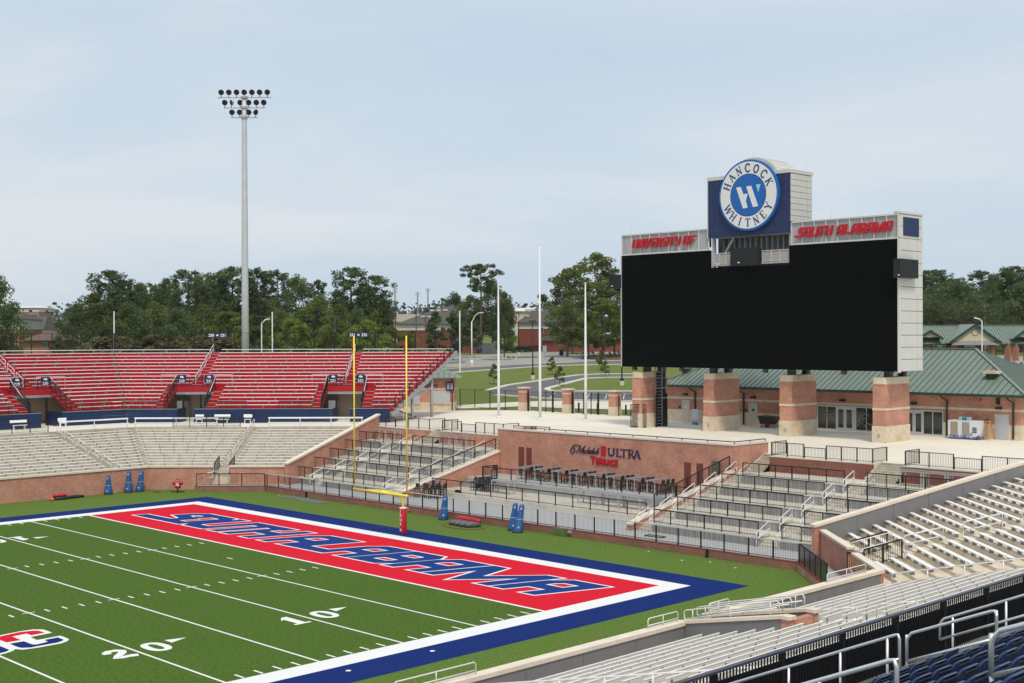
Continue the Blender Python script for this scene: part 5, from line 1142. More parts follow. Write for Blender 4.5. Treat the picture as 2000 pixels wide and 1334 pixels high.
for x in (16.6, 17.65): d = MB().box(x, x+.65, 59.36, 59.398, 5.05, 6.2).build('door', mat('ice_door', (.34, .29, .23), .5), t); MB().box(x+.5 if x < 17 else x+.07, x+.56 if x < 17 else x+.13, 59.32, 59.36, 5.5, 5.7).build('handle', GALV, d)
for i in range(4): MB().box(18.55, 18.95, 59.385, 59.399, 5.3+i*.13, 5.38+i*.13).build('print_line', NAVYL, t)
s_ = MB().box(17.3, 18.3, 59.5, 59.85, 6.33, 6.62).build('header', mat('header_cyan', (.25, .5, .6), .5), t); text_mb('ICE', .26, lambda x, y, z: V((17.8+x, 59.49, 6.4+y)), .02).build('header_letters', NAVYL, s_)
t = thing('step_ladder', 'orange and silver step ladder folded open against the brick wall', 'ladder', (19.45, 60.4, ZP)); LAD = mat('ladder_orange', (.55, .22, .06), .5)
for s in (-1, 1):
    MB().beam((19.45+s*.33, 59.95, ZP), (19.45+s*.17, 60.45, 6.4), .07, .05).build('front_rail', LAD, t); MB().beam((19.45+s*.33, 61.05, ZP), (19.45+s*.17, 60.55, 6.38), .06, .05).build('rear_rail', LAD, t)
for i in range(6): f = (i+1)/6.5; MB().box(19.45-.31+.14*f, 19.45+.31-.14*f, 59.93+.5*f, 60.07+.5*f, ZP+1.7*f-.02, ZP+1.7*f+.02).build('tread', GALV, t)
MB().box(19.25, 19.65, 60.35, 60.62, 6.39, 6.46).build('top_cap', DKGREY, t)
t = thing('tilt_cart', 'black plastic tilt cart with red rim parked by the cream door', 'cart', (-2.6, 60.2, ZP))
MB().hexa([(-3.3, 59.6, 5.02), (-2.35, 59.6, 5.0), (-2.35, 60.8, 5.0), (-3.3, 60.8, 5.02)], [(-3.5, 59.45, 5.85), (-1.35, 59.45, 5.75), (-1.35, 60.95, 5.75), (-3.5, 60.95, 5.85)]).build('tub', DKGREY, t)
MB().box(-3.2, -2.1, 59.5, 59.53, 5.0, 5.08).build('red_edge', PADR, t)
for x in (-2.5,): MB().tube([(x, 59.55, 4.95), (x, 59.7, 4.95)], .24, 14).build('wheel', DKGREY, t)
MB().tube([(-3.2, 59.7, 4.8), (-3.2, 59.8, 4.8)], .1, 10).build('castor', DKGREY, t)
t = thing('poster_board', 'small blue printed poster board leaning behind the ladder cage', 'poster', (-10.2, 58.3, ZP))
MB().box(-10.6, -9.9, 58.3, 58.36, ZP, 6.3).build('board', icem, t)
# ================================================================== FLAGPOLES
for (x, y, z, lab) in ((-33.73, 53.2, 19.75, 'white flagpole standing nearest the concession kiosk'), (-27.85, 53.8, 23.65, 'tallest white flagpole in the middle of three'), (-21.94, 54.67, 19.3, 'white flagpole nearest the scoreboard')):
    t = thing('flagpole', lab, 'flagpole', (x, y, ZP))
    MB().tube([(x, y, ZP), (x, y, ZP+4), (x, y, z)], [.16, .15, .065], 10).build('pole', POLEW, t, True); MB().lathe([(.3, 0), (.34, .03), (.22, .1), (.17, .16)], (x, y, ZP), 14).build('base_collar', POLEW, t, True)
    MB().lathe([(.02, 0), (.1, .07), (.1, .14), (.02, .2)], (x, y, z), 10).build('finial', POLEW, t, True); MB().tube([(x+.12, y-.06, ZP+.9), (x+.1, y-.05, z-.1)], .012, 4).build('halyard', POLEW, t)
# ================================================================== PLAZA FENCE WITH BRICK PIERS
def pier(x, lab):
    t = thing('brick_pier', lab, 'pier', (x, 63.9, ZP))
    MB().box(x-.5, x+.5, 63.4, 64.4, 5.75, 7.45).build('shaft', BRICK, t); MB().box(x-.53, x+.53, 63.37, 64.43, ZP, 5.75).build('stone_base', STONE, t)
    MB().box(x-.53, x+.53, 63.37, 64.43, 6.95, 7.1).build('stone_band', STONE, t); MB().box(x-.58, x+.58, 63.32, 64.48, 7.45, 7.6).build('stone_cap', COPING, t)
for x, lab in ((-40.3, 'brick fence pier with stone cap nearest the kiosk'), (-33.0, 'middle brick fence pier with stone cap between the two gates'), (-25.8, 'brick fence pier with stone cap nearest the scoreboard')): pier(x, lab)
FK = dict(picket=.13, pr=.011, postsp=2.45, wd=.08, top=.05, toe=.15, cat='fence', name='metal_fence')
railing('black metal fence between the kiosk and the first brick pier', [(-50.9, 63.0, ZP), (-40.85, 63.9, ZP)], 2.4, **FK)
railing('black metal fence right of the last brick pier towards the scoreboard', [(-25.2, 63.9, ZP), (-16.5, 63.9, ZP)], 2.4, **FK)
for a, b, lab in ((-39.7, -33.6, 'pair of black metal gates between the first and middle brick piers'), (-32.4, -26.4, 'pair of black metal gates between the middle and last brick piers')):
    t = railing(lab, [(a, 63.9, ZP), (b, 63.9, ZP)], 2.35, **{**FK, 'cat': 'gate', 'name': 'metal_gate', 'postsp': 10})
    for x in (a+.1, a+1.9, (a+b)/2, b-1.9, b-.1): inst(post_mesh(2.55, .16 if x != (a+b)/2 else .08), 'gate_post', t, (x, 63.9, ZP))
for i, (x, lab) in enumerate(((-34.6, 'black bollard behind the gates left of the middle pier'), (-31.6, 'black bollard just right of the middle pier'), (-28.9, 'black bollard left of the tallest flagpole base'), (-27.2, 'black bollard nearest the last brick pier'))):
    p = V((x, 67.5, gz(x, 67.5))); solo('bollard', MB().tube([p, p+V((0, 0, 1.15))], .11, 8), BLACK, lab, 'bollard')
# ================================================================== KIOSK UNDER THE END OF THE RED STAND
KF = FR((-46.9, 58.4), (K, K), (-K, K))
t = thing('kiosk', 'small brick concession kiosk with green hip roof under the open end of the stand', 'kiosk', (-46.9, 58.4, ZP))
MB().obox(KF, -9, 0, 0, 5, 5.75, 8.75).build('wall', BRICK, t); MB().obox(KF, -9.03, .03, -.03, 5.03, ZP, 5.75).build('stone_base', STONE, t); MB().obox(KF, -9.02, .02, -.02, 5.02, 7.25, 7.42).build('stone_band', STONE, t)
a, b, c_, d_ = p3(KF, -9.8, -.75, 8.72), p3(KF, .75, -.75, 8.72), p3(KF, .75, 5.75, 8.72), p3(KF, -9.8, 5.75, 8.72); r0, r1 = p3(KF, -6.6, 2.5, 10.2), p3(KF, -2.4, 2.5, 10.2)
kr = MB().add([a, b, c_, d_, r0, r1], [(0, 1, 5, 4), (1, 2, 5), (2, 3, 4, 5), (3, 0, 4), (3, 2, 1, 0)]).build('roof', ROOFG, t)
for i in range(1, 16):
    u = -9.8+10.55*i/16; f = min(1, (u+9.8)/3.2) if u < -6.6 else (min(1, (.75-u)/3.15) if u > -2.4 else 1)
    MB().beam(p3(KF, u, -.75, 8.75), p3(KF, u, -.75+3.25*f, 8.75+1.48*f), .05, .07).build('roof_seam', SEAMG, kr)
for (u0, u1) in ((-2.9, -.55), (-6.6, -4.2)):
    s_ = MB().obox(KF, u0, u1, -.05, -.02, 5.62, 7.15).build('shutter', SHUT, t); MB().obox(KF, u0-.1, u1+.1, -.14, -.025, 5.5, 5.6).build('counter', STONE, s_)
dx = V((K, K, 0)); o = p3(KF, -3.9, -.06, 7.6); text_mb('CONCESSIONS', .5, lambda x, y, z: o+dx*x+V((0, 0, y)), .01, spacing=1.15).build('lettering', NAVYL, t)
b_ = MB().obox(KF, -1.0, -.0, -.22, -.15, 7.2, 8.2).build('menu_board', NAVYL, t)
for i in range(4):
    for j in range(2): MB().obox(KF, -.88+.42*j, -.62+.42*j+.05*(i % 2), -.228, -.222, 7.35+.2*i, 7.43+.2*i).build('menu_line', PWHITE, b_)
MB().tube([p3(KF, -.25, -.12, 8.6), p3(KF, -.25, -.12, ZP+.1)], .08, 8).build('downpipe', TRIMG, t)
for pts, lab in (([p3(LD, 16.6, 20.6, ZP), p3(LD, 20.3, 20.8, ZP)], 'pale tube railing of the ramp below the end stringer of the red stand'), ([p3(LD, 17.2, 21.9, ZP), p3(LD, 21.0, 22.1, ZP)], 'second pale tube railing behind the ramp of the red stand')):
    a, b = V(pts[0]), V(pts[1]); bent_rail(lab, [a+V((0, 0, 1)), b+V((0, 0, 1.05))], .03, [a+V((0, 0, .55)), b+V((0, 0, .6))], [(a+(b-a)*f+V((0, 0, 1)), ZP) for f in (0, .33, .66, 1)], m=RAILW)
# ================================================================== NEAR UPPER DECK
def in_frame(p, mx=60):
    v = V(p)-CAM; z = v.dot(CD)
    if z < 1: return False
    x = 1000+FPX*v.dot(CR)/z; y = 667-FPX*v.dot(CU)/z; return -mx < x < 2000+mx and -mx < y < 1334+mx
DECKD = mat('deck_dark', (.14, .14, .14), .85, vary=.15, scale=1)
ud = thing('upper_deck', 'stepped concrete upper deck carrying the navy seats', 'deck', (60, -28, 5.4))
for r in range(-6, 9):
    x = 58.45+.82*r; MB().box(x, x+.84, -48, 2, 8.09+.355*r-.5, 8.09+.355*r).build('step', DECKD, ud)
    MB().box(x-.41, x-.003, -26.0, -24.9, 8.09+.355*r-.5, 8.09+.355*r-.178).build('aisle_step', DECKD, ud)
# black fence of the deck front
t = thing('deck_fence', 'tall black picket fence with solid panels along the front of the upper deck', 'fence', (53.5, -20, 5.6)); pk = MB()
for i in range(17):
    y0 = -37.4+2.36*i; y1 = y0+2.36; inst(post_mesh(1.68, .1), 'post', t, (53.5, y0, 5.55))
    if y1 < -11.2:
        MB().box(53.44, 53.47, y0+.07, y1-.07, 5.95, 7.0).build('solid_panel', BLACKM, t)
    for j in range(1, 22): yy = y0+2.36*j/22; pk.box(53.51, 53.535, yy-.012, yy+.012, 5.6, 7.2)
pk.build('pickets', BLACK, t, stuff=True)
MB().box(53.46, 53.58, -37.4, 2.7, 7.2, 7.25).build('top_rail', mat('rail_bluish', (.06, .06, .085), .4), t); MB().box(53.5, 53.54, -37.4, 2.7, 5.62, 5.67).build('bottom_rail', BLACK, t)
# navy folding seats
def seat_proto():
    W, H = .235, .46; out = []
    for a in range(0, 5): th = PI/2*a/4; out.append((W-.11+.11*math.sin(PI/2-th), H-.11+.11*math.sin(th)))
    right = [(W*.93, 0)]+[(x, y) for x, y in out]; prof = right+[(-x, y) for x, y in right[::-1]]
    def curve(y): return -.035*(y/H)+.10*(y/H)**2
    def shell(sc, dx):
        o_ = []
        for (yy, zz) in prof: o_.append((dx+curve(zz*sc+(1-sc)*.2)+.055*(yy/W)**2*-1, yy*sc, .4+zz*sc+(1-sc)*.22))
        return o_
    s = MB(); s.hexa(shell(1, .0), shell(1, .035)); b = s.mesh('backrest', NAVYSEAT)
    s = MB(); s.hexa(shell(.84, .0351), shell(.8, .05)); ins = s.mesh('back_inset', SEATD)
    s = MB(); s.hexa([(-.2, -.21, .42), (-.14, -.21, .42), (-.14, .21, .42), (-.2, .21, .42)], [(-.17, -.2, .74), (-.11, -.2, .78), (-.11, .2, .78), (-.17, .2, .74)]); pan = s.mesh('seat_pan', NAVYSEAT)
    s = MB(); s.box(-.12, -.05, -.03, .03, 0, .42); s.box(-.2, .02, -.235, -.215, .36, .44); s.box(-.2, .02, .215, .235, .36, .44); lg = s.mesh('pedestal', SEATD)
    s = MB(); s.tube([(-.02, .24, .62), (-.04, .27, .64), (-.1, .27, .64), (-.1, .245, .6)], .012, 5); hg = s.mesh('hinge_loop', DKGREY)
    return b, ins, pan, lg, hg
SB, SI, SP, SLG, SH = seat_proto()
rowname = ('front', 'second', 'third', 'fourth', 'fifth', 'sixth', 'seventh', 'eighth', 'ninth')
for r in range(0, 9):
    x = 59.2+.82*r-.05; z = 8.09+.355*r
    ys = [-27.3-.51*i for i in range(24)] if r == 0 else [-26.3-.51*i for i in range(26)]
    if r >= 2: ys += [-24.3+.51*i for i in range(8)]
    for y in ys:
        if not in_frame((x, y, z+.86), 45): continue
        t = thing('stadium_seat', 'navy folding stadium seat in the %s row of the upper deck%s' % (rowname[r], ' beyond the aisle rail' if y > -25 else ''), 'seat', (x, y, z), 'navy stadium seats, %s row%s' % (rowname[r], ' beyond the aisle' if y > -25 else ''))
        inst(SB, 'backrest', t, (x, y, z)); inst(SI, 'back_inset', t, (x, y, z)); inst(SP, 'seat_pan', t, (x, y, z)); inst(SLG, 'pedestal', t, (x, y, z)); inst(SH, 'hinge_loop', t, (x, y, z))
# aisle handrails: sloping tubes along +x
def deck_rail(label, y, x0, x1, zl, zr, low=.42, posts=(), r=.025, open_l=False, open_r=False, foot=1.3):
    s = (zr-zl)/(x1-x0); c = .09
    top = [] if open_l else [(x0, y, zl-low), (x0, y, zl-c)]
    top += [(x0+(0 if open_l else .03), y, zl-(0 if open_l else .035)), (x0+c, y, zl+s*c), (x1-c, y, zr-s*c), (x1-(0 if open_r else .03), y, zr-.02)]
    if not open_r: top += [(x1, y, zr-c), (x1, y, zr-low-.3)]
    lower = [(x0, y, zl-low), (x1, y, zr-low)]
    return bent_rail(label, top, r, lower, [((x0+(x1-x0)*f, y, zl+(zr-zl)*f), zl+(zr-zl)*f-foot) for f in posts], m=RAILS, n=12)
deck_rail('long silver handrail running down past the black fence in the first aisle', -26.0, 53.9, 57.62, 7.08, 8.71, posts=(.12, .42, .7, .94))
deck_rail('silver handrail frame just above the first aisle gap, behind the front seats', -26.0, 57.75, 59.28, 8.72, 9.36, .45, posts=(.0, 1.0), foot=1.0)
deck_rail('silver handrail of the next aisle with a bent return end', -21.0, 55.83, 58.6, 7.86, 9.07, .4, posts=(.1, .5, .95))
deck_rail('thick silver handrail ending in a curve in front of the navy seats', -33.5, 58.6, 61.62, 9.05, 10.37, .42, posts=(.35, .7))
deck_rail('thick silver handrail rising out of view in front of the navy seats', -33.5, 62.62, 65.2, 10.8, 11.85, .42, posts=(.0, .8), r=.027)
# ================================================================== GROUND BEYOND THE STADIUM
mb = MB(); ss = [-160, -80, -40, 0, 30, 50, 60, 66, 72, 75, 90, 120, 160, 200, 250, 300, 350, 400, 500, 700, 1000, 1500, 2500]; rr = [-2500, -1200, -600, -350, -220, -150, -110, -90, -70, -50, -30, -10, 10, 30, 50, 70, 90, 110, 150, 220, 350, 600, 1200, 2500]
def sr(s, r): return ((-s+r)*.70711, (s+r)*.70711)
def tz(s): return 4.62 if s < 72 else (2.525+.0205*s/.70711 if s < 420 else 2.525+.0205*420/.70711)
INB = lambda x, y: (-58 < x < 75 and y < 58)
idx = {}
for i, s in enumerate(ss):
    for j, r in enumerate(rr):
        x, y = sr(s, r); z = tz(s); 
        if (-54 < x < 78 and y < 52) : z = -3.
        idx[i, j] = len(mb.v); mb.v.append(V((x, y, z)))
for i in range(len(ss)-1):
    for j in range(len(rr)-1): mb.f.append((idx[i, j], idx[i, j+1], idx[i+1, j+1], idx[i+1, j]))
struct('ground', mb, GRASS)
c4 = lambda x, y: (850+x/4.4475, 560+y/4.4475)
def ground_sheet(name, pts, dz, m, label=None):
    P = [gp(*c4(*p), dz) for p in pts]; return struct(name, MB().poly(P[::-1]), m)
ground_sheet('parking_lot', [(60, 602), (480, 588), (700, 580), (1000, 560), (1250, 545), (1500, 540), (2300, 535), (2300, 650), (1705, 645), (1300, 652), (900, 668), (500, 688), (60, 703)], .03, ASPHL)
ground_sheet('road', [(60, 722), (500, 694), (900, 676), (1300, 660), (1705, 655), (2300, 655), (2300, 680), (1705, 674), (1300, 678), (950, 690), (600, 714), (190, 742), (60, 752)], .05, ASPH)
ground_sheet('verge', [(60, 712), (500, 686), (900, 669), (1300, 654), (1300, 658), (900, 675), (500, 693), (60, 721)], .07, mat('dry_verge', (.36, .3, .16), .95, vary=.2, scale=1))
ground_sheet('road', [(455, 910), (640, 864), (830, 837), (1040, 805), (1250, 777), (1450, 767), (1900, 767), (1900, 786), (1480, 788), (1320, 795), (1200, 824), (1080, 856), (985, 882), (968, 898), (1010, 910), (1130, 914), (1900, 914), (1900, 1000), (1130, 985), (900, 968), (720, 955), (560, 938)], .05, ASPH)
def kerb(pts, w=5):
    a = [gp(*c4(*p), .06) for p in pts]; mb = MB()
    for p, q in zip(a, a[1:]): mb.beam(p+V((0, 0, .03)), q+V((0, 0, .03)), .9, .16)
    return struct('kerb', mb, KERB)
kerb([(455, 905), (640, 858), (830, 831), (1040, 799), (1250, 771), (1450, 761), (1900, 761)]); kerb([(1900, 790), (1480, 792), (1320, 799), (1200, 828), (1080, 860), (985, 885), (968, 899), (1010, 908), (1130, 911), (1900, 911)])
kerb([(60, 757), (190, 746), (600, 717), (950, 693), (1300, 681), (1705, 677), (2300, 683)]); kerb([(530, 944), (720, 958), (900, 971), (1130, 988), (1900, 1003)])
ground_sheet('path', [(150, 1035), (500, 1015), (760, 1000), (1130, 992), (1900, 1006), (1900, 1075), (1130, 1058), (760, 1040), (500, 1052), (150, 1062)], .04, PLAZA)
ground_sheet('mulch_bed', [(1262, 632), (1300, 604), (1420, 598), (1600, 596), (2000, 600), (2000, 634), (1500, 636)], .09, MULCH)
for pts in ([(100, 660), (270, 650), (260, 658), (110, 672)], [(395, 632), (600, 628), (690, 632), (500, 640)], [(1130, 575), (1330, 560), (1330, 585), (1200, 588)], [(100, 595), (420, 575), (420, 583), (100, 605)], [(600, 612), (880, 606), (900, 616), (640, 622)]):
    ground_sheet('grass_island', pts, .08, GRASS)
# pavement markings of the lower lot
for i in range(5): ground_sheet('bay_line', [(1040+150*i, 925+i*3), (1046+150*i, 925+i*3), (1000+160*i, 970+i*3), (992+160*i, 970+i*3)], .08, PWHITE)
# ================================================================== TREES
def leaf_cloud(clumps, rnd, size, per, flat=.75, long=1.):
    v, f = [], []
    for (c, r) in clumps:
        for _ in range(per):
            d = V((rnd.gauss(0, 1), rnd.gauss(0, 1), rnd.gauss(0, 1))).normalized()*r*(rnd.random()**.4); p = c+V((d.x, d.y, d.z*flat))
            a = V((rnd.gauss(0, 1), rnd.gauss(0, 1), rnd.gauss(0, .55))).normalized(); b = a.cross(V((rnd.gauss(0, 1), rnd.gauss(0, 1), rnd.gauss(0, 1)))).normalized()
            s = size*rnd.uniform(.6, 1.3); a *= s*long; b *= s*.6; o = len(v)
            v += [p-a*.5, p+b*.5, p+a*.5, p-b*.5]; f.append((o, o+1, o+2, o+3))
    m = MB(); m.v = v; m.f = f; return m
def wood(trunk, branches):
    m = MB(); m.tube(*trunk, 8)
    for b in branches: m.tube(*b, 5)
    return m
def broad_tree(seed, H=15, rad=5.5, m=LEAF, n=60, per=130, low=.22, open_=False, size=.5):
    rnd = random.Random(seed); cl = []; br = []
    fork = V((0, 0, H*low)); top = V((rnd.uniform(-.6, .6), rnd.uniform(-.6, .6), H*.8))
    for i in range(n):
        a = rnd.uniform(0, 2*PI); hh = rnd.random(); z = H*(low+.08+(.9-low)*hh); prof = math.sin(PI*min(1, (hh*.82+.2)))**.7
        r = rad*prof*math.sqrt(rnd.uniform(.12, 1)); c = V((r*math.cos(a), r*math.sin(a), z)); cr_ = rad*rnd.uniform(.17, .33)*(.75 if open_ else 1)
        cl.append((c, cr_))
        if i % 3 == 0: mid = fork.lerp(c, .5)+V((0, 0, -.4)); br.append(([fork.lerp(top, hh*.5), mid, c], [.16, .09, .03]))
    tr = ([V((0, 0, -.5)), fork*.5, fork, fork.lerp(top, .5), top], [H*.028, H*.022, H*.019, H*.011, .04])
    return wood(tr, br).mesh('trunk', BARK), leaf_cloud(cl, rnd, size, per).mesh('crown', m)
def pine_tree(seed, H=22, rad=4.0, low=.42, n=36, per=80, m=NEEDLE, flatc=.8, size=.42, bush=1.0):
    rnd = random.Random(seed); cl = []; br = []
    bend = V((rnd.uniform(-.7, .7), rnd.uniform(-.7, .7), 0)); ax = lambda f: V((bend.x*f*f, bend.y*f*f, H*f))
    for i in range(n):
        f = low+(1-low)*(i+.5)/n; a = i*2.4+rnd.uniform(-.5, .5); ln = rad*(.35+.75*math.sin(PI*min(.98, (1-(f-low)/(1-low))*.8+.12)))*rnd.uniform(.55, 1.1)
        e = ax(f)+V((ln*math.cos(a), ln*math.sin(a), ln*.28)); br.append(([ax(f), ax(f).lerp(e, .5)+V((0, 0, .1)), e], [.1, .07, .02]))
        cl.append((e, bush*rnd.uniform(.75, 1.25)));
        if ln > 1.6: cl.append((ax(f).lerp(e, .6)+V((rnd.uniform(-.5, .5), rnd.uniform(-.5, .5), .35)), bush*rnd.uniform(.6, 1.0)))
    cl.append((ax(1.0), bush*1.0)); cl.append((ax(.96), bush*1.1))
    tr = ([V((0, 0, -.5)), ax(.25), ax(.5), ax(.75), ax(1.0)], [H*.017, H*.014, H*.012, H*.008, .03])
    return wood(tr, br).mesh('trunk', BARK), leaf_cloud(cl, rnd, size, per, flatc, 1.3).mesh('crown', m)
PROTO = {'oak1': (broad_tree(1, 15, 6.0), 15), 'oak2': (broad_tree(2, 15, 5.2, LEAF, 55, 140, .18), 15), 'oak3': (broad_tree(3, 15, 7.0, LEAFD, 80, 120, .15), 15), 'light1': (broad_tree(4, 12, 4.6, LEAFL, 40, 130, .12), 12),
         'light2': (broad_tree(5, 12, 4.2, LEAFL, 36, 120, .2), 12), 'open1': (broad_tree(6, 18, 5.6, LEAFL, 70, 80, .35, True), 18), 'open2': (broad_tree(12, 18, 5.2, LEAF, 64, 85, .38, True), 18), 'dark1': (broad_tree(7, 12, 3.4, LEAFD, 40, 130, .08), 12),
         'pine1': (pine_tree(8), 22), 'pine2': (pine_tree(9, 22, 3.4, .36, 34), 22), 'pine3': (pine_tree(10, 22, 4.6, .3, 46, 75), 22), 'flatpine': (pine_tree(11, 24, 5.2, .68, 24, 120, NEEDLE, .6, .45, 1.2), 24),
         'bush': (broad_tree(13, 5, 3.0, REEDM, 30, 120, .05, size=.4), 5), 'spread': (broad_tree(14, 12, 8.0, LEAFD, 60, 95, .45, size=.45), 12)}
def tree(kind, px, top, dep, name, label, group=None, wide=1.):
    (tm, cm), H = PROTO[kind]; p = at_depth(px, dep); p.z = gz(p.x, p.y); ztop = CAM.z+(658.5-.0032*(px-1000)-top)*dep/FPX
    k = max(.15, (ztop-p.z)/H/(1.03 if 'pine' in kind else .98)); t = thing(name, label, 'tree' if name != 'hedge_bush' else 'bush', tuple(p), group); rz = RND.uniform(0, 6.28)
    for me, nm in ((tm, 'trunk'), (cm, 'crown')):
        o = bpy.data.objects.new(nm, me); COL.objects.link(o); o.parent = t; o.scale = (k*wide, k*wide, k); o.rotation_euler = (0, 0, rz)
    return t
G1, G2, G3 = 'trees behind the red grandstand', 'trees among the brick dormitories', 'trees behind the green pavilion'
PL, BL = 'tall dark pine rising behind the red grandstand', 'dense green broadleaf tree behind the red grandstand'; LL = 'light green leafy tree just behind the back fence of the red grandstand'
for k, px, top, dep, wd in (('oak3', -14, 545, 215, .62), ('oak2', -30, 600, 210, .9),
    ('oak3', 150, 600, 250, .8), ('oak1', 185, 580, 262, 1), ('oak3', 250, 600, 240, .9), ('oak3', 205, 640, 235, .9), ('oak1', 300, 595, 255, .9), ('oak3', 345, 610, 238, .9), ('oak2', 395, 600, 250, 1), ('oak3', 440, 600, 255, .8), ('oak2', 495, 620, 232, 1),
    ('oak3', 580, 550, 275, .8), ('oak1', 545, 610, 250, 1), ('oak1', 625, 585, 270, 1), ('oak2', 660, 600, 252, 1), ('oak3', 700, 610, 262, .8), ('oak1', 735, 595, 280, .8), ('oak3', 115, 660, 240, .7), ('oak1', 275, 560, 300, .9), ('oak1', 325, 565, 300, .8), ('oak3', 430, 565, 300, .8), ('oak3', 505, 580, 300, .8), ('oak3', 660, 575, 310, .7)):
    tree(k, px, top, dep, 'broadleaf_tree', BL, G1, wd)
for k, px, top, dep, wd in (('pine3', 213, 530, 268, 1.25), ('pine3', 240, 548, 268, 1.0), ('pine1', 275, 572, 290, .9), ('pine2', 305, 555, 295, 1), ('pine3', 368, 529, 270, 1.15), ('pine1', 335, 548, 290, 1), ('pine3', 408, 541, 285, 1.1), ('pine1', 430, 535, 280, 1), ('pine3', 455, 523, 280, 1.05), ('pine1', 505, 527, 282, 1.05), ('pine2', 485, 545, 290, 1),
    ('pine1', 546, 531, 288, .95), ('pine2', 621, 549, 295, .9), ('pine3', 686, 524, 285, 1.2), ('pine3', 733, 540, 290, 1.15), ('pine2', 712, 560, 280, 1), ('pine3', 745, 575, 280, .9), ('pine2', 395, 560, 262, 1), ('pine2', 232, 565, 255, 1)):
    tree(k, px, top, dep, 'pine_tree', PL, G1, wd)
for k, px, top, dep, wd in (('light1', 575, 625, 205, 1.0), ('light2', 640, 640, 205, .9), ('light1', 715, 627, 208, 1.1), ('light2', 475, 640, 215, .8), ('light2', 680, 650, 203, .7), ('light1', 450, 610, 230, 1.1), ('light2', 765, 640, 212, .8), ('light2', 800, 650, 212, .7)):
    tree(k, px, top, dep, 'leafy_tree', LL, G1, wd)
for i, px in enumerate((195, 235, 300, 345, 390, 430)): tree('bush', px, 667-(i % 3)*2, 195, 'hedge_bush', 'dry brown shrub showing through the back fence', 'dry shrubs behind the back fence', 1.5)
tree('flatpine', 940, 517, 330, 'pine_tree', 'lone flat-topped pine towering over the dormitories', None, 1.0)
for k, px, top, dep, wd, lab in (('oak3', 888, 578, 370, .75, 'dark rounded oak left of the flat-topped pine'), ('oak1', 920, 582, 345, .9, 'green oak under the flat-topped pine'), ('oak3', 962, 556, 345, .62, 'tall dense oak right behind the first flagpole'), ('oak1', 985, 575, 350, .6, 'broad oak with ragged right side between the dormitories'), ('oak3', 985, 632, 300, .75, 'dark low tree between the dormitories'), ('oak2', 920, 620, 300, .85, 'mid green tree beside the white street lamp'),
    ('dark1', 851, 612, 290, .95, 'dark conical magnolia in front of the left dormitory'), ('dark1', 884, 615, 285, .9, 'dark conical magnolia beside the white pole'), ('open2', 1112, 528, 330, 1.25, 'tall open-crowned tree left of the third flagpole'), ('open1', 1165, 500, 345, 1.35, 'tallest pale open-crowned tree beside the scoreboard'), ('open2', 1205, 545, 335, 1.2, 'open tree half hidden by the scoreboard'), ('oak1', 1108, 592, 300, 1.0, 'spreading green tree in front of the right dormitory'), ('light1', 1178, 585, 300, 1.25, 'bright green tree beside the scoreboard edge'), ('light2', 1150, 610, 290, .9, 'light green tree behind the third flagpole'), ('oak2', 1200, 600, 310, 1.0, 'green tree close to the scoreboard edge'), ('light1', 1118, 606, 315, .8, 'yellowish green tree top beside the right dormitory roof')):
    tree(k, px, top, dep, 'broadleaf_tree', lab, G2, wd)
for k, px, top, dep, wd in (('pine3', 1805, 530, 340, 1), ('pine3', 1828, 528, 345, 1), ('pine2', 1843, 541, 345, 1), ('pine3', 1858, 545, 350, 1), ('pine3', 1918, 530, 345, 1.2), ('pine3', 1990, 521, 345, 1.2), ('pine3', 2010, 535, 340, 1.2), ('pine1', 1790, 545, 340, 1)):
    tree(k, px, top, dep, 'pine_tree', 'dark pine rising behind the green roofed pavilion', G3, wd)
for k, px, top, dep, wd in (('oak3', 1820, 570, 325, .8), ('oak3', 1870, 556, 345, .8), ('oak3', 1935, 560, 335, .8), ('oak1', 1965, 532, 350, .8), ('oak3', 1995, 560, 320, .9), ('oak3', 1960, 600, 310, .8), ('oak3', 1820, 610, 310, .7), ('oak3', 1910, 600, 330, .8), ('oak3', 2030, 560, 320, 1), ('oak1', 1940, 545, 355, .8), ('oak3', 1780, 580, 330, .8)):
    tree(k, px, top, dep, 'broadleaf_tree', 'dense dark broadleaf tree behind the green roofed pavilion', G3, wd)
tree('spread', 1868, 562, 300, 'spreading_oak', 'spreading oak with pale forked trunk behind the pavilion ridge', None, 1.1)
# saplings on the lawn
for (bx, by, tx, ty, lab) in ((510, 845, 510, 672, 'young staked tree on the lawn left of the first flagpole'), (1015, 765, 1015, 612, 'young staked tree on the lawn between the second and third flagpoles'), (1082, 862, 1082, 692, 'young tree on the kerb of the curving road'), (1478, 786, 1478, 642, 'young staked tree beside the scoreboard edge'), (1447, 720, 1447, 562, 'young tree behind another sapling near the scoreboard')):
    p = gp(*c4(bx, by)); dep = (p-CAM).dot(CD); h = (by-ty)/4.4475*dep/FPX; (tm, cm), H = PROTO['light2']; t = thing('sapling', lab, 'tree', tuple(p))
    for me, nm in ((tm, 'trunk'), (cm, 'crown')): o = bpy.data.objects.new(nm, me); COL.objects.link(o); o.parent = t; o.scale = (h/H*.85, h/H*.85, h/H); o.rotation_euler = (0, 0, bx)
    for s in (-.5, .5): MB().tube([(p.x+s, p.y+s, p.z), (p.x+s, p.y+s, p.z+1.5)], .03, 5).build('stake', BARK, t)
    MB().lathe([(.9, 0), (.8, .08), (.2, .14)], (p.x, p.y, p.z+.02), 12).build('mulch_ring', MULCH, t)
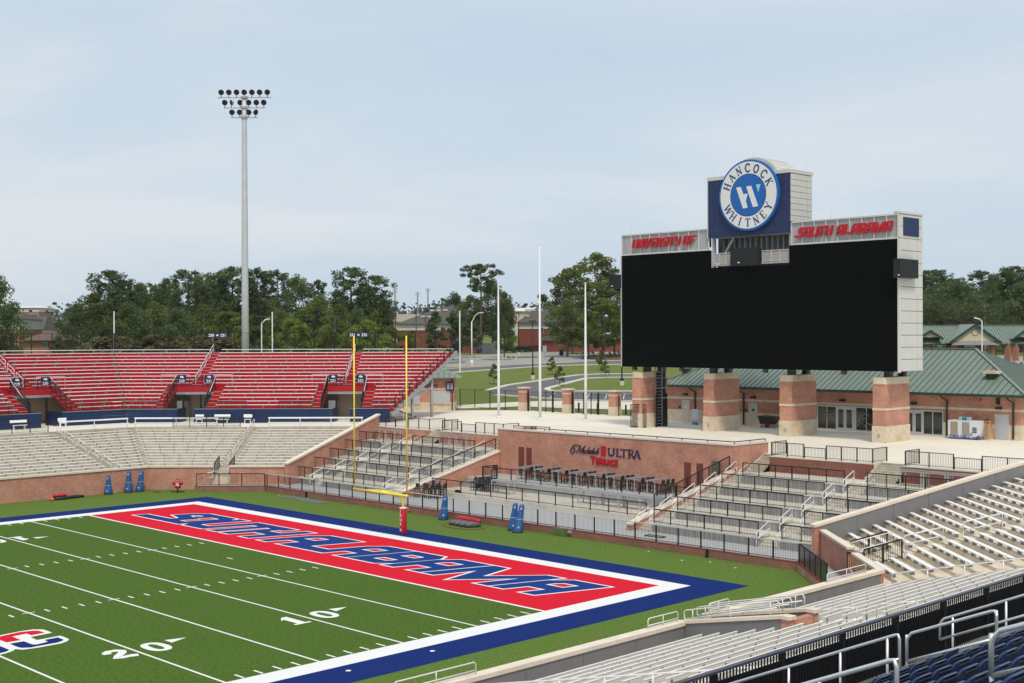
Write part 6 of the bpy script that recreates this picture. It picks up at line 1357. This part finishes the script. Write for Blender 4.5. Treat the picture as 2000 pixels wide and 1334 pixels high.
# far wood
rnd = random.Random(3); cl = []
for i in range(420):
    px = rnd.uniform(-250, 2300); dep = rnd.uniform(520, 760); p = CAM+(CD+CR*((px-1000)/FPX))*dep; h = rnd.uniform(9, 17)
    base = 2.525+.0205*420/.70711
    cl.append((V((p.x, p.y, base+h*.6)), rnd.uniform(6, 10)))
solo('distant_wood', leaf_cloud(cl, rnd, 2.4, 70, .8), mat('far_foliage', (.07, .10, .07), .9, vary=.3, scale=.05), 'hazy wood on the horizon beyond the roofs', 'wood', kind='stuff')
# ================================================================== HOUSES BEYOND
CE = CR.copy(); CE.z = 0; CE.normalize(); CF = CD.copy(); CF.z = 0; CF.normalize()
def house(name, label, px0, px1, dep, base_py, eave_py, ridge_py, rpx0, rpx1, wallm, roofm, band=0., depth=16, wins=(), vents=(), porch=None):
    k = dep/FPX; c = CAM+CF*dep; z = lambda py: CAM.z+(658.5-py)*k
    P = lambda px, d, zz: V((c.x, c.y, 0))+CE*((px-1000)*k)+CF*d+V((0, 0, zz))
    o = P((px0+px1)/2, 0, z(base_py)); t = thing(name, label, 'building', tuple(o)); zb, ze, zr = z(base_py)-2.5, z(eave_py), z(ridge_py)
    a, b = P(px0, 0, 0), P(px1, 0, 0); dd = CF*depth
    def bx(p0, p1, d0, d1, z0, z1): q = [P(p0, d0, 0), P(p1, d0, 0), P(p1, d1, 0), P(p0, d1, 0)]; return MB().prism([(v.x, v.y) for v in q], z0, z1)
    w_ = bx(px0, px1, 0, depth, zb, ze-band).build('wall', wallm, t)
    if band: bx(px0-.5, px1+.5, -.15, depth+.15, ze-band, ze).build('white_band', WTRIM, t)
    ov = 3; e = [P(px0-ov, -.9, ze), P(px1+ov, -.9, ze), P(px1+ov, depth+.9, ze), P(px0-ov, depth+.9, ze), P(rpx0, depth/2, zr), P(rpx1, depth/2, zr)]
    r_ = MB().add(e, [(0, 1, 5, 4), (1, 2, 5), (2, 3, 4, 5), (3, 0, 4), (3, 2, 1, 0)]).build('roof', roofm, t)
    for (px, py) in vents:
        # intersection with the front slope: interpolate depth by height
        f = (z(py)-ze)/(zr-ze); d = -.9+(depth/2+.9)*f; q = P(px, d-.15, z(py)); MB().tube([q-V((0, 0, .2)), q+V((0, 0, .3))], .7, 10).build('roof_vent', WTRIM, r_)
    for (p0, p1, y0, y1) in wins:
        f_ = bx(p0-.6, p1+.6, -.12, -.003, z(y1)-.12, z(y0)+.12).build('window', WTRIM, t)
        bx(p0, p1, -.16, -.125, z(y1), z(y0)).build('pane', GLASS, f_); bx((p0+p1)/2-.12, (p0+p1)/2+.12, -.19, -.165, z(y1), z(y0)).build('glazing_bar', WTRIM, f_)
        bx(p0-1.8, p0-.7, -.1, -.004, z(y1), z(y0)).build('shutter', BLACK, f_); bx(p1+.7, p1+1.8, -.1, -.004, z(y1), z(y0)).build('shutter', BLACK, f_)
    return t, P, z, bx
BRKF = mat('brick_far', (.21, .06, .045), .9, vary=.15, scale=3)
BRKT2 = mat('brick_far_tan', (.36, .17, .11), .9, vary=.15, scale=3); CREAMW = mat('cream_wall', (.58, .5, .38), .9)
c3 = lambda x, y: (750+x/4.082, 490+y/4.082)
vA = [c3(*p) for p in ((372, 470), (424, 470), (482, 467), (560, 468), (650, 470), (306, 522), (356, 522))]; vB = [c3(*p) for p in ((1150, 470), (1193, 470), (1250, 468), (1318, 468), (1398, 470), (1095, 517), (1142, 517))]
hA, PA, zA, bA = house('dormitory', 'red brick dormitory with grey hip roof and white oval vents right of the red stand', 776, 927, 345, 690, 632, 597, 862, 895, BRKF, SHINGLE, 1.75, 18, [(905, 914, 648, 658), (903, 911, 668, 677), (922, 928, 668, 677)], vA)
q = [c3(210, 640), c3(235, 640), c3(235, 690), c3(210, 690)]
bA(801, 808, -.05, -.01, zA(655), zA(646)).build('dark_opening', GLASS, hA)
hB, PB, zB, bB = house('dormitory', 'red brick dormitory with grey hip roof seen between the flagpoles', 1012, 1150, 345, 690, 630, 597, 1052, 1086, BRKF, SHINGLE, 1.75, 18, [(1055, 1061, 640, 650), (1092, 1099, 661, 672), (1108, 1114, 661, 672)], vB)
for px in (1053, 1072): MB().tube([PB(px, -.1, zB(685)), PB(px, -.1, zB(632))], .12, 6).build('downpipe', WTRIM, hB)
house('annex', 'low brick annex with grey roof and white framed windows beside the left dormitory', 893, 940, 325, 690, 664, 655, 900, 930, BRKF, SHINGLE, .5, 9, [(902, 910, 669, 678), (922, 930, 669, 678)])
house('annex', 'long low brick wing with windows under the trees right of the flagpoles', 1060, 1215, 330, 690, 662, 655, 1070, 1205, BRKF, SHINGLE, .4, 9, [(1092, 1098, 666, 674), (1150, 1156, 666, 674), (1160, 1166, 666, 674)])
house('tan_building', 'pale building with tan roof peeking between trees and dormitory', 768, 825, 400, 690, 628, 612, 775, 818, CREAMW, mat('roof_tan', (.3, .25, .19), .9), 0, 14)
house('apartment_house', 'three storey brick and cream building at the left behind the red stand', -30, 38, 250, 690, 620, 605, -20, 22, BRKT2, SHINGLE, 2.0, 12, [(18, 26, 645, 658), (18, 26, 667, 678)])
house('cottage', 'small brick house with brown gable roof behind the back fence', 46, 108, 240, 690, 662, 644, 75, 92, BRKT2, SHINGB, 0, 9, [(87, 93, 666, 676)])
house('grey_roof_house', 'house with plain grey roof behind the brown roofed cottage', 38, 84, 300, 690, 640, 615, 42, 78, CREAMW, SHINGLE, 0, 10)
house('far_block', 'long pale flat block far off above the distant wood', 28, 76, 620, 640, 598, 594, 29, 75, mat('far_brick', (.35, .2, .17), .9), mat('far_cream', (.7, .66, .6), .9), 2, 20)
house('far_block', 'pale roofed hall peeking out behind the right dormitory', 1005, 1060, 520, 650, 608, 600, 1010, 1050, CREAMW, mat('far_cream2', (.6, .6, .58), .9), 0, 20)
# ================================================================== GREEN PAVILION ON THE RIGHT
k = 255/FPX; pc = CAM+CF*255; pz = lambda py: CAM.z+(656-py)*k
PP = lambda px, d, zz: V((pc.x, pc.y, 0))+CE*((px-1000)*k)+CF*d+V((0, 0, zz))
pv = thing('pavilion', 'open pavilion with green standing-seam gable roof on brick columns', 'pavilion', tuple(PP(1900, 0, pz(712))))
ze, zr = pz(672), pz(636)
mb = MB().add([PP(1760, -1, ze), PP(2080, -1, ze), PP(2080, 5, zr), PP(1760, 5, zr), PP(2080, 11, ze), PP(1760, 11, ze)], [(0, 1, 2, 3), (3, 2, 4, 5), (0, 3, 5), (1, 4, 2)]); pr_ = mb.build('roof', ROOFG, pv)
for i in range(58): px = 1762+5.5*i; MB().beam(PP(px, -1, ze+.05), PP(px, 5, zr+.05), .07, .1).build('roof_seam', SEAMG, pr_)
MB().beam(PP(1760, -1.05, ze-.1), PP(2080, -1.05, ze-.1), .12, .3).build('gutter', TRIMG, pr_); MB().beam(PP(1760, 5, zr+.1), PP(2080, 5, zr+.1), .4, .12).build('ridge_cap', ROOFG, pr_)
def gable(c, half, apex_py, base_py, d0, d1, circ):
    a, b, t_ = PP(c-half, d0, pz(base_py)), PP(c+half, d0, pz(base_py)), PP(c, d0, pz(apex_py)); back = CF*(d1-d0)
    MB().add([a, b, t_], [(0, 1, 2)]).build('gable_wall', CREAMW, pv)
    for s, e in ((a, -1), (b, 1)):
        o = CE*(e*.5)-V((0, 0, .35)); f = -CF*.5; MB().add([t_+f+V((0, 0, .15)), s+o+f, s+o+back, t_+back+V((0, 0, .15))], [(0, 1, 2, 3)]).build('gable_roof', ROOFG, pv)
        MB().beam(t_+f, s+o+f, .15, .4).build('barge_board', TRIMG, pv)
    if circ: q = PP(c+1, d0-.05, pz(649)); MB().tube([q+(CE*math.cos(x)+V((0, 0, math.sin(x))))*.68 for x in [2*PI*i/16 for i in range(17)]], .06, 5).build('round_trim', TABLEG, pv)
gable(1893, 46, 635, 667, -3, 6, True); gable(1812, 20, 646, 659, -1.2, 3, False); gable(1998, 20, 644, 659, -1.2, 3, False)
q = [PP(1848, -3.4, pz(674)), PP(1940, -3.4, pz(674)), PP(1938, -3, pz(666)), PP(1850, -3, pz(666))]; MB().poly(q).build('canopy_apron', TABLEG, pv)
for px, d in ((1812, 0), (1828, 6), (1858, -2), (1870, 5), (1898, 6), (1912, 0), (1930, -2), (1946, 2), (1966, -.6), (1981, -.6), (2005, 0)):
    q = PP(px, d, 0); MB().prism([(q.x+a, q.y+b) for a, b in ((-.5, -.5), (.5, -.5), (.5, .5), (-.5, .5))], gz(q.x, q.y)-.3, ze+.1).build('column', BRKT2, pv)
    MB().prism([(q.x+a, q.y+b) for a, b in ((-.58, -.58), (.58, -.58), (.58, .58), (-.58, .58))], gz(q.x, q.y)-.3, gz(q.x, q.y)+1.0).build('column_base', STONE, pv)
ground_p = [PP(1700, -4, 0), PP(2150, -4, 0), PP(2150, 45, 0), PP(1700, 45, 0)]; struct('pavilion_lot', MB().poly([V((p.x, p.y, gz(p.x, p.y)+.05)) for p in ground_p]), ASPHL)
# ================================================================== CARS, LAMPS, SMALL STREET THINGS
def car_proto(m, nm):
    prof = [(-2.2, .35), (-2.25, .75), (-2.1, .95), (-1.55, 1.02), (-.95, 1.45), (.65, 1.47), (1.3, 1.0), (2.05, .88), (2.25, .65), (2.25, .35)]
    s = MB(); s.hexa([(x, -.88, z) for x, z in prof], [(x, .88, z) for x, z in prof]); body = s.mesh('body', m)
    g1 = [(-1.42, 1.05), (-.9, 1.4), (.6, 1.42), (1.15, 1.03)]; s = MB(); s.hexa([(x, -.9, z) for x, z in g1], [(x, .9, z) for x, z in g1]); gl = s.mesh('side_glass', GLASS)
    s = MB(); s.tube([(0, -.1, 0), (0, .1, 0)], .33, 12); wh = s.mesh('wheel', DKGREY)
    s = MB(); s.box(-.03, .03, -.18, .18, -.08, .08); li = s.mesh('light', LTRED); return body, gl, wh, li
CARM = {n: mat('car_'+n, c, .3, .2) for n, c in (('black', (.012, .012, .014)), ('white', (.7, .7, .7)), ('red', (.25, .01, .02)), ('blue', (.02, .04, .12)), ('silver', (.4, .41, .42)))}
CP = {n: car_proto(m, n) for n, m in CARM.items()}
def car(n, px, py, rot, label, name='parked_car', p=None, sc=1.):
    p = p or gp(px, py, .06); t = thing(name, label, 'car', tuple(p)); t.rotation_euler = (0, 0, rot); b, g_, w_, l_ = CP[n]
    for me, nm, o in [(b, 'body', (0, 0, 0)), (g_, 'side_glass', (0, 0, 0))]+[(w_, 'wheel', (x, y, .33)) for x in (-1.4, 1.4) for y in (-.82, .82)]+[(l_, 'tail_light', (-2.24, y, .75)) for y in (-.62, .62)]:
        c = bpy.data.objects.new(nm, me); COL.objects.link(c); c.parent = t; c.location = o
for n, x, y, r, lab in (('blue', 432, 578, .8, 'dark blue car beside the grey container'), ('black', 630, 572, .9, 'black car parked under the dark tree'), ('black', 735, 566, .85, 'black sport utility car beside the red car'), ('black', 775, 563, .9, 'second black car close to the red car'), ('red', 832, 560, .9, 'dark red parked car between black cars'), ('black', 890, 557, .85, 'black car behind the tallest flagpole'), ('white', 1370, 540, .8, 'white car behind the third flagpole'), ('black', 1435, 536, .8, 'black car between the two white cars'), ('white', 1520, 530, .85, 'white sport utility car near the scoreboard edge'), ('silver', 1480, 534, .85, 'silver car between tree trunks')):
    car(n, *c4(x, y), r, lab)
for i, (px, n, lab) in enumerate(((1806, 'white', 'white car under the left end of the pavilion'), (1838, 'white', 'white truck behind the pavilion columns'), (1878, 'white', 'white car behind the pavilion gable'), (1925, 'white', 'white car behind the lamp post at the pavilion'), (1962, 'white', 'white van right of the pavilion lamp post'), (1998, 'white', 'white car at the right end of the pavilion'))):
    q = PP(px, 28, 0); car(n, 0, 0, -.9 if i % 2 else .8, lab, p=V((q.x, q.y, gz(q.x, q.y)+.06)))
p = gp(*c4(490, 578)); solo('grey_container', MB().box(p.x-2.3, p.x+2.3, p.y-2.3, p.y+2.3, p.z, p.z+2.6), mat('box_bluegrey', (.14, .16, .17), .6), 'grey green utility container on the car park', 'container')
p = gp(*c4(985, 538)); solo('utility_cabinet', MB().box(p.x-1.2, p.x+1.2, p.y-1.2, p.y+1.2, p.z, p.z+2.6), mat('cab_green', (.10, .12, .09), .6), 'green utility cabinet in front of the right dormitory', 'cabinet')
t = thing('green_tractor', 'small green and black tractor beside the pavilion columns', 'tractor', tuple(PP(1993, -8, gz(*PP(1993, -8, 0)[:2]))))
q = PP(1993, -8, gz(*PP(1993, -8, 0)[:2])); GRN = mat('tractor_green', (.02, .2, .04), .4)
MB().box(q.x-1.2, q.x+1.2, q.y-.6, q.y+.6, q.z+.6, q.z+1.5).build('hood', GRN, t); MB().box(q.x-.2, q.x+1.2, q.y-.5, q.y+.5, q.z+1.5, q.z+2.4).build('cab', DKGREY, t)
for a in (-.9, .9):
    for b in (-.7, .7): MB().tube([(q.x+a, q.y+b-.12, q.z+.55), (q.x+a, q.y+b+.12, q.z+.55)], .55, 12).build('wheel', DKGREY, t)
def lamp(px, base_py, top_py, label, m=BLACK, arm=None, base=True, r=.09):
    p = gp(px, base_py); dep = (p-CAM).dot(CD); h = (base_py-top_py)*dep/FPX; t = thing('street_lamp', label, 'lamp post', tuple(p))
    MB().tube([p, p+V((0, 0, h))], [r*1.2, r*.8], 8).build('pole', m, t, True)
    if base: MB().lathe([(.38, 0), (.38, .7), (.3, .75)], tuple(p), 12).build('concrete_base', KERB, t); MB().lathe([(.34, .75), (.3, 1.1), (.15, 1.3)], tuple(p), 10).build('pole_shoe', m, t)
    if arm:
        e = p+V((0, 0, h)); MB().tube([e-V((0, 0, .2)), e+CE*(arm*.35)+V((0, 0, 1.2)), e+CE*(arm*.7)+V((0, 0, 1.75)), e+CE*arm+V((0, 0, 1.8))], [r*.7, r*.6, r*.6, r*.6], 6).build('arm', m, t); MB().beam(e+CE*(arm*.8)+V((0, 0, 1.8)), e+CE*(arm*1.25)+V((0, 0, 1.85)), .3, .15).build('lamp_head', m, t)
    else: MB().box(p.x-.45, p.x+.45, p.y-.45, p.y+.45, p.z+h, p.z+h+.2).build('lamp_head', m, t)
    return t
lamp(1040.7, 741, 628.6, 'black lamp post with concrete base on the lawn left of the tallest flagpole'); lamp(1013.4, 694, 610, 'black lamp post at the car park behind the lawn'); lamp(1214.7, 753, 640, 'black lamp post partly behind the scoreboard edge')
lamp(921.5, 715, 628, 'white cobra head street lamp beside the car park', POLEW, 2.0, True, .13)
for px, dep, top, lab in ((205, 235, 617, 'dark twin-head car park lamp left of the slender white pole'), (297, 235, 616, 'dark twin-head car park lamp right of the slender white pole'), (399, 235, 615, 'dark twin-head car park lamp left of the floodlight mast'), (511, 232, 618, 'dark twin-head car park lamp right of the floodlight mast'), (654, 232, 618, 'dark twin-head car park lamp among the light green trees'), (813, 280, 608, 'dark thin lamp post in front of the left dormitory'), (773, 280, 612, 'dark lamp post at the corner of the left dormitory'), (831, 280, 620, 'brown thin pole in front of the left dormitory')):
    p = at_depth(px, dep); zt = CAM.z+(658.5+.0032*(1000-px)-top)*dep/FPX; t = thing('street_lamp', lab, 'lamp post', tuple(p))
    MB().tube([p, (p.x, p.y, zt)], .11, 6).build('pole', STEEL, t); MB().beam(V((p.x, p.y, zt))-CE*.75, V((p.x, p.y, zt))+CE*.75, .4, .15).build('lamp_head', STEEL, t)
p = at_depth(511, 200); zt = CAM.z+(660-632)*200/FPX; t = thing('street_lamp', 'white cobra head lamp behind the fence right of the floodlight mast', 'lamp post', tuple(p)); MB().tube([p, (p.x, p.y, zt), V((p.x, p.y, zt+.6))+CE*.6, V((p.x, p.y, zt+.75))+CE*1.3], .1, 6).build('pole', POLEW, t)
q = at_depth(1918, 215); zt = CAM.z+(656-628)*215/FPX; t = thing('street_lamp', 'white cobra head street lamp in front of the pavilion', 'lamp post', (q.x, q.y, gz(q.x, q.y))); MB().tube([(q.x, q.y, gz(q.x, q.y)), (q.x, q.y, zt), V((q.x, q.y, zt+.4))-CE*.5, V((q.x, q.y, zt+.6))-CE*1.3], .12, 6).build('pole', POLEW, t)
for px, dep, lab in ((1815, 320, 'thin grey lamp post against the dark trees left of the spreading oak'), (1837, 325, 'thin grey lamp post beside the spreading oak trunk'), (1924, 320, 'thin grey lamp post right of the spreading oak'), (1998, 320, 'thin grey lamp post at the right end of the dark trees')):
    p = at_depth(px, dep); zt = CAM.z+(656-597)*dep/FPX; t = thing('street_lamp', lab, 'lamp post', tuple(p)); MB().tube([p, (p.x, p.y, zt)], .1, 6).build('pole', GALV, t); MB().beam(V((p.x, p.y, zt))-CE*.7, V((p.x, p.y, zt))+CE*.7, .3, .12).build('lamp_head', GALV, t)
for px, top, bot, dep, rows, lab in ((772, 558, 606, 560, 4, 'distant sports floodlight mast with four banks of lamps'), (816, 570, 606, 560, 2, 'distant sports floodlight mast with two banks of lamps'), (836, 563, 606, 600, 2, 'farthest pale sports floodlight mast')):
    kk = dep/FPX; p = at_depth(px, dep); zz = lambda py: CAM.z+(658.5-py)*kk; t = thing('far_floodlight', lab, 'floodlight', tuple(p)); MB().tube([p, (p.x, p.y, zz(top))], .35, 6).build('mast', GALV, t)
    for i in range(rows): c = V((p.x, p.y, zz(top+1+i*3.6))); MB().beam(c-CE*(5*kk), c+CE*(5*kk), .3, .5).build('lamp_bank', mat('lamp_pale', (.55, .55, .55), .5), t)
for x, y0, y1, lab in ((585, 600, 640, 'first pale marker post in the car park'), (613, 597, 632, 'second pale marker post in the car park'), (660, 600, 620, 'third pale marker post in the car park'), (705, 598, 636, 'fourth pale marker post in the car park'), (367, 598, 625, 'pale marker post beside the white street lamp'), (305, 600, 630, 'pale marker post left of the white street lamp')):
    p = gp(*c4(x, y1)); dep = (p-CAM).dot(CD); solo('marker_post', MB().tube([p, p+V((0, 0, (y1-y0)/4.4475*dep/FPX))], .12, 6), mat('post_cream', (.7, .6, .4), .7), lab, 'post')
p = gp(*c4(1097, 598)); solo('litter_bin', MB().lathe([(.5, 0), (.55, .1), (.55, 1.3), (.4, 1.6), (.2, 1.9)], tuple(p), 12), BLACK, 'black domed litter bin on the car park', 'bin')
p = gp(*c4(950, 640)); t = thing('road_sign', 'grey back of a square road sign on a post beside the road', 'sign', tuple(p)); MB().tube([p, p+V((0, 0, 3.2))], .06, 6).build('post', GALV, t); MB().beam(p+V((0, 0, 1.9))-CF*.1, p+V((0, 0, 3.3))-CF*.1, .9, .06, up=tuple(CF)).build('plate', GALV, t)
for i in range(9): 
    p = gp(*c4(1290+75*i, 622-(i % 3)*8)); (tm, cm), H = PROTO['bush']; t = thing('low_shrub', 'low rounded shrub growing in the brown mulch bed', 'shrub', tuple(p), 'shrubs in the mulch bed')
    o = bpy.data.objects.new('foliage', PROTO['dark1'][0][1]); COL.objects.link(o); o.parent = t; o.scale = (.22, .22, .12)

# ================================================================== AIR
hz = MB().box(-620, 330, -330, 640, -5, 62).build('haze', MATS['turf'], None); hz.data.materials.clear()
hm = bpy.data.materials.new('haze'); hm.use_nodes = True; T = hm.node_tree; T.nodes.remove(T.nodes['Principled BSDF'])
pvn = T.nodes.new('ShaderNodeVolumePrincipled'); pvn.inputs['Color'].default_value = (.86, .91, .97, 1); pvn.inputs['Density'].default_value = .00006; pvn.inputs['Anisotropy'].default_value = 0
T.links.new(pvn.outputs[0], T.nodes['Material Output'].inputs['Volume']); hz.data.materials.append(hm); hz['kind'] = 'stuff'; hz['label'] = 'thin pale haze in the air over the whole place'; hz['category'] = 'haze'
# ================================================================== TERRACE FURNITURE
def bar_table(x0, x1, y0, y1, z, label, group=None, m=TABLEG, h=1.1, leg=RAILS):
    t = thing('bar_table', label, 'table', ((x0+x1)/2, (y0+y1)/2, z), group)
    MB().box(x0, x1, y0, y1, z+h-.05, z+h).build('top', m, t); MB().box(x0-.015, x1+.015, y0-.015, y1+.015, z+h-.1, z+h-.052).build('rim', leg, t)
    for x in (x0+.04, x1-.04):
        for y in (y0+.04, y1-.04): inst(LEGM, 'leg', t, (x, y, z))
    return t
LEGM = MB().box(-.04, .04, -.04, .04, 0, 1.0).mesh('leg', mat('leg_pale', (.5, .5, .5), .4, .2))
def chair_proto():
    s = MB(); s.box(-.2, .2, -.2, .2, .72, .77); seat = s.mesh('seat', DKGREY)
    s = MB(); s.hexa([(-.2, .17, .8), (.2, .17, .8), (.2, .21, .8), (-.2, .21, .8)], [(-.17, .24, 1.14), (.17, .24, 1.14), (.17, .28, 1.14), (-.17, .28, 1.14)]); back = s.mesh('backrest', DKGREY)
    s = MB(); s.box(-.018, .018, -.018, .018, 0, .73); leg = s.mesh('leg', DKGREY); s = MB(); s.box(-.19, .19, -.02, .02, .25, .28); s.box(-.19, -.16, -.19, .19, .3, .33); s.box(.16, .19, -.19, .19, .3, .33); fr_ = s.mesh('footrest', DKGREY); return seat, back, leg, fr_
CS = chair_proto()
def bar_chair(x, y, z, rz, label, group):
    t = thing('bar_chair', label, 'chair', (x, y, z), group); t.rotation_euler = (0, 0, rz)
    for me, nm, o in [(CS[0], 'seat', (0, 0, 0)), (CS[1], 'backrest', (0, 0, 0)), (CS[3], 'footrest', (0, -.17, 0))]+[(CS[2], 'leg', (a, b, 0)) for a in (-.17, .17) for b in (-.17, .17)]:
        c = bpy.data.objects.new(nm, me); COL.objects.link(c); c.parent = t; c.location = o
TT = mat('table_top_dark', (.21, .2, .205), .45, vary=.1, scale=3)
for i, x in enumerate((-7.8, -5.75, -3.75, -1.75, .28, 2.25, 4.3, 6.3)):
    bar_table(x, x+.8, 30.2, 32.2, 1.6, 'dark topped bar table standing end-on against the brick sign wall', 'bar tables along the sign wall', TT)
    for j, (dx, y, rz) in enumerate(((1.1, 30.6, -PI/2), (1.1, 31.2, -PI/2), (1.1, 31.8, -PI/2), (-.25, 31.3, PI/2))): bar_chair(x+dx, y, 1.6, rz, 'dark bar chair pushed up to the tables along the sign wall', 'bar chairs along the sign wall')
for i, x in enumerate((2.4, 4.5, 6.6, 8.6)): bar_table(x, x+2.0, 26.6, 27.3, .87, 'pale grey bar table in the row on the lower deck', 'grey bar tables on the lower deck', mat('table_mesh', (.3, .3, .31), .5))
bar_table(-7.0, -5.0, 26.4, 27.2, .87, 'lone pale grey bar table beside the stacked dark chairs', None, mat('table_mesh', (.3, .3, .31), .5))
for i, (x, y) in enumerate(((-9.3, 26.6), (-8.85, 26.7), (-8.4, 26.65), (-7.95, 26.6), (-7.5, 26.7), (-9.1, 27.2), (-8.6, 27.3), (-8.1, 27.25), (-7.6, 27.2))): bar_chair(x, y, .87, .3*math.sin(i*2.), 'dark bar chair in the cluster beside the lone grey table', 'cluster of bar chairs on the lower deck')
bar_chair(-9.8, 29.4, 1.6, .4, 'single dark bar chair at the left end of the upper deck', None)
for i, (x, y, z) in enumerate(((-10.7, 23.1, .5), (-10.2, 23.3, .5), (-10.7, 23.1, .72), (-10.2, 23.3, .72), (-11.2, 22.7, .5), (-10.6, 22.4, .5), (-10.1, 22.6, .5), (-9.7, 22.9, .5), (-11.5, 22.2, .5), (-9.5, 23.4, .5), (-9.5, 23.4, .72))): bar_chair(x, y, z, .5*math.sin(i*1.7), 'dark bar chair in the huddle below the left pit wall', 'huddle of bar chairs below the left pit wall')
for (xa, xb, lab) in ((-32.0, -30.6, 'grey bar table nearest the sloping brick wall on the top left deck'), (-29.6, -28.2, 'second grey bar table on the top left deck'), (-21.6, -20.2, 'grey bar table between the stairs on the top left deck'), (-19.2, -17.8, 'grey bar table nearest the sign wall on the top left deck'), (25.6, 27.2, 'first grey bar table against the brick wall on the top right deck'), (27.3, 28.9, 'middle grey bar table against the brick wall on the top right deck'), (29.0, 30.6, 'grey bar table nearest the grey wall on the top right deck')):
    bar_table(xa, xb, 33.6, 34.4, 3.5, lab)
t = thing('floor_box', 'small black box on the edge of the lower deck', 'box', (-9.2, 24.7, .87)); MB().box(-9.45, -8.95, 24.6, 24.85, .87, 1.08).build('case', DKGREY, t)
for x, y, lab in ((15.6, 19.7, 'black folded frame lying on the walkway by the right stairs'),):
    t = thing('folded_frame', lab, 'frame', (x, y, .5)); mb = MB()
    for a, b in (((-.7, -.25), (.7, -.25)), ((.7, -.25), (.7, .25)), ((.7, .25), (-.7, .25)), ((-.7, .25), (-.7, -.25))): MB().tube([(x+a[0], y+a[1], .56), (x+b[0], y+b[1], .56)], .03, 5).build('bar', BLACK, t)
# litter specks on the turf
for i, (x, y) in enumerate(((20.5, 16.2), (22.1, 16.9), (17.0, 17.3), (-24.0, 17.2), (24.3, 16.4))):
    solo('litter_scrap', MB().box(x-.06, x+.06, y-.04, y+.04, .002, .03), PWHITE, 'tiny white scrap of litter on the turf below the terrace wall', 'litter', 'litter scraps on the turf')
